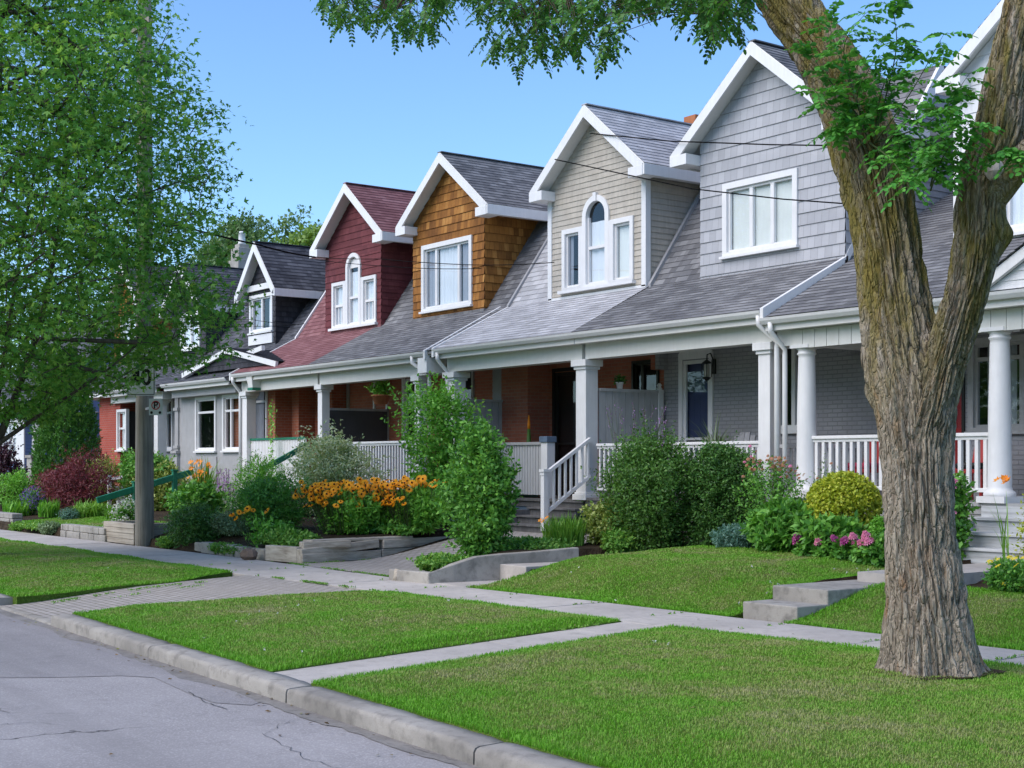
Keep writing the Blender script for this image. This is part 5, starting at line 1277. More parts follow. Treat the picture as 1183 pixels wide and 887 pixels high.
# ================================================================ plants
UP = np.array([0,0,1.0])
def foliage(c, rx, ry, h, n_sh, per, Lg, Wd, kind='diamond', shoot=.28, base=.0, irr=.22, up=.5, inner=.35, seed=0, spread=.8, stray=.05, taper=.85, wide=.74):
    """leaf cloud made of shoots; returns V,F and the shoot tips"""
    g = np.random.default_rng(seed+101); n = n_sh
    d = nrm(g.normal(size=(n,3))); d[:,2] = np.where(d[:,2] < -.88, -d[:,2], d[:,2])
    bumps = nrm(g.normal(size=(18,3))); am = g.uniform(-irr*1.15, irr*1.25, 18)
    rad = 1+sum(a*np.exp(-((1-d@b)/.09)) for a, b in zip(am, bumps))
    isin = g.random(n) < inner
    rad = rad*np.where(isin, g.uniform(.35,.85,n), g.uniform(.84,1.0,n)+min(.26, irr*1.1)*g.random(n)**5)
    low = np.linalg.norm(d[:,:2], axis=1, keepdims=True); d = np.where((d[:,2:3] < .1) & (low > 1e-6), np.concatenate([d[:,:2]/low*np.maximum(low, wide), d[:,2:3]*1.1], 1), d)
    rad = np.where((g.random(n) < stray) & ~isin & (d[:,2] > -.2), rad*g.uniform(1.08,1.32,n), rad)
    ctr = np.array([c[0], c[1], c[2]+base+(h-base)*.5]); sc = np.array([rx, ry, (h-base)*.5])
    d[:,2] = np.sign(d[:,2])*np.abs(d[:,2])**.82
    end = ctr+d*sc*rad[:,None]
    tf = np.interp((end[:,2]-c[2])/max(h,.01), [0,.55,1.0], [taper,1.04,1.0]); end[:,:2] = ctr[:2]+(end[:,:2]-ctr[:2])*tf[:,None]
    D = nrm(d*np.array([1,1,.6])+UP*up+g.normal(size=(n,3))*.35)
    sl = shoot*g.uniform(.6,1.25,n)
    t = (np.arange(per)+.5)/per
    C = end[:,None,:]-D[:,None,:]*(sl[:,None]*(1-t[None]))[:,:,None]+g.normal(size=(n,per,3))*shoot*.05
    rd = nrm(g.normal(size=(n,per,3))); T = nrm(D[:,None,:]*.55+rd*spread)
    T[:,:,2] -= .15
    Nn = nrm(UP*.55+d[:,None,:]*.6+g.normal(size=(n,per,3))*.5)
    N = n*per; k = g.uniform(.65,1.25,N)
    C = C.reshape(-1,3); C[:,2] = np.maximum(C[:,2], c[2]+.015)
    V, F = leaf_mesh(C, T.reshape(-1,3), Nn.reshape(-1,3), Lg*k, Wd*k, kind)
    return V, F, end[~isin], D[~isin]
def plant_root(name, label, cat, c, group=None): return thing(name, label, cat, c, group)
def loc_px(px, py_base, Y, z=None):
    p = at_y(px, py_base, Y); return Vector((p.x, Y, ground(p.x, Y) if z is None else z))
def stems(par, c, n, h, r, mat='twig', seed=0, spread=.5):
    g = random.Random(seed); m = MB()
    for i in range(n):
        a = g.uniform(0, 6.28); rr = r*g.uniform(.2,1)*spread; p0 = Vector((c[0]+math.cos(a)*rr*.25, c[1]+math.sin(a)*rr*.25, c[2]-.03)); p2 = Vector((c[0]+math.cos(a)*rr, c[1]+math.sin(a)*rr, c[2]+h*g.uniform(.55,.85)))
        p1 = p0.lerp(p2,.5)+Vector((g.uniform(-.1,.1)*r, g.uniform(-.1,.1)*r, .08*h)); m.tube([p0,p1,p2], [.014,.010,.005], 5, cap=False)
    return part(m, 'stem', mat, par)
def shrub(label, cat, px, pyt, pyb, pw, Y, mat, Lg, Wd, n_sh, per=8, kind='diamond', name='shrub', ry=None, group=None, seed=0, zb=None, nstem=7, dens=1.0, **kw):
    c = loc_px(px, pyb, Y, zb); dep = depth_of(c.x, Y); rx = pw*dep/F_PX/2; top = at_y(px, pyt, Y).z; h = max(.08, top-c.z)
    c.x = c.x
    r = plant_root(name, label, cat, c, group)
    V, F, tips, D = foliage(c, rx, ry or rx, h, int(n_sh*dens*1.9), per, Lg*1.08, Wd*1.15, kind, seed=seed, **kw)
    np_mesh('foliage', V, F, M[mat], r)
    if nstem: stems(r, c, nstem, h, rx, seed=seed)
    return r, c, rx, h, tips, D
def straps(c, n, Lg, wd, r, seed, lean=.8, up=1.0):
    g = np.random.default_rng(seed+5); k = 5
    az = g.random(n)*6.283; ln = Lg*g.uniform(.6,1.15,n); le = lean*g.uniform(.25,1.1,n); rr = r*np.sqrt(g.random(n)); a2 = g.random(n)*6.283
    B = np.stack([c[0]+rr*np.cos(a2), c[1]+rr*np.sin(a2), np.full(n, c[2]-.01)], 1)
    D = np.stack([np.cos(az), np.sin(az), 0*az], 1); S = np.stack([-np.sin(az), np.cos(az), 0*az], 1); V = []
    prof = [.6,1,.9,.6,.08]
    for i in range(k):
        t = i/(k-1); z = ln*up*(t-.55*le*t*t*t); o = ln*le*(t*t*.75+.1*t); P = B+D*o[:,None]+UP*z[:,None]
        V += [P-S*wd*prof[i], P+S*wd*prof[i]]
    V = np.stack(V, 1).reshape(-1,3); F = np.concatenate([np.arange(n)[:,None]*2*k+np.array([[2*i,2*i+1,2*i+3,2*i+2]]) for i in range(k-1)])
    return V, [F]
def strap_plant(label, cat, px, pyt, pyb, pw, Y, mat, n, wd=.012, name='leafy_clump', seed=0, lean=.8, group=None):
    c = loc_px(px, pyb, Y); dep = depth_of(c.x, Y); rx = pw*dep/F_PX/2; h = max(.12, at_y(px,pyt,Y).z-c.z)
    r = plant_root(name, label, cat, c, group); V, F = straps(c, n, h*1.15, wd, rx*.65, seed, lean); np_mesh('foliage', V, F, M[mat], r); return r, c, rx, h
# flower head meshes (shared by all copies)
def flower_proto(npet, rp, wp, droop, mat, centre=None, rc=.3, dome=.4, name='flower', layers=1):
    m = MB()
    for ly in range(layers):
        for i in range(npet):
            a = 6.283*(i+.5*ly)/npet; ca, sa = math.cos(a), math.sin(a); R = rp*(1-.28*ly); up = ly*.25*rp
            def q(rr, w, z): return (ca*rr-sa*w, sa*rr+ca*w, z+up)
            m.add([q(rp*.1,0,0),q(R*.5,wp*.5,-droop*R*.25+.1*R),q(R,0,-droop*R),q(R*.5,-wp*.5,-droop*R*.25+.1*R)], [(0,3,2,1)])
    me = None; o = m.build(name, M[mat]); me = o.data; bpy.data.objects.remove(o)
    c = None
    if centre:
        m = MB(); m.lathe((0,0,0), [(rp*rc*.7,-.01),(rp*rc,rp*dome*.3),(rp*rc*.75,rp*dome*.75),(rp*.05,rp*dome)], 8); o = m.build('flower_centre', M[centre]); c = o.data; bpy.data.objects.remove(o)
    return me, c
def place_flower(par, me, cen, pos, nrml, scale=1.0, name='flower', az=None):
    o = bpy.data.objects.new(name, me); COL.objects.link(o); o.parent = par; o.location = Vector(pos)-wloc(par)
    o.rotation_euler = Vector(nrml).to_track_quat('Z','Y').to_euler(); o.scale = (scale,)*3
    if cen:
        k = bpy.data.objects.new('flower_centre', cen); COL.objects.link(k); k.parent = o
    return o
RUD = flower_proto(12, .060, .036, .08, 'fl_yelor', 'fl_dark', .21, .45)
LILY = flower_proto(6, .075, .045, -.45, 'fl_orange', None)
POM = flower_proto(12, .075, .05, .5, 'fl_pink', None, layers=3)
POMM = flower_proto(12, .075, .05, .5, 'fl_magenta', None, layers=3)
DAISY = flower_proto(8, .045, .03, .1, 'fl_yellow', None)
def flower_stalks(par, c, pts, mat='stem', r=.006, name='stalks'):
    m = MB()
    for p in pts:
        b = Vector((c[0]+(p[0]-c[0])*.55, c[1]+(p[1]-c[1])*.55, c[2])); q = b.lerp(Vector(p), .6)+Vector((R_.uniform(-.02,.02), R_.uniform(-.02,.02), .03)); m.tube([b,q,p], r, 4, cap=False)
    return part(m, name, mat, par)
def coneflowers(label, px, pyt, pyb, pw, Y, nf, seed, leafn=950, band=None):
    c = loc_px(px, pyb, Y); dep = depth_of(c.x, Y); rx = pw*dep/F_PX/2; h = at_y(px,pyt,Y).z-c.z
    r = plant_root('coneflower_clump', label, 'flowers', c, 'clumps of dark-eyed coneflowers')
    V, F, t, D = foliage(c, rx, .55, h*.80, leafn, 7, .11, .042, 'diamond', shoot=.22, irr=.1, up=.9, seed=seed); np_mesh('foliage', V, F, M['lf_bright'], r)
    g = random.Random(seed); pts = []
    for i in range(nf):
        lobes = (.28,.72) if nf > 20 else (.5,)
        u = max(-1, min(1, g.gauss(0, .55))); z = c.z+h*(g.gauss(.90,.05) if i > nf*.58 else g.uniform(.50,.92)); z = min(z, c.z+h)
        pts.append((c.x+u*rx*.95, Y+g.uniform(-.6,.35) if i > nf*.58 else Y-g.uniform(.55,.72), z))
    flower_stalks(r, c, pts)
    for p in pts: place_flower(r, *RUD, p, (g.gauss(.35,.4), g.gauss(-.6,.4), g.uniform(.4,1.0)), g.uniform(.95,1.5))
    return r
coneflowers('wide clump of orange dark-eyed coneflowers left of the tall bush, the left one of two', 402, 554, 625, 98, 13.3, 98, 3)
coneflowers('wide clump of orange dark-eyed coneflowers close beside the tall bush, the right one of two', 478, 551, 622, 92, 14.3, 98, 4)
coneflowers('clump of orange dark-eyed coneflowers filling the gap between the two widest clumps', 440, 558, 622, 60, 13.9, 90, 6, 500)
coneflowers('small low sprig of orange coneflowers by the stone edging', 311, 586, 628, 22, 11.9, 8, 5, 70)
# big shrubs
shrub('tall loose green bush in front of the porch column between the orange and beige houses', 'bush', 511, 450, 585, 100, 15.6, 'lf_bright', .085, .045, 620, 9, seed=1, shoot=.42, irr=.4, stray=.05, taper=.75, up=.9, ry=.8, nstem=12)
shrub('dense upright leafy bush standing by the paved drive, in front of the porch steps', 'bush', 560, 494, 645, 100, 12.7, 'lf_bush', .075, .042, 800, 9, seed=2, shoot=.36, irr=.5, stray=.14, taper=.55, wide=.9, up=.8, ry=.62, nstem=9)
shrub('large rounded green bush with wispy tips in front of the grey porch', 'bush', 752, 505, 632, 138, 15.3, 'lf_mid', .055, .026, 1900, 9, seed=3, shoot=.34, irr=.28, stray=.10, up=.7, ry=.8)
shrub('dark green rounded bush against the railing of the blue-door porch', 'bush', 832, 512, 622, 98, 15.9, 'lf_dark', .05, .022, 2000, 9, seed=4, shoot=.24, irr=.10, stray=.02, wide=.9, up=.4, ry=.6)
shrub('broad feathery green bush in the middle of the flower garden', 'bush', 310, 549, 622, 104, 12.9, 'lf_bush', .07, .024, 850, 9, seed=5, shoot=.36, irr=.3, stray=.05, up=.6, ry=.85)
shrub('dark spreading shrub overhanging the edging stones beside the utility pole', 'bush', 224, 586, 641, 92, 11.75, 'lf_dark', .07, .02, 700, 9, seed=6, shoot=.36, irr=.25, up=.1, ry=.5, zb=.04)
shrub('pale white-edged variegated shrub below the burgundy porch', 'bush', 386, 505, 575, 100, 15.0, 'lf_varieg', .075, .034, 900, 9, seed=7, shoot=.34, irr=.3, stray=.08, up=.5, ry=.8)
shrub('rounded dark green shrub beside the glazed grey porch', 'bush', 168, 513, 560, 78, 15.2, 'lf_bush', .09, .045, 600, 8, seed=8, ry=.8)
shrub('yellow-green variegated shrub behind the green handrail', 'bush', 180, 533, 578, 84, 15.4, 'lf_yvar', .09, .05, 600, 8, seed=9, ry=.8)
shrub('low red-leaved Japanese maple spreading in front of the tall cedar', 'small tree', 85, 533, 602, 104, 13.3, 'lf_maroon', .085, .022, 800, 9, seed=10, shoot=.4, irr=.35, stray=.06, up=-.1, ry=1.0, name='japanese_maple', base=.1)
shrub('dark purple-leaved shrub cut by the left edge of the view', 'bush', 2, 512, 572, 46, 13.2, 'lf_purple', .09, .045, 420, 9, seed=11, up=.8, irr=.3, ry=.6)
shrub('tight round golden boxwood ball in front of the round-column porch', 'bush', 974, 545, 618, 88, 15.5, 'lf_gold', .042, .028, 2600, 6, seed=12, shoot=.055, irr=.02, stray=0, taper=.9, up=.2, ry=.52, nstem=4, inner=.25, name='boxwood_ball')
shrub('small green boxwood ball half hidden by the big tree trunk', 'bush', 1016, 596, 628, 28, 15.1, 'lf_bright', .035, .02, 450, 8, seed=13, shoot=.1, irr=.03, stray=0, nstem=3, name='boxwood_ball')
shrub('low blue-green spreading plant at the top edge of the lawn', 'plant', 848, 606, 632, 58, 15.1, 'lf_blue', .05, .016, 420, 8, seed=14, shoot=.16, up=.7, ry=.3, nstem=3, name='low_plant')
shrub('leafy dark green peony clump below the rose bush', 'plant', 905, 580, 636, 88, 15.0, 'lf_bush', .13, .05, 420, 7, seed=15, shoot=.22, up=.5, ry=.4, name='peony_plant')
shrub('leafy green peony clump under the golden boxwood ball', 'plant', 962, 600, 640, 70, 14.85, 'lf_bush', .12, .05, 260, 7, seed=16, shoot=.2, up=.5, ry=.35, name='peony_plant')
shrub('yellow-edged low shrub between the stair railing and the large bush', 'bush', 703, 580, 635, 64, 15.0, 'lf_yvar', .06, .034, 420, 8, seed=17, ry=.4, irr=.3)
shrub('tiny leafy shoot plant at the foot of the stair railing clump', 'plant', 715, 610, 636, 44, 14.6, 'lf_cover', .07, .03, 130, 7, seed=18, ry=.3, nstem=3, name='low_plant')
shrub('low weedy green cover along the top of the sweeping concrete kerb', 'plant', 612, 622, 640, 96, 13.6, 'lf_cover', .06, .03, 520, 7, seed=19, shoot=.15, ry=.5, nstem=3, name='low_plant')
shrub('low weeds spilling over the concrete kerb beside the tall bush', 'plant', 512, 640, 662, 70, 11.75, 'lf_cover', .05, .028, 420, 7, seed=20, shoot=.12, ry=.45, nstem=0, name='weeds', zb=.14)
shrub('low weeds along the pavement in front of the edging stones', 'plant', 262, 628, 646, 90, 11.5, 'lf_cover', .05, .026, 420, 7, seed=21, shoot=.12, ry=.14, nstem=0, name='weeds', zb=0.0)
shrub('low green cover plants inside the timber edge below the coneflowers', 'plant', 330, 612, 640, 95, 12.0, 'lf_cover', .07, .035, 520, 7, seed=22, shoot=.16, ry=.4, nstem=0, name='low_plant')
shrub('leafy green plants along the top of the stacked timber wall', 'plant', 446, 604, 632, 120, 14.0, 'lf_bush', .09, .04, 620, 7, seed=23, shoot=.2, ry=.4, nstem=0, name='low_plant')
shrub('grey-green filler shrub between the pole shrub and the feathery bush', 'plant', 268, 592, 632, 60, 12.2, 'lf_grey', .05, .018, 460, 8, seed=24, shoot=.2, ry=.4, name='low_plant')
shrub('leafy hydrangea plant with small pale flowers behind the utility pole', 'bush', 226, 556, 604, 70, 13.4, 'lf_bush', .11, .065, 320, 7, seed=25, ry=.6)
shrub('bright green bushy filler right of the purple spikes', 'bush', 300, 528, 570, 90, 14.2, 'lf_bright', .07, .02, 460, 8, seed=26, ry=.6, shoot=.35)
shrub('grey-green mound at the foot of the red maple', 'plant', 80, 586, 604, 24, 12.3, 'lf_blue', .05, .016, 170, 8, seed=27, ry=.25, nstem=0, name='low_plant')
shrub('low green plants hanging over the block wall at the left', 'plant', 44, 603, 626, 70, 11.28, 'lf_cover', .06, .03, 420, 7, seed=28, shoot=.15, ry=.35, nstem=0, name='low_plant', zb=.12)
shrub('low trailing green plant in the gap between the two block walls, left part', 'plant', 24, 603, 628, 34, 11.25, 'lf_cover', .06, .03, 260, 7, seed=61, shoot=.15, ry=.25, nstem=0, name='low_plant', zb=.02)
shrub('low trailing green plant spilling over the left end of the small lawn wall', 'plant', 58, 603, 629, 36, 11.22, 'lf_grey', .06, .026, 280, 7, seed=62, shoot=.15, ry=.25, nstem=0, name='low_plant', zb=.02)
shrub('low weeds around the foot of the utility pole', 'plant', 196, 620, 638, 36, 11.5, 'lf_cover', .06, .028, 200, 7, seed=63, shoot=.14, ry=.2, nstem=0, name='weeds', zb=.02)
shrub('yellowish green bush behind the red-leaved maple', 'bush', 122, 528, 556, 44, 15.0, 'lf_yvar', .08, .04, 240, 8, seed=29, ry=.5)
shrub('green leafy shrub between the lavender clump and the far left lawn', 'bush', 20, 545, 590, 52, 13.2, 'lf_bright', .07, .03, 360, 8, seed=30, ry=.6)
r, c, rx, h_, tips, D = shrub('leafy plant with yellow daisies at the right edge beside the porch steps', 'flowers', 1176, 645, 682, 88, 13.6, 'lf_bush', .055, .022, 420, 8, seed=31, shoot=.2, ry=.4, name='daisy_clump', nstem=0)
for p in tips[::int(max(1, len(tips)/22))][:22]: place_flower(r, *DAISY, (p[0],p[1]-.03,p[2]+.05), (R_.gauss(0,.3),-.4,.8), 1.0)
r, c, rx, h_, tips, D = shrub('leafy hydrangea with pale green heads beside the porch steps, right of the trunk', 'bush', 1106, 545, 622, 26, 15.9, 'lf_bush', .08, .05, 90, 7, seed=32, ry=.3, name='hydrangea')
for i in range(4): place_flower(r, *POM, (c.x+R_.uniform(-.1,.15), 15.7, c.z+h_*R_.uniform(.5,.95)), (0,-.5,.8), .9)
shrub('leafy green shrub beside the steps, just past the right edge of the view', 'bush', 1290, 560, 640, 90, 15.6, 'lf_mid', .07, .035, 500, 8, seed=70, ry=.5)
shrub('low green plant in the bed past the right edge of the view', 'plant', 1250, 630, 672, 80, 14.2, 'lf_cover', .06, .03, 300, 7, seed=71, ry=.4, nstem=0, name='low_plant')
# rose bush with faded blooms
r, c, rx, h_, tips, D = shrub('rose bush with faded rusty pink blooms next to the golden boxwood ball', 'bush', 893, 530, 620, 82, 15.7, 'lf_bush', .05, .026, 260, 8, seed=33, shoot=.35, irr=.35, up=1.0, ry=.5, name='rose_bush', nstem=12)
ROSE = flower_proto(7, .06, .05, .2, 'fl_rust', None, layers=2); ROSP = flower_proto(7, .05, .045, .1, 'fl_pink', None, layers=2)
sel = tips[np.argsort(-tips[:,2]+.3*rng.random(len(tips)))][:88]
for i, p in enumerate(sel): place_flower(r, *(ROSP if i % 9 == 0 else ROSE), p, (R_.gauss(0,.5), R_.gauss(-.5,.3), .6), R_.uniform(.42,.72))
# small faded rose on the rail
r, c, rx, h_, tips, D = shrub('thin rose stems with faded blooms against the white balusters', 'bush', 952, 535, 600, 34, 16.3, 'lf_grey', .05, .024, 70, 7, seed=34, shoot=.3, up=1.0, ry=.3, name='rose_bush')
for p in tips[:16]: place_flower(r, *ROSE, p, (0,-.5,.7), .55)
# pink pompom flower plants in a row
for i, (px, mm, s_) in enumerate([(937,'m',34),(957,'p',34),(980,'m',36),(1002,'p',34),(1016,'p',28)]):
    lab = ['leftmost small plant with dark magenta flowers in the row along the lawn','small plant with a single pale pink flower left of the magenta pair','small plant with tall magenta flowers in the middle of the row','small plant with pink flowers second from the trunk','small plant with pink flowers touching the trunk edge'][i]
    r, c, rx, h_, tips, D = shrub(lab, 'flowers', px, 622, 641, s_, 14.7, 'lf_bush', .08, .04, 90, 7, seed=40+i, ry=.22, shoot=.14, name='flower_plant', nstem=3, group='pink flower plants edging the lawn')
    for k in range(4): place_flower(r, *(POM if mm == 'p' else POMM), (c.x+R_.uniform(-.8,.8)*rx, c.y-.12+R_.uniform(-.1,.1), c.z+h_*R_.uniform(.85,1.2)), (R_.gauss(0,.2),-.5,.8), R_.uniform(.8,1.1))
# grassy clump with orange specks near the steps
strap_plant('bright green grassy clump at the foot of the white stair railing', 'plant', 655, 596, 640, 62, 14.4, 'lf_strap', 420, .012, seed=1, lean=.5)
r, c, rx, h_ = strap_plant('clump of bright daylily leaves with orange blooms in front of the stair railing', 'flowers', 636, 598, 636, 22, 14.6, 'lf_strap', 120, .011, seed=2, lean=.6)
for k in range(3): place_flower(r, *LILY, (c.x+R_.uniform(-.2,.2), c.y-.1, c.z+h_*R_.uniform(.8,1.0)), (0,-.6,.6), .7)
# left garden straps
strap_plant('wide clump of pointed iris leaves at the far left, behind the block wall', 'plant', 20, 578, 602, 50, 12.2, 'lf_bright', 260, .022, seed=3, lean=.6)
strap_plant('clump of pointed iris leaves beside the grey-green mound', 'plant', 56, 577, 602, 36, 12.4, 'lf_bright', 200, .020, seed=4, lean=.6)
strap_plant('arching daylily leaves under the right side of the red maple', 'plant', 105, 575, 602, 56, 12.9, 'lf_strap', 300, .016, seed=5, lean=1.0)
strap_plant('arching daylily leaves just left of the timber planter', 'plant', 133, 580, 602, 34, 12.9, 'lf_strap', 200, .016, seed=6, lean=1.0)
# orange lily bed in front of the glazed porch
r, c, rx, h_ = strap_plant('tall orange lilies flowering in front of the glazed grey porch', 'flowers', 236, 535, 585, 30, 14.6, 'lf_strap', 160, .018, seed=7, lean=.5, name='lily_clump')
pts = [(c.x+R_.uniform(-1,1)*rx, c.y+R_.uniform(-.35,.1), at_y(236,R_.uniform(532,557),14.6).z) for k in range(34)]
flower_stalks(r, c, pts)
for p in pts: place_flower(r, *LILY, p, (R_.gauss(.1,.3),R_.gauss(-.6,.3),.5), R_.uniform(.9,1.35))
# purple loosestrife spikes
c = loc_px(264, 585, 14.7); r = plant_root('loosestrife', 'tall thin spikes of pink-purple flowers beside the orange lilies', 'flowers', c)
pts = [(c.x+R_.uniform(-.5,.5), c.y+R_.uniform(-.25,.25), c.z+R_.uniform(.75,1.45)) for k in range(16)]; flower_stalks(r, c, pts)
Cs = []
for p in pts:
    for k in range(60): Cs.append((p[0]+R_.gauss(0,.018), p[1]+R_.gauss(0,.018), p[2]-R_.uniform(0,.45)))
Cs = np.array(Cs); V, F = leaf_mesh(Cs, rdir(len(Cs)), rdir(len(Cs)), .035, .02); np_mesh('flower_spikes', V, F, M['fl_purple'], r)
V, F, _, _ = foliage(c, .5, .4, .7, 160, 7, .08, .02, seed=50); np_mesh('foliage', V, F, M['lf_bush'], r)
# violet lavender clump and white flowers at the left
for lab, px, pyt, pyb, pw, Y, mat, nm in [('violet-blue flower clump at the foot of the red maple','38',563,588,34,12.6,'fl_violet','lavender'),('pale lilac hosta flowers rising beside the timber planter','146',578,606,34,11.9,'fl_white','hosta_flowers'),('white flowering clump in front of the blue house','18',542,556,60,15.2,'fl_white','white_flowers')]:
    r, c, rx, h_, tips, D = shrub(lab, 'flowers', int(px), pyt, pyb, pw, Y, 'lf_bush', .06, .025, 200, 7, seed=int(px), ry=.3, name=nm, nstem=3)
    n = min(len(tips), 150); Cs = np.repeat(tips[:n], 5, 0)+rng.normal(size=(n*5,3))*.035; V, F = leaf_mesh(Cs, rdir(len(Cs)), rdir(len(Cs)), .05, .035); np_mesh('flowers', V, F, M[mat], r)
# wispy flowering stems above the large bush
c = loc_px(738, 600, 15.4); r = plant_root('wispy_plant', 'thin wispy purple-tipped stems rising in front of the pale privacy panel', 'plant', c); m = MB(); Cs = []; Cl = []
for i in range(34):
    px, py = R_.uniform(688,772), R_.uniform(462,515); p = at_y(px,py,15.4+R_.uniform(-.3,.3)); b = Vector((c.x+(p.x-c.x)*.45, 15.4, c.z+.9)); q = b.lerp(p,.6)+Vector((0,0,.08)); m.tube([b,q,p], .0045, 4, cap=False)
    for k in range(9): Cs.append(p.lerp(q, k/14)+Vector((R_.gauss(0,.012),R_.gauss(0,.012),0)))
    for k in range(14): Cl.append(b.lerp(q, R_.random())+Vector((R_.gauss(0,.02),R_.gauss(0,.02),0)))
part(m, 'stems', 'stem', r); Cs = np.array(Cs); V, F = leaf_mesh(Cs, rdir(len(Cs)), rdir(len(Cs)), .03, .016); np_mesh('flower_tips', V, F, M['fl_purple'], r)
Cl = np.array(Cl); V, F = leaf_mesh(Cl, rdir(len(Cl)), rdir(len(Cl)), .06, .014); np_mesh('foliage', V, F, M['lf_grey'], r)
# orange lilies and yellow plant by the right-hand steps
r, c, rx, h_ = strap_plant('orange lily in front of the right-hand porch steps', 'flowers', 1163, 566, 650, 16, 14.6, 'lf_strap', 9, .008, seed=9, lean=.5, name='lily_clump')
for k in range(5): place_flower(r, *LILY, (c.x+R_.uniform(-.16,.16), c.y, at_y(1163,R_.uniform(551,558),14.6).z), (R_.gauss(0,.4),-.5,.6), .75)
shrub('small yellow-green leafy plant beside the steps at the right edge', 'plant', 1186, 572, 640, 14, 15.2, 'lf_gold', .06, .025, 22, 7, seed=60, ry=.15, name='low_plant')
# climbing vine on the white board railing
c = loc_px(312, 560, 16.7); r = plant_root('climbing_vine', 'thin green vine climbing the white board railing with the green top', 'plant', c); m = MB()
a = at_y(313,555,16.75); b = at_y(314,468,16.75); m.tube([a, a.lerp(b,.4)+Vector((.05,0,0)), b], .008, 5, cap=False); part(m, 'stem', 'stem', r)
n = 260; t = rng.random(n); Cs = np.array([a.lerp(b, float(k)) for k in t])+rng.normal(size=(n,3))*np.array([.09,.03,.05]); V, F = leaf_mesh(Cs, rdir(n), nrm(rng.normal(size=(n,3))*.4+np.array([0,-1,.3])), .07, .05); np_mesh('foliage', V, F, M['lf_bright'], r)
# columnar cedar
def cedar(c, h, rad, seed):
    g = np.random.default_rng(seed); r = plant_root('cedar_tree', 'tall dense columnar cedar between the blue and scarlet brick houses', 'tree', c)
    n = 5200; z = g.random(n)**.85; az = g.random(n)*6.283
    prof = rad*np.interp(z, [0,.08,.3,.6,.85,1], [.86,1.0,1.0,.86,.55,.06])
    lob = 1+.10*np.sin(az*5+z*7)+.07*np.sin(az*9-z*15)
    rr = prof*lob*np.where(g.random(n) < .25, g.uniform(.5,.9,n), g.uniform(.9,1.04,n))
    P = np.stack([c[0]+rr*np.cos(az), c[1]+rr*np.sin(az), c[2]+z*h], 1); per = 6
    D = nrm(np.stack([np.cos(az)*.6, np.sin(az)*.6, np.full(n,.9)], 1)+g.normal(size=(n,3))*.25)
    C = P[:,None]+D[:,None]*(np.arange(per)[None,:,None]*.028)+g.normal(size=(n,per,3))*.012
    T = nrm(D[:,None]+g.normal(size=(n,per,3))*.45); N = nrm(np.stack([np.cos(az),np.sin(az),0*az],1)[:,None]+g.normal(size=(n,per,3))*.5)
    V, F = leaf_mesh(C.reshape(-1,3), T.reshape(-1,3), N.reshape(-1,3), .10, .045); np_mesh('crown', V, F, M['lf_cedar'], r)
    m = MB(); m.tube([(c[0],c[1],c[2]-.1),(c[0],c[1],c[2]+h*.85)], [.12,.03], 8); part(m, 'trunk', 'bark_dark', r)
p = loc_px(76, 545, 14.6); cedar(p, at_y(76,418,14.6).z-p.z+.2, 33*depth_of(p.x,14.6)/F_PX, 5)
# ================================================================ the big forked tree
def spline(pts, n):
    P = np.array(pts, float); k = len(P); out = []
    for i in range(n):
        t = i/(n-1)*(k-1); j = min(int(t), k-2); f = t-j
        p0, p1, p2, p3 = P[max(j-1,0)], P[j], P[j+1], P[min(j+2,k-1)]
        out.append(.5*((2*p1)+(-p0+p2)*f+(2*p0-5*p1+4*p2-p3)*f*f+(-p0+3*p1-3*p2+p3)*f**3))
    return np.array(out)
def bark_tube(path, n_r, n_s, amp, flare=0.0, twist=0.0, seed=0.0, knots=(), sq=None):
    """path rows x,y,z,r -> high-resolution bark surface"""
    S = spline(path, n_r); V = []; P = [Vector(s[:3]) for s in S]; s_len = 0; u = None
    for i in range(n_r):
        t = (P[min(i+1,n_r-1)]-P[max(i-1,0)]).normalized()
        if u is None: u = t.cross(Vector((0,1,0))).normalized()
        u = (u-t*u.dot(t)).normalized(); w = t.cross(u)
        if i: s_len += (P[i]-P[i-1]).length
        r = S[i,3]
        for k in range(n_s):
            a = 2*math.pi*k/n_s; ca, sa = math.cos(a), math.sin(a); d = u*ca+w*sa
            rr = r*(1+.07*math.sin(2*a+seed)+.035*math.sin(3*a+1.3*seed+s_len))
            if flare: 
                e = math.exp(-max(0,s_len)/.17); rr *= 1+flare*e*(.55+.45*math.cos(6*a+seed)+.35*math.cos(3*a+2*seed))
            R0 = .42; al = a+twist*s_len
            q = Vector((math.cos(al)*R0, math.sin(al)*R0, 0)); wv = mnoise.noise(Vector((q.x*3, q.y*3, s_len*1.6+seed*3)))
            vd, _ = mnoise.voronoi(Vector((q.x*12+wv*1.3, q.y*12-wv*1.3, s_len*.95+seed)))
            wv2 = mnoise.noise(Vector((q.x*7, q.y*7, s_len*2.2+seed)))
            vd2, _ = mnoise.voronoi(Vector((q.x*24+wv2*1.0, q.y*24-wv2*1.0, s_len*2.0+seed+9)))
            c3 = mnoise.noise(Vector((q.x*70, q.y*70, s_len*9+seed)))
            g1 = 1-min(1, (vd[1]-vd[0])*2.6); g2 = 1-min(1, (vd2[1]-vd2[0])*2.6)
            dsp = -g1**1.4*amp*1.1 - g2**1.5*amp*.5 + c3*amp*.22 + amp*.4
            bulge = 0.0
            for (ks, ka, kr, kh) in knots:
                da = (a-ka+math.pi) % (2*math.pi)-math.pi; q2 = ((s_len-ks)/kr)**2+(da*r/kr)**2; bulge += kh*math.exp(-q2)
            V.append(P[i]+d*(rr+dsp+bulge))
    F = np.array([(i*n_s+k, i*n_s+(k+1)%n_s, (i+1)*n_s+(k+1)%n_s, (i+1)*n_s+k) for i in range(n_r-1) for k in range(n_s)])
    return np.array(V), [F]
TY = 9.55
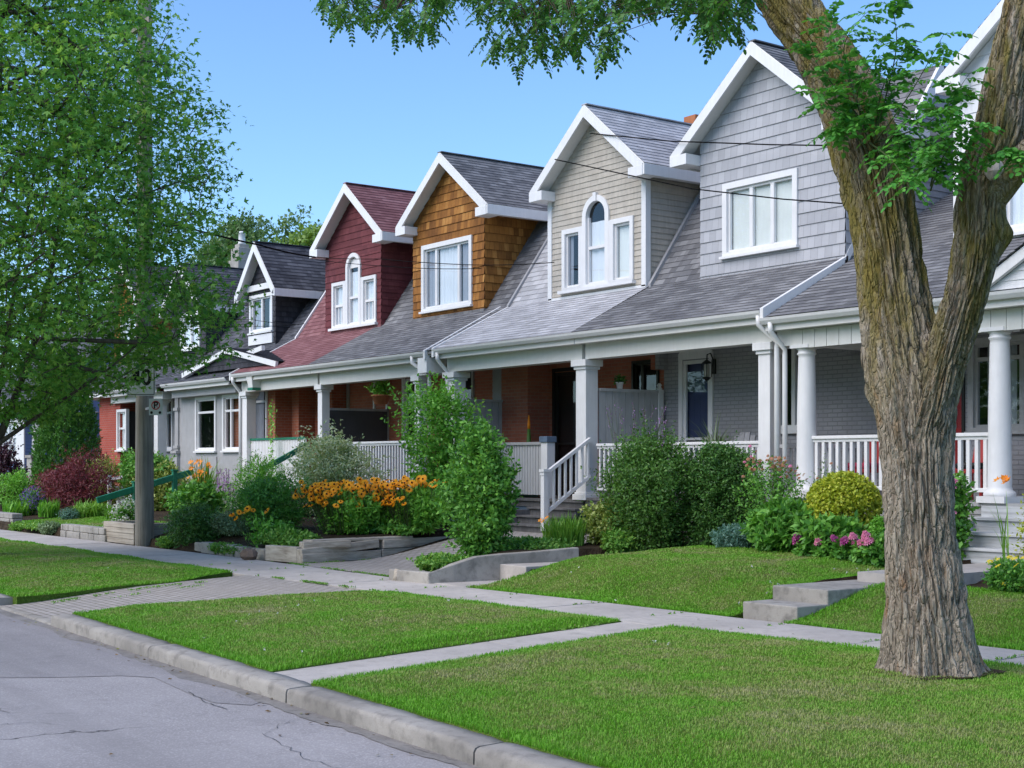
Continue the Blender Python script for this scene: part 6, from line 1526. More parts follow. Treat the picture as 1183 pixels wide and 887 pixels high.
def tp(px, py, w, Y=TY):
    p = at_y(px, py, Y); return (p.x, p.y, p.z, w*depth_of(p.x, Y)/F_PX/2)
base = at_y(1072, 782, TY); tb = Vector((base.x, TY, .02))
tree = thing('locust_tree', 'huge forked tree with deeply furrowed mossy bark in the foreground lawn', 'tree', tb)
trunk_path = [tp(1074,792,104),tp(1072,745,97),tp(1068,690,85),tp(1063,640,78),tp(1061,580,77),tp(1058,520,80),tp(1054,462,88),tp(1042,405,84),tp(1031,331,72),tp(1025,280,68),tp(1016,230,73),tp(1007,190,78),tp(988,130,70),tp(957,70,60),tp(928,28,56),tp(906,-5,58),tp(878,-50,54),tp(840,-110,48)]
right_path = [tp(1062,560,54),tp(1069,505,56),tp(1081,462,53),tp(1092,420,51),tp(1105,380,50),tp(1119,331,49),tp(1128,280,54),tp(1133,230,57),tp(1141,195,62),tp(1160,150,70),tp(1177,68,71),tp(1191,10,68),tp(1206,-70,62),tp(1222,-140,56)]
trunk_path = [(a,b,c,r*1.0) for a,b,c,r in trunk_path]; right_path = [(a,b,c,r*1.0) for a,b,c,r in right_path]
V1, F1 = bark_tube(trunk_path, 760, 290, .042, flare=.52, twist=.10, seed=1.0, knots=[(2.55,.2,.16,.05)])
V2, F2 = bark_tube(right_path, 520, 240, .036, twist=.16, seed=4.0, knots=[(2.05,4.2,.13,.06),(2.1,3.6,.10,.05)])
stubs = MB()
kp = at_y(1148,192,TY-.22)
Vt, Ft = merge([(V1,F1),(V2,F2)])
np_mesh('trunk', Vt, Ft, M['bark'], tree)
# cut limb stub and side limb to the right
V3, F3 = bark_tube([tp(1140,215,60),tp(1160,200,44),tp(1185,180,34),tp(1230,150,28),tp(1290,100,20),tp(1340,20,12),tp(1370,-60,4)], 90, 60, .014, seed=7.0); np_mesh('limb', V3, F3, M['bark'], tree)
c0 = at_y(1146,195,TY-.25); m = rock((c0.x,c0.y+.03,c0.z), .075, 5, (1,.7,1)); o = part(m, 'pruned_knot', 'concrete_old', tree)
# overhead limbs leaving the left fork
def limb(pts, r0, r1, name='limb'):
    m = MB(); n = len(pts); S = spline(pts, n*6); k = len(S); m.tube([tuple(s) for s in S], [r0+(r1-r0)*i/(k-1) for i in range(k)], 8); return part(m, name, 'bark_dark', tree)
def P3(px, py, Y): p = at_y(px, py, Y); return (p.x, p.y, p.z)
LIMBS = [[P3(845,-100,9.5),P3(780,-85,9.2),P3(700,-62,8.9),P3(610,-40,8.6),P3(520,-45,8.5),P3(430,-30,8.4),P3(380,-5,8.3)],
         [P3(780,-85,9.2),P3(720,-120,9.8),P3(640,-130,10.2),P3(540,-140,10.6)],[P3(700,-62,8.9),P3(660,-25,8.6),P3(610,20,8.4)],[P3(845,-100,9.5),P3(840,-40,9.2),P3(838,15,9.0)],
         [P3(520,-45,8.5),P3(480,-15,8.9),P3(455,12,9.1)],[P3(610,-40,8.6),P3(640,0,9.2),P3(690,30,9.4)]]
for i, l in enumerate(LIMBS): limb(l, .05 if i == 0 else .03, .008)
for l, r0 in [([P3(1200,-90,TY),P3(1150,-160,9.9),P3(1060,-230,10.3),P3(950,-270,10.7)],.09),([P3(1210,-130,TY),P3(1260,-200,9.2),P3(1300,-280,8.8)],.09),([P3(845,-105,TY),P3(800,-190,9.7),P3(780,-290,9.9)],.10)]: limb(l, r0, .02)
# compound leaves
def compound(P, D, droop, ln, nl, lw, seed):
    """P (n,3) base, D (n,3) direction; pinnate leaf with nl leaflet pairs"""
    g = np.random.default_rng(seed); n = len(P); D = nrm(D); S = nrm(np.cross(D, UP)+1e-6); Nn = np.cross(S, D)
    C = []; T = []; N = []; seg = []
    ln = ln*g.uniform(.75,1.2,n); prev = P
    for j in range(nl+1):
        t = (j+.6)/(nl+.6); pos = P+D*(ln*t)[:,None]-UP*(droop*ln*t*t)[:,None]; dd = nrm(D-UP*(2*droop*t)); seg.append(np.concatenate([prev, pos, np.full((n,1),.0022), np.full((n,1),.0018)], 1)); prev = pos
        if j == nl: C.append(pos); T.append(dd); N.append(Nn+.2*rdir(n))
        else:
            for sg in (-1,1):
                C.append(pos); T.append(nrm(S*sg*.85+dd*.45-UP*.22+.2*rdir(n))); N.append(nrm(Nn+.75*rdir(n)))
    C = np.concatenate(C); T = np.concatenate(T); N = np.concatenate(N); k = g.uniform(.8,1.15,len(C))
    return leaf_mesh(C, T, N, lw*k, lw*.6*k, 'oval'), tubes_np(np.concatenate(seg), 3)
bx = [374,385,430,470,500,530,548,556,575,600,650,705,720,745,790,805,825,860,864]; by = [28,52,46,64,54,26,10,62,78,94,82,84,44,22,16,46,62,52,8]
Ps = []; Ds = []; k = 0
while k < 1150:
    px = R_.uniform(368,868); lim = float(np.interp(px, bx, by)); py = R_.uniform(-70, lim-9)
    if py < -5 and R_.random() < .45: continue
    edge = lim-py
    Y = R_.uniform(8.0,9.8); a = R_.uniform(0,6.28); d = (math.cos(a)*.7, math.sin(a)*.7, R_.uniform(-.9,-.15))
    p = np.array(P3(px, py-14, Y)); Ps.append(p); Ds.append(d); k += 1
(VL, FL), (VS, FS) = compound(np.array(Ps), np.array(Ds), .25, .21, 7, .054, 21)
# twigs carrying them: hang from a lattice of thin shoots
seg = []; lim_pts = np.array([q for l in LIMBS for q in spline(l, 40)])
Pn = np.array(Ps)
for p in Pn[::2]:
    j = np.argmin(((lim_pts-p)**2).sum(1)); q = lim_pts[j]; mid = (p+q)/2+np.array([0,0,.08]); seg += [list(q)+list(mid)+[.006,.004], list(mid)+list(p)+[.004,.0022]]
VT, FT = tubes_np(np.array(seg), 4)
# crown above the frame
g = np.random.default_rng(77); n = 900
cc = np.array(P3(960,-330,10.0)); q = nrm(g.normal(size=(n,3)))*np.array([4.2,2.6,1.7])*g.uniform(.55,1,(n,1)); q[:,2] = np.abs(q[:,2])*.9+.1; Pc = cc+q
(VC, FC), (VCS, FCS) = compound(Pc, nrm(q*np.array([1,1,.2])+g.normal(size=(n,3))*.5), .4, .24, 7, .052, 22)
V, F = merge([(VL,FL),(VC,FC)]); np_mesh('crown', V, F, M['lf_locust'], tree)
V, F = merge([(VS,FS),(VT,FT),(VCS,FCS)]); np_mesh('twigs', V, F, M['twig'], tree)
# leafy sprouts in the fork
Ps = []; Ds = []; seg = []
SPR = [((1005,150),(975,80),(955,20)),((1005,150),(960,95),(935,60)),((1010,165),(1050,110),(1090,40)),((1010,165),(1075,140),(1120,85)),((1015,170),(1065,175),(1105,150)),((1015,175),(1050,195),(1080,200)),((1000,150),(990,110),(1010,70)),((1010,160),(1020,100),(1050,50)),((1075,215),(1085,170),(1100,110)),((1000,170),(965,130),(942,105)),((1075,220),(1090,180),(1120,140)),((1180,175),(1172,178),(1160,176)),((1010,160),(1035,60),(1030,5)),((990,120),(975,55),(1000,15)),((1015,180),(1060,160),(1100,190)),((1005,165),(1030,185),(1050,215)),((1020,170),(1060,130),(1095,125)),((1005,160),(985,140),(965,150))]
for a, b, c in SPR:
    Y0 = TY-.35; Y1 = TY-.35-R_.uniform(.1,.8)
    S = spline([P3(*a,Y0),P3(*b,(Y0+Y1)/2),P3(*c,Y1)], 14)
    for i in range(13): seg.append(list(S[i])+list(S[i+1])+[.008*(1-i/16),.008*(1-(i+1)/16)])
    for i in range(2,14):
        t = nrm(S[min(i+1,13)]-S[i-1]); 
        for rep in range(2 if i % 2 else 1):
            s_ = np.cross(t, UP)*(1 if (i+rep)%2 else -1)+np.array([R_.gauss(0,.5),R_.gauss(0,.5),R_.gauss(-.05,.3)]); Ps.append(S[i]); Ds.append(nrm(s_+t*.5))
(VL, FL), (VS, FS) = compound(np.array(Ps), np.array(Ds), .35, .22, 6, .060, 23); o = np_mesh('fork_sprouts', VL, FL, M['lf_locust_b'], tree)
V, F = merge([(VS,FS), tubes_np(np.array(seg), 5)]); np_mesh('sprout_stems', V, F, M['stem'], o)
# bare soil and mulch ring at the foot
m = MB(); n = 40; vs = [(tb.x, TY, .05)]
for i in range(n):
    a = 6.283*i/n; rr = .50+.22*mnoise.noise(Vector((math.cos(a)*2.2, math.sin(a)*2.2, 1))); vs.append((tb.x+math.cos(a)*rr, TY+math.sin(a)*rr, .062))
m.add(vs, [(0,1+i,1+(i+1)%n) for i in range(n)]); tag(m.build('bare_soil', M['soil']), kind='structure')
# ================================================================ maple by the kerb at the left
def grow_tree(root, base, env, stems_, limbs, n_tips, leaf_per, Lg, Wd, mat, kind, seed, tipmin=0.0, leafmat=None, spread=.28, r_trunk=.16):
    g = np.random.default_rng(seed); nodes = []; par = []; seg = []
    def addpath(P, r0, r1):
        for i in range(len(P)-1): seg.append(list(P[i])+list(P[i+1])+[r0+(r1-r0)*i/(len(P)-1), r0+(r1-r0)*(i+1)/(len(P)-1)])
        for p in P: nodes.append(p)
    ctr = lambda z: np.array([base[0]+env['lean'][0]*(z-base[2]), base[1]+env['lean'][1]*(z-base[2])])
    zs = np.array(env['z']); rs = np.array(env['r'])
    for (pts, r0, r1) in stems_: addpath(spline(pts, 16), r0, r1)
    trunk_nodes = np.array(nodes)
    for i in range(limbs):
        z0 = g.uniform(zs[0]+.2, zs[-1]*.82); j = np.argmin(np.abs(trunk_nodes[:,2]-z0)+g.random(len(trunk_nodes))*.5); p0 = trunk_nodes[j]; az = g.uniform(0,6.283)+i*2.4
        z1 = p0[2]+g.uniform(.3,1.9); r_ = np.interp(z1, zs, rs)*g.uniform(.7,.95); c = ctr(z1); p2 = np.array([c[0]+math.cos(az)*r_, c[1]+math.sin(az)*r_, z1]); p1 = p0*.5+p2*.5+np.array([0,0,-.15+.35*g.random()])
        addpath(spline([p0,p1,p2], 12), .045, .012)
    N = list(nodes); tips = []
    k = 0
    while k < n_tips:
        z = g.uniform(zs[0], zs[-1]); r_ = np.interp(z, zs, rs)
        if g.random() > (r_/rs.max())**1.5+.05: continue
        az = g.uniform(0,6.283); rad = r_*math.sqrt(g.uniform(.12,1.0)); rad *= 1+.16*mnoise.noise(Vector((math.cos(az)*2, math.sin(az)*2, z*.8+seed)))
        c = ctr(z); tips.append(np.array([c[0]+math.cos(az)*rad, c[1]+math.sin(az)*rad, z])); k += 1
    tips = np.array(tips); NA = np.array(N); order = np.argsort([((NA-t)**2).sum(1).min() for t in tips]); NB = np.zeros((len(N)+3*len(tips),3)); NB[:len(N)] = NA; cnt = len(N); tw = []
    for ti in order:
        t = tips[ti]; dd = ((NB[:cnt]-t)**2).sum(1)+np.where(NB[:cnt,2] > t[2]+.1, .6, 0); j = int(np.argmin(dd)); q = NB[j].copy(); mid = (q+t)/2+np.array([0,0,.06*np.linalg.norm(t-q)])+g.normal(size=3)*.03
        dist = np.linalg.norm(t-q); seg.append(list(q)+list(mid)+[.009+.004*dist,.008]); seg.append(list(mid)+list(t)+[.008,.0035]); NB[cnt] = mid; NB[cnt+1] = t; cnt += 2; tw.append((mid, t))
    V, F = tubes_np(np.array(seg), 5); np_mesh('branches', V, F, M['bark_dark'], root)
    A = np.array([a for a,b in tw]); B = np.array([b for a,b in tw]); n = len(A); t = g.random((n,leaf_per,1))**.6
    d = nrm(B-A); C = A[:,None]*(1-t)+B[:,None]*t+g.normal(size=(n,leaf_per,3))*spread*np.array([1,1,.32])
    T = nrm(d[:,None]*.5+g.normal(size=(n,leaf_per,3))*.8-UP*.25); Nn = nrm(UP*.8+g.normal(size=(n,leaf_per,3))*.55)
    k = g.uniform(.65,1.2,n*leaf_per); V, F = leaf_mesh(C.reshape(-1,3), T.reshape(-1,3), Nn.reshape(-1,3), Lg*k, Wd*k, kind); np_mesh('crown', V, F, M[mat], root)
mb_ = Vector((-25.65, 7.25, .05))
root = thing('maple_tree', 'green leafy maple at the left whose crown hides most of the utility pole', 'tree', mb_)
b = np.array(mb_)
mst = [([b+np.array(v) for v in [(0,0,-.1),(0,0,.8),(.03,.02,1.8),(.1,.05,3.2),(.12,.1,5),(.2,.1,7),(.2,.2,9.5),(.2,.2,12)]], .15, .02),
       ([b+np.array(v) for v in [(.02,0,1.6),(.3,.3,2.6),(.8,.7,4.2),(1.1,1.0,6.4),(1.3,1.2,9.0)]], .085, .015), ([b+np.array(v) for v in [(0,0,1.7),(-.4,.1,2.8),(-.9,.1,4.6),(-1.2,.1,7),(-1.3,.2,9.5)]], .085, .015), ([b+np.array(v) for v in [(.05,0,1.9),(.5,.1,3.2),(1.2,.2,5.2),(1.9,.4,7.5)]], .06, .012),
       ([b+np.array(v) for v in [(.0,0,1.9),(.5,.35,2.25),(1.1,.9,2.75),(1.8,1.5,3.3),(2.5,2.0,3.9)]], .055, .008), ([b+np.array(v) for v in [(0,0,2.1),(.3,-.5,2.8),(.6,-1.2,3.8),(.8,-1.7,5.2)]], .05, .012)]
m = MB(); S = spline([list(v) for v in mst[0][0][:3]], 10); m.tube([tuple(s) for s in S], [.19-.035*i/9 for i in range(10)], 12); part(m, 'trunk', 'bark_dark', root)
grow_tree(root, b, dict(z=[2.45,2.9,3.33,3.8,4.6,5.6,6.8,8.4,9.8,11.2,12.6], r=[.8,1.8,2.8,4.35,4.2,3.9,4.05,3.85,3.1,1.9,.3], lean=(.01,.01)), mst, 56, 2500, 33, .10, .12, 'lf_maple', 'maple', 9)
# ================================================================ trees behind the houses
def far_tree(px, pyt, pw, Y, mat, seed, label, n=900):
    p = at_y(px, pyt, Y); dep = depth_of(p.x, Y); rad = pw*dep/F_PX/2; H_ = p.z; b = np.array([p.x, Y, 0.0])
    r = thing('background_tree', label, 'tree', b, 'trees rising behind the roofs')
    m = MB(); m.tube([tuple(b), tuple(b+np.array([.2,0,H_*.5])), tuple(b+np.array([0,.1,H_*.85]))], [.3,.2,.06], 8); part(m, 'trunk', 'bark_dark', r)
    g = np.random.default_rng(seed); nl = 22; C = nrm(g.normal(size=(nl,3))); C = C*np.array([rad*.72,rad*.72,H_*.19]); C[:,2] += H_*.70-.0; Vs = []
    for i in range(nl):
        rr = rad*g.uniform(.42,.66); V, F, _, _ = foliage((b[0]+C[i,0], b[1]+C[i,1], max(1.0, C[i,2]-rr)), rr, rr, rr*1.9, n//nl*3, 7, .36, .24, 'diamond', shoot=1.1, irr=.3, seed=seed*31+i, up=.6); 
        V[:,2] = np.minimum(V[:,2], H_+.3); Vs.append((V,F))
    V, F = merge(Vs); np_mesh('crown', V, F, M[mat], r)
far_tree(330, 232, 150, 52, 'lf_far', 1, 'mid green tree rising behind the dark gabled house')
far_tree(292, 236, 110, 58, 'lf_far', 9, 'soft green tree crown above the small dark dormer', 900)
far_tree(372, 240, 100, 44, 'lf_far_b', 2, 'bright yellow-green tree just left of the burgundy gable')
far_tree(255, 262, 110, 56, 'lf_far', 3, 'pale green tree behind the white capped chimney')
far_tree(408, 208, 60, 62, 'lf_far', 4, 'thin tree top showing above the left slope of the burgundy gable')
far_tree(440, 214, 70, 66, 'lf_far', 5, 'tree top peeping over the burgundy roof ridge')
far_tree(190, 300, 120, 60, 'lf_far', 6, 'green tree behind the maple and the scarlet brick house', 700)
far_tree(60, 330, 170, 70, 'lf_far', 7, 'broad green tree far behind the blue house', 700)
far_tree(-80, 330, 160, 40, 'lf_far', 8, 'green tree beyond the left edge of the view', 600)
# street end trees
for i, (x, y, hgt, lab) in enumerate([(-95, 9.0, 9, 'street tree far down the pavement'), (-88, -9, 10, 'large tree at the far end of the street, opposite side')]):
    b = np.array([x,y,0.]); r = thing('street_tree', lab, 'tree', b); m = MB(); m.tube([tuple(b),(x,y,hgt*.7)], [.22,.08], 8); part(m, 'trunk', 'bark_dark', r)
    V, F, _, _ = foliage((x,y,1.8), 3.6, 3.6, hgt-1.8, 700, 7, .3, .2, shoot=1.0, seed=90+i, irr=.3); np_mesh('crown', V, F, M['lf_maple'], r)
for i, (x, y, hgt) in enumerate([(-42,-11,9.5),(-31,-12.5,11),(-20,-11.5,10),(-9,-12.5,11),(3,-11.5,10),(14,-12,11)]):  # unseen row behind the camera, added to darken what the panes reflect
    b = np.array([x,y,0.]); r = thing('street_tree', 'unseen leafy tree across the street, added for the window reflections', 'tree', b, 'trees across the street'); m = MB(); m.tube([tuple(b),(x,y,hgt*.7)], [.25,.08], 8); part(m, 'trunk', 'bark_dark', r)
    V, F, _, _ = foliage((x,y,1.2), 5.6, 3.6, hgt-1.2, 900, 7, .4, .28, shoot=1.2, seed=120+i, irr=.3); np_mesh('crown', V, F, M['lf_maple'], r)
# ================================================================ pole, signs and wires
pb = at_y(167, 630, 11.42); POLE = Vector((pb.x, 11.42, 0)); dep = depth_of(pb.x, 11.42)
pole = thing('utility_pole', 'weathered grey wooden utility pole with a no-parking sign beside the pavement', 'utility pole', POLE)
def pole_tube():
    m = MB(); pts = []; rr = []; n = 26; hgt = 12.2
    V = []
    for i in range(n+1):
        z = -.1+hgt*i/n; r = .20-.055*i/n
        for k in range(22):
            a = 6.283*k/22; q = r+.008*mnoise.noise(Vector((math.cos(a)*6, math.sin(a)*6, z*.6)))-(.022*math.exp(-((a-4.6)/.09)**2) if z < 5 else 0); V.append((POLE.x+math.cos(a)*q, POLE.y+math.sin(a)*q, z))
    m.add(V, [(i*22+k, i*22+(k+1)%22, (i+1)*22+(k+1)%22, (i+1)*22+k) for i in range(n) for k in range(22)]+[tuple(range(n*22,n*22+22))], 0, True); return part(m, 'pole', 'polewood', pole)
pole_tube()
m = MB(); m.box(POLE.x-.9,POLE.x+.9,POLE.y-.27,POLE.y-.16,10.9,11.02); part(m, 'crossarm', 'polewood', pole)
# signs hang on the pole: things of their own; facing the camera side of the street
SU = Vector((RT[0], RT[1], 0)).normalized(); 
sang = math.radians(46); SU = Vector((math.cos(sang), math.sin(sang), 0)); SN = Vector((SU.y, -SU.x, 0))
def sign_frame(px, py, off):
    p = at_y(px, py, POLE.y-off); return Vector((p.x, POLE.y-off, p.z))
def disc(c, r0, r1, w, n=36, a0=0, a1=6.2832):
    m = MB(); vs = []; full = abs(a1-a0-6.2832) < 1e-3
    for i in range(n+1):
        a = a0+(a1-a0)*i/n
        for r in (r0, r1): vs.append(c+SU*(r*math.cos(a))+Vector((0,0,r*math.sin(a)))+SN*w)
    m.add(vs, [(2*i,2*i+1,2*i+3,2*i+2) for i in range(n)]); return m
def slab(c, hw, hh, t):
    m = MB(); q = []
    for w in (t, 0):
        for a, b in ((-hw,-hh),(hw,-hh),(hw,hh),(-hw,hh)): q.append(c+SU*a+Vector((0,0,b))+SN*w)
    m.add(q, [(0,1,2,3),(7,6,5,4),(0,4,5,1),(1,5,6,2),(2,6,7,3),(3,7,4,0)]); return m
def text(body, size, c, par, mat, w=.006, align='CENTER'):
    cu = bpy.data.curves.new('lettering', 'FONT'); cu.body = body; cu.size = size; cu.align_x = align; cu.align_y = 'CENTER'; cu.extrude = .001; cu.offset = size*.03
    o = bpy.data.objects.new('lettering', cu); COL.objects.link(o); cu.materials.append(M[mat]); o.parent = par
    bpy.context.view_layer.update(); me = bpy.data.meshes.new_from_object(o.evaluated_get(bpy.context.evaluated_depsgraph_get())); bpy.data.objects.remove(o)
    o = bpy.data.objects.new('lettering', me); COL.objects.link(o); o.parent = par
    if not me.materials: me.materials.append(M[mat])
    o.location = c+SN*w-wloc(par); o.rotation_euler = (math.pi/2, 0, math.atan2(SU.y, SU.x)); return o
c = sign_frame(180, 470, .30); ppm = F_PX/depth_of(c.x, c.y); hw, hh = 8.2/ppm, 9.6/ppm
sg = thing('no_parking_sign', 'small white no-parking sign with a red ring and slash on the pole', 'sign', c)
part(slab(c, hw, hh, .004), 'plate', 'sign_white', sg)
m = disc(c+Vector((0,0,hh*.2)), hw*.50, hw*.64, .0065); part(m, 'red_ring', 'sign_red', sg)
cc_ = c+Vector((0,0,hh*.2)); m = MB(); a = cc_+SU*(-hw*.40)+Vector((0,0,hw*.40))+SN*.0068; b_ = cc_+SU*(hw*.40)+Vector((0,0,-hw*.40))+SN*.0068; s_ = (SU*.7+Vector((0,0,.7))).normalized()*hw*.035; m.quad(a-s_, b_-s_, b_+s_, a+s_); part(m, 'red_slash', 'sign_red', sg)
t_ = text('P', hw*1.30, cc_+Vector((0,0,-hw*.02)), sg, 'black', .0058)
for sx in (-1,1):
    m = MB(); q = c+SU*(sx*hw*.62)+Vector((0,0,-hh*.68)); vs = [q+SU*(.03*math.cos(a))+Vector((0,0,.03*math.sin(a)))+SN*.006 for a in [6.283*i/12 for i in range(12)]]; m.add(vs, [tuple(range(12))]); part(m, 'arrow_dot', 'black', sg)
m = MB(); m.beam(c-SN*.01, c-SN*.01+Vector((POLE.x-c.x, POLE.y-c.y, 0))*.85, .05,.05); part(m, 'bracket', 'greytrim', sg)
c = sign_frame(163, 428, .27); ppm = F_PX/depth_of(c.x, c.y); hw, hh = 17.5/ppm, 29/ppm
sg = thing('speed_sign', 'large white rectangular street sign with black figures mostly hidden by maple leaves', 'sign', c)
part(slab(c, hw, hh, .004), 'plate', 'sign_white', sg)
m = MB()
for a0, a1, b0, b1 in ((-.93,.93,.94,.97),(-.93,.93,-.97,-.94),(-.93,-.88,-.94,.94),(.88,.93,-.94,.94)):
    m.quad(*[c+SU*(hw*a)+Vector((0,0,hh*b))+SN*.006 for a, b in ((a0,b0),(a1,b0),(a1,b1),(a0,b1))])
part(m, 'border', 'black', sg); text('40', hw*1.45, c+Vector((0,0,-hh*.30)), sg, 'black', .006)
m = MB(); m.beam(c-SN*.01, c-SN*.01+Vector((POLE.x-c.x, POLE.y-c.y, 0))*.85, .05,.05); part(m, 'bracket', 'greytrim', sg)
def cable(label, pts, r=.012, sag=.0):
    out = []
    for a, b in zip(pts[:-1], pts[1:]):
        a = Vector(a); b = Vector(b)
        for i in range(16): t = i/16; out.append(a.lerp(b,t)-Vector((0,0,sag*4*t*(1-t))))
    out.append(Vector(pts[-1])); m = MB(); m.tube([p for p in out], r, 6); o = m.build('overhead_cable', M['wire'], origin=tuple(pts[0])); tag(o, label, 'cable', 'overhead cables'); return o
cable('lower black cable crossing the beige and grey gables from the white eave', [P3(641,184,18.1),P3(800,218,18.05),P3(905,230,18.05),P3(988,236,18.1),(-15.68,19.9,6.35)], .013)
cable('upper black cable running from the beige gable peak across the grey gable', [P3(682,154,18.12),P3(775,163,18.05),P3(890,167,18.05),P3(960,168,18.1),(-15.68,19.7,7.0)], .013)
cable('thick service cable sagging from the pole past the dark gable towards the burgundy house', [(POLE.x+.15,POLE.y,7.0),P3(300,283,15.5),P3(364,297,18.0)], .022, .03)
cable('thin twin cable running on from the burgundy eave to the beige corner', [P3(364,297,18.0),P3(440,299,18.02),P3(550,306,18.02),P3(640,303,18.15)], .010, .02)
cable('thin cable just below the burgundy eave line', [P3(364,300,18.02),P3(470,309,18.02),P3(556,310,18.02)], .009, .02)
cable('high line from the pole to the left edge of the view', [(POLE.x-.1,POLE.y,9.6),P3(0,100,10.0),P3(-400,30,8.0)], .016, .03)
cable('thin low cable crossing the small dormer window of the dark house', [(POLE.x+.15,POLE.y,4.9),P3(290,369,18.2),P3(345,375,18.3)], .008, .02)
cable('second thin low cable under the first at the dark house dormer', [(POLE.x+.15,POLE.y,4.7),P3(290,377,18.2),P3(352,374,18.45)], .008, .02)
# ================================================================ things on the porches and in the yards
p0 = at_x(112,578,-35.2); p1 = at_x(222,545,-35.2)
t = thing('green_handrail', 'green wooden handrail on two posts standing in the garden behind the pole', 'handrail', (-35.2, p0.y, ground(-35.2,p0.y)))
m = MB(); m.beam((-35.2,p0.y,p0.z),(-35.2,p1.y,p1.z),.10,.16); part(m, 'rail', 'green', t, bevel=.01)
for px in (155, 201):
    k = (px-112)/110; q = p0.lerp(p1, k); m = MB(); zt = q.z+.16; m.box(-35.26,-35.14,q.y-.06,q.y+.06,ground(-35.2,q.y)-.05,zt); m.box(-35.28,-35.12,q.y-.08,q.y+.08,zt,zt+.04); part(m, 'post', 'green', t, bevel=.008)
# white garden rail by the scarlet house
q = at_y(128,560,14.8); t = thing('white_stair_rail', 'short white sloping stair rail in front of the scarlet brick bay', 'handrail', (q.x,14.8,.4)); m = MB(); m.beam((q.x-.6,14.6,1.2),(q.x+.5,16.3,1.6),.08,.08); part(m, 'rail', 'white', t)
for dx, dy in ((-.4,14.9),(.2,15.8)): m = MB(); m.box(q.x+dx-.05,q.x+dx+.05,dy-.05,dy+.05,.3,1.4); part(m, 'post', 'white', t)
# Adirondack chair on the grey porch
ax = at_y(846,500,18.0).x; t = thing('garden_chair', 'grey slatted garden chair on the porch beside the blue door', 'chair', (ax,18.0,1.1))
m = MB(); n = 6
for i in range(n):
    u = (i-(n-1)/2)*.118; zt = 1.1+1.22-.035*(abs(i-(n-1)/2))**1.6; m.hexa([(ax+u-.052,18.10,1.32),(ax+u+.052,18.10,1.32),(ax+u+.052,18.125,1.32),(ax+u-.052,18.125,1.32),(ax+u*1.12-.061,18.32,zt),(ax+u*1.12+.061,18.32,zt),(ax+u*1.12+.061,18.345,zt),(ax+u*1.12-.061,18.345,zt)])
part(m, 'backrest', 'adir', t); m = MB()
for i in range(5): y = 17.62+i*.1; m.box(ax-.28,ax+.28,y,y+.085,1.42-.025*i,1.445-.025*i)
part(m, 'seat', 'adir', t)
for sx in (-1,1):
    m = MB(); m.box(ax+sx*.33-.06,ax+sx*.33+.06,17.5,18.25,1.68,1.705); part(m, 'armrest', 'adir', t)
    for y in (17.58,18.15): m = MB(); m.box(ax+sx*.31-.02,ax+sx*.31+.02,y-.045,y+.045,1.1,1.68); part(m, 'leg', 'adir', t)
def pot(label, x, y, z, r, hgt, mat, name='plant_pot', leaf=None, n=60, lh=.4, kind='strap', lr=None):
    t = thing(name, label, 'plant pot', (x,y,z)); m = MB(); m.lathe((x,y,z), [(r*.7,0),(r*.95,hgt*.85),(r*1.08,hgt*.86),(r*1.08,hgt),(r*.9,hgt),(r*.88,hgt*.9)], 18); part(m, 'pot', mat, t)
    if leaf:
        if kind == 'strap': V, F = straps((x,y,z+hgt*.9), n, lh, .014, r*.4, int(abs(x*100)), 1.0)
        else: V, F, _, _ = foliage((x,y,z+hgt*.85), lr or r*1.5, lr or r*1.5, lh, n, 7, .06, .035, seed=int(abs(x*10)), shoot=.15)
        np_mesh('foliage', V, F, M[leaf], t)
    return t
px_ = at_y(826,500,18.2).x; pot('spiky palm-like plant in a dark pot between the blue door and the grey chair', px_, 18.2, 1.1, .16, .4, 'black', leaf='lf_grey', n=110, lh=1.3)
q = at_x(716,441,X_G0+.02); pot('small white pot with a dark plant standing on top of the privacy panel', X_G0+.02, at_x(716,440,X_G0+.02).y, 3.185, .075, .13, 'white', leaf='lf_dark', n=40, lh=.16, kind='bush')
q = at_y(440,462,17.3); hb = pot('terracotta hanging basket with green leaves in front of the orange house porch', q.x, 17.3, q.z-.10, .22, .22, 'terracotta', name='hanging_basket', leaf='lf_bright', n=130, lh=.42, kind='bush', lr=.30)
m = MB()
for k in range(3): a = k*2.09; m.tube([(q.x+.2*math.cos(a),17.3+.2*math.sin(a),q.z+.12),(q.x,17.3,q.z+.75)], .005, 4)
m.tube([(q.x,17.3,q.z+.75),(q.x,17.3,3.72)], .006, 4); part(m, 'hanger', 'black', hb)
# closed umbrella with orange tip, teal box
q = at_y(611,500,18.1); t = thing('closed_parasol', 'closed dark green parasol with an orange tip leaning by the brick pier', 'parasol', (q.x,18.1,1.05)); m = MB(); m.lathe((q.x,18.1,1.55), [(.03,0),(.07,.1),(.055,.6),(.03,.95)], 12); part(m, 'canopy', 'lf_dark', t); m = MB(); m.lathe((q.x,18.1,2.48), [(.032,0),(.035,.1),(.01,.30)], 10); part(m, 'tip', 'fl_orange', t); m = MB(); m.tube([(q.x,18.1,1.05),(q.x,18.1,1.56)], .02, 8); part(m, 'pole', 'black', t)
q = at_y(604,512,17.5); t = thing('storage_box', 'small teal box on the beige house porch behind the board railing', 'box', (q.x,17.5,1.05)); m = MB(); m.box(q.x-.32,q.x+.28,17.3,17.7,1.05,2.02); part(m, 'body', 'tealbox', t, bevel=.01); m = MB(); m.box(q.x-.34,q.x+.30,17.28,17.72,2.02,2.1); part(m, 'lid', 'tealbox', t, bevel=.01)
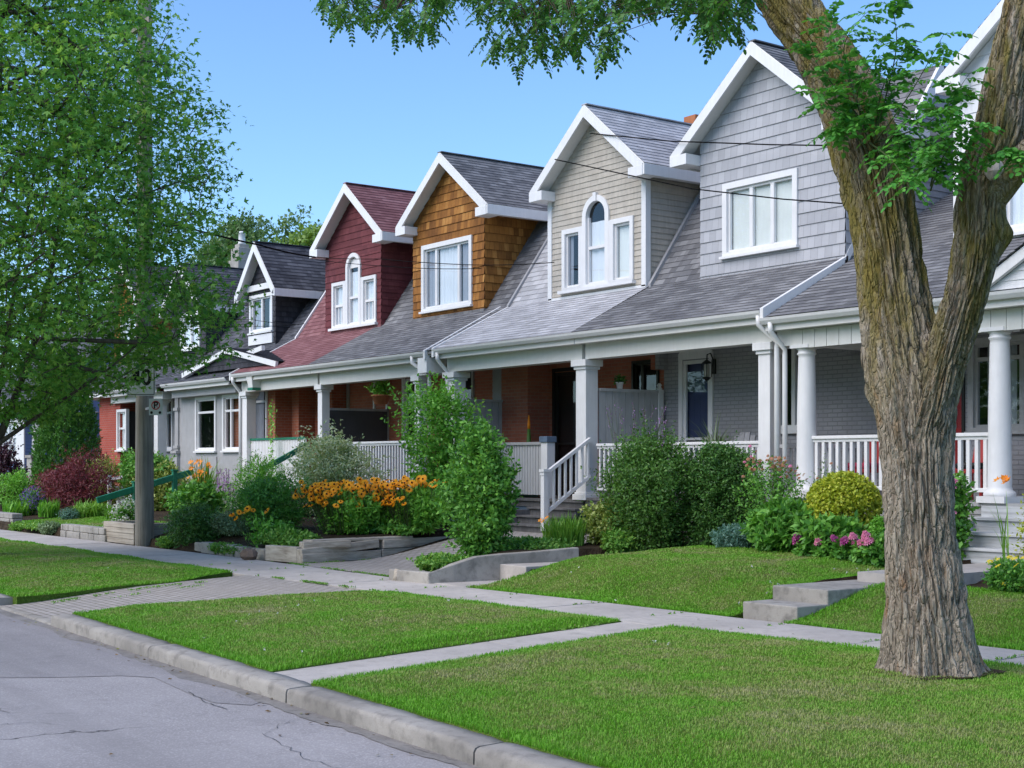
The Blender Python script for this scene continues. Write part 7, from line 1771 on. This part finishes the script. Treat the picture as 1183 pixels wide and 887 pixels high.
# red and pink seats
def chair(label, x, y, z, mat, cush):
    t = thing('porch_chair', label, 'chair', (x,y,z)); m = MB(); m.box(x-.26,x+.26,y-.25,y+.25,z+.40,z+.46); part(m, 'seat', mat, t, bevel=.01); m = MB(); m.hexa([(x-.26,y+.22,z+.46),(x+.26,y+.22,z+.46),(x+.26,y+.27,z+.46),(x-.26,y+.27,z+.46),(x-.25,y+.34,z+.95),(x+.25,y+.34,z+.95),(x+.25,y+.38,z+.95),(x-.25,y+.38,z+.95)]); part(m, 'backrest', mat, t, bevel=.01)
    for sx in (-1,1):
        for sy in (-1,1): m = MB(); m.box(x+sx*.23-.02,x+sx*.23+.02,y+sy*.21-.02,y+sy*.21+.02,z,z+.4); part(m, 'leg', mat, t)
    m = MB(); m.box(x-.23,x+.23,y-.22,y+.2,z+.46,z+.56); part(m, 'cushion', cush, t, bevel=.04)
chair('red porch chair with pink cushion behind the white balusters left of the trunk', at_y(1000,545,17.8).x, 17.8, 1.2, 'redchair', 'cushion')
chair('red porch chair hidden in part by the big trunk', at_y(1128,540,17.8).x, 17.8, 1.2, 'redchair', 'black')
chair('pinkish red chair behind the variegated shrub on the burgundy porch', at_y(357,512,17.7).x, 17.7, 1.15, 'redchair', 'cushion')
q = at_y(1110,580,17.4); 
# ================================================================ light, sky, camera
w = bpy.data.worlds.new('World'); scene.world = w; w.use_nodes = True
nt = w.node_tree; bg = nt.nodes['Background']
sky = nt.nodes.new('ShaderNodeTexSky'); sky.sky_type = 'NISHITA'; sky.sun_disc = False
SUN = Vector((-.10,-.72,.72)).normalized()
el = math.asin(SUN.z); az = math.atan2(SUN.x, SUN.y)
sky.sun_elevation = el; sky.sun_rotation = az; sky.air_density = 1.0; sky.dust_density = .3; sky.ozone_density = 2.0; sky.altitude = 100
tn = nt.nodes.new('ShaderNodeMix'); tn.data_type = 'RGBA'; tn.blend_type = 'MULTIPLY'; tn.inputs[0].default_value = 1.0; tn.inputs[7].default_value = (.74,.93,1.12,1)
nt.links.new(sky.outputs[0], tn.inputs[6]); nt.links.new(tn.outputs[2], bg.inputs[0]); bg.inputs[1].default_value = .112
sl = bpy.data.lights.new('sun', 'SUN'); sl.energy = 2.15; sl.angle = math.radians(60); sl.color = (1.0,.90,.82)
so = bpy.data.objects.new('sun', sl); COL.objects.link(so); so.rotation_euler = SUN.to_track_quat('Z','Y').to_euler(); so.location = (0,0,30)
cam = bpy.data.cameras.new('camera'); cam.sensor_width = 36; cam.lens = F_PX/1183*36; cam.shift_y = (HZ-443.5)/1183; cam.clip_end = 2000; cam.clip_start = .1
co = bpy.data.objects.new('camera', cam); COL.objects.link(co); co.location = (0,0,EYE); co.rotation_euler = (math.pi/2, 0, math.atan2(-FW[0], FW[1]))
scene.camera = co
vs_ = scene.view_settings; vs_.view_transform = 'Standard'; vs_.look = 'None'; vs_.exposure = 0.96; vs_.gamma = 1; vs_.use_curve_mapping = False
scene.cycles.max_bounces = 8; scene.cycles.transparent_max_bounces = 12
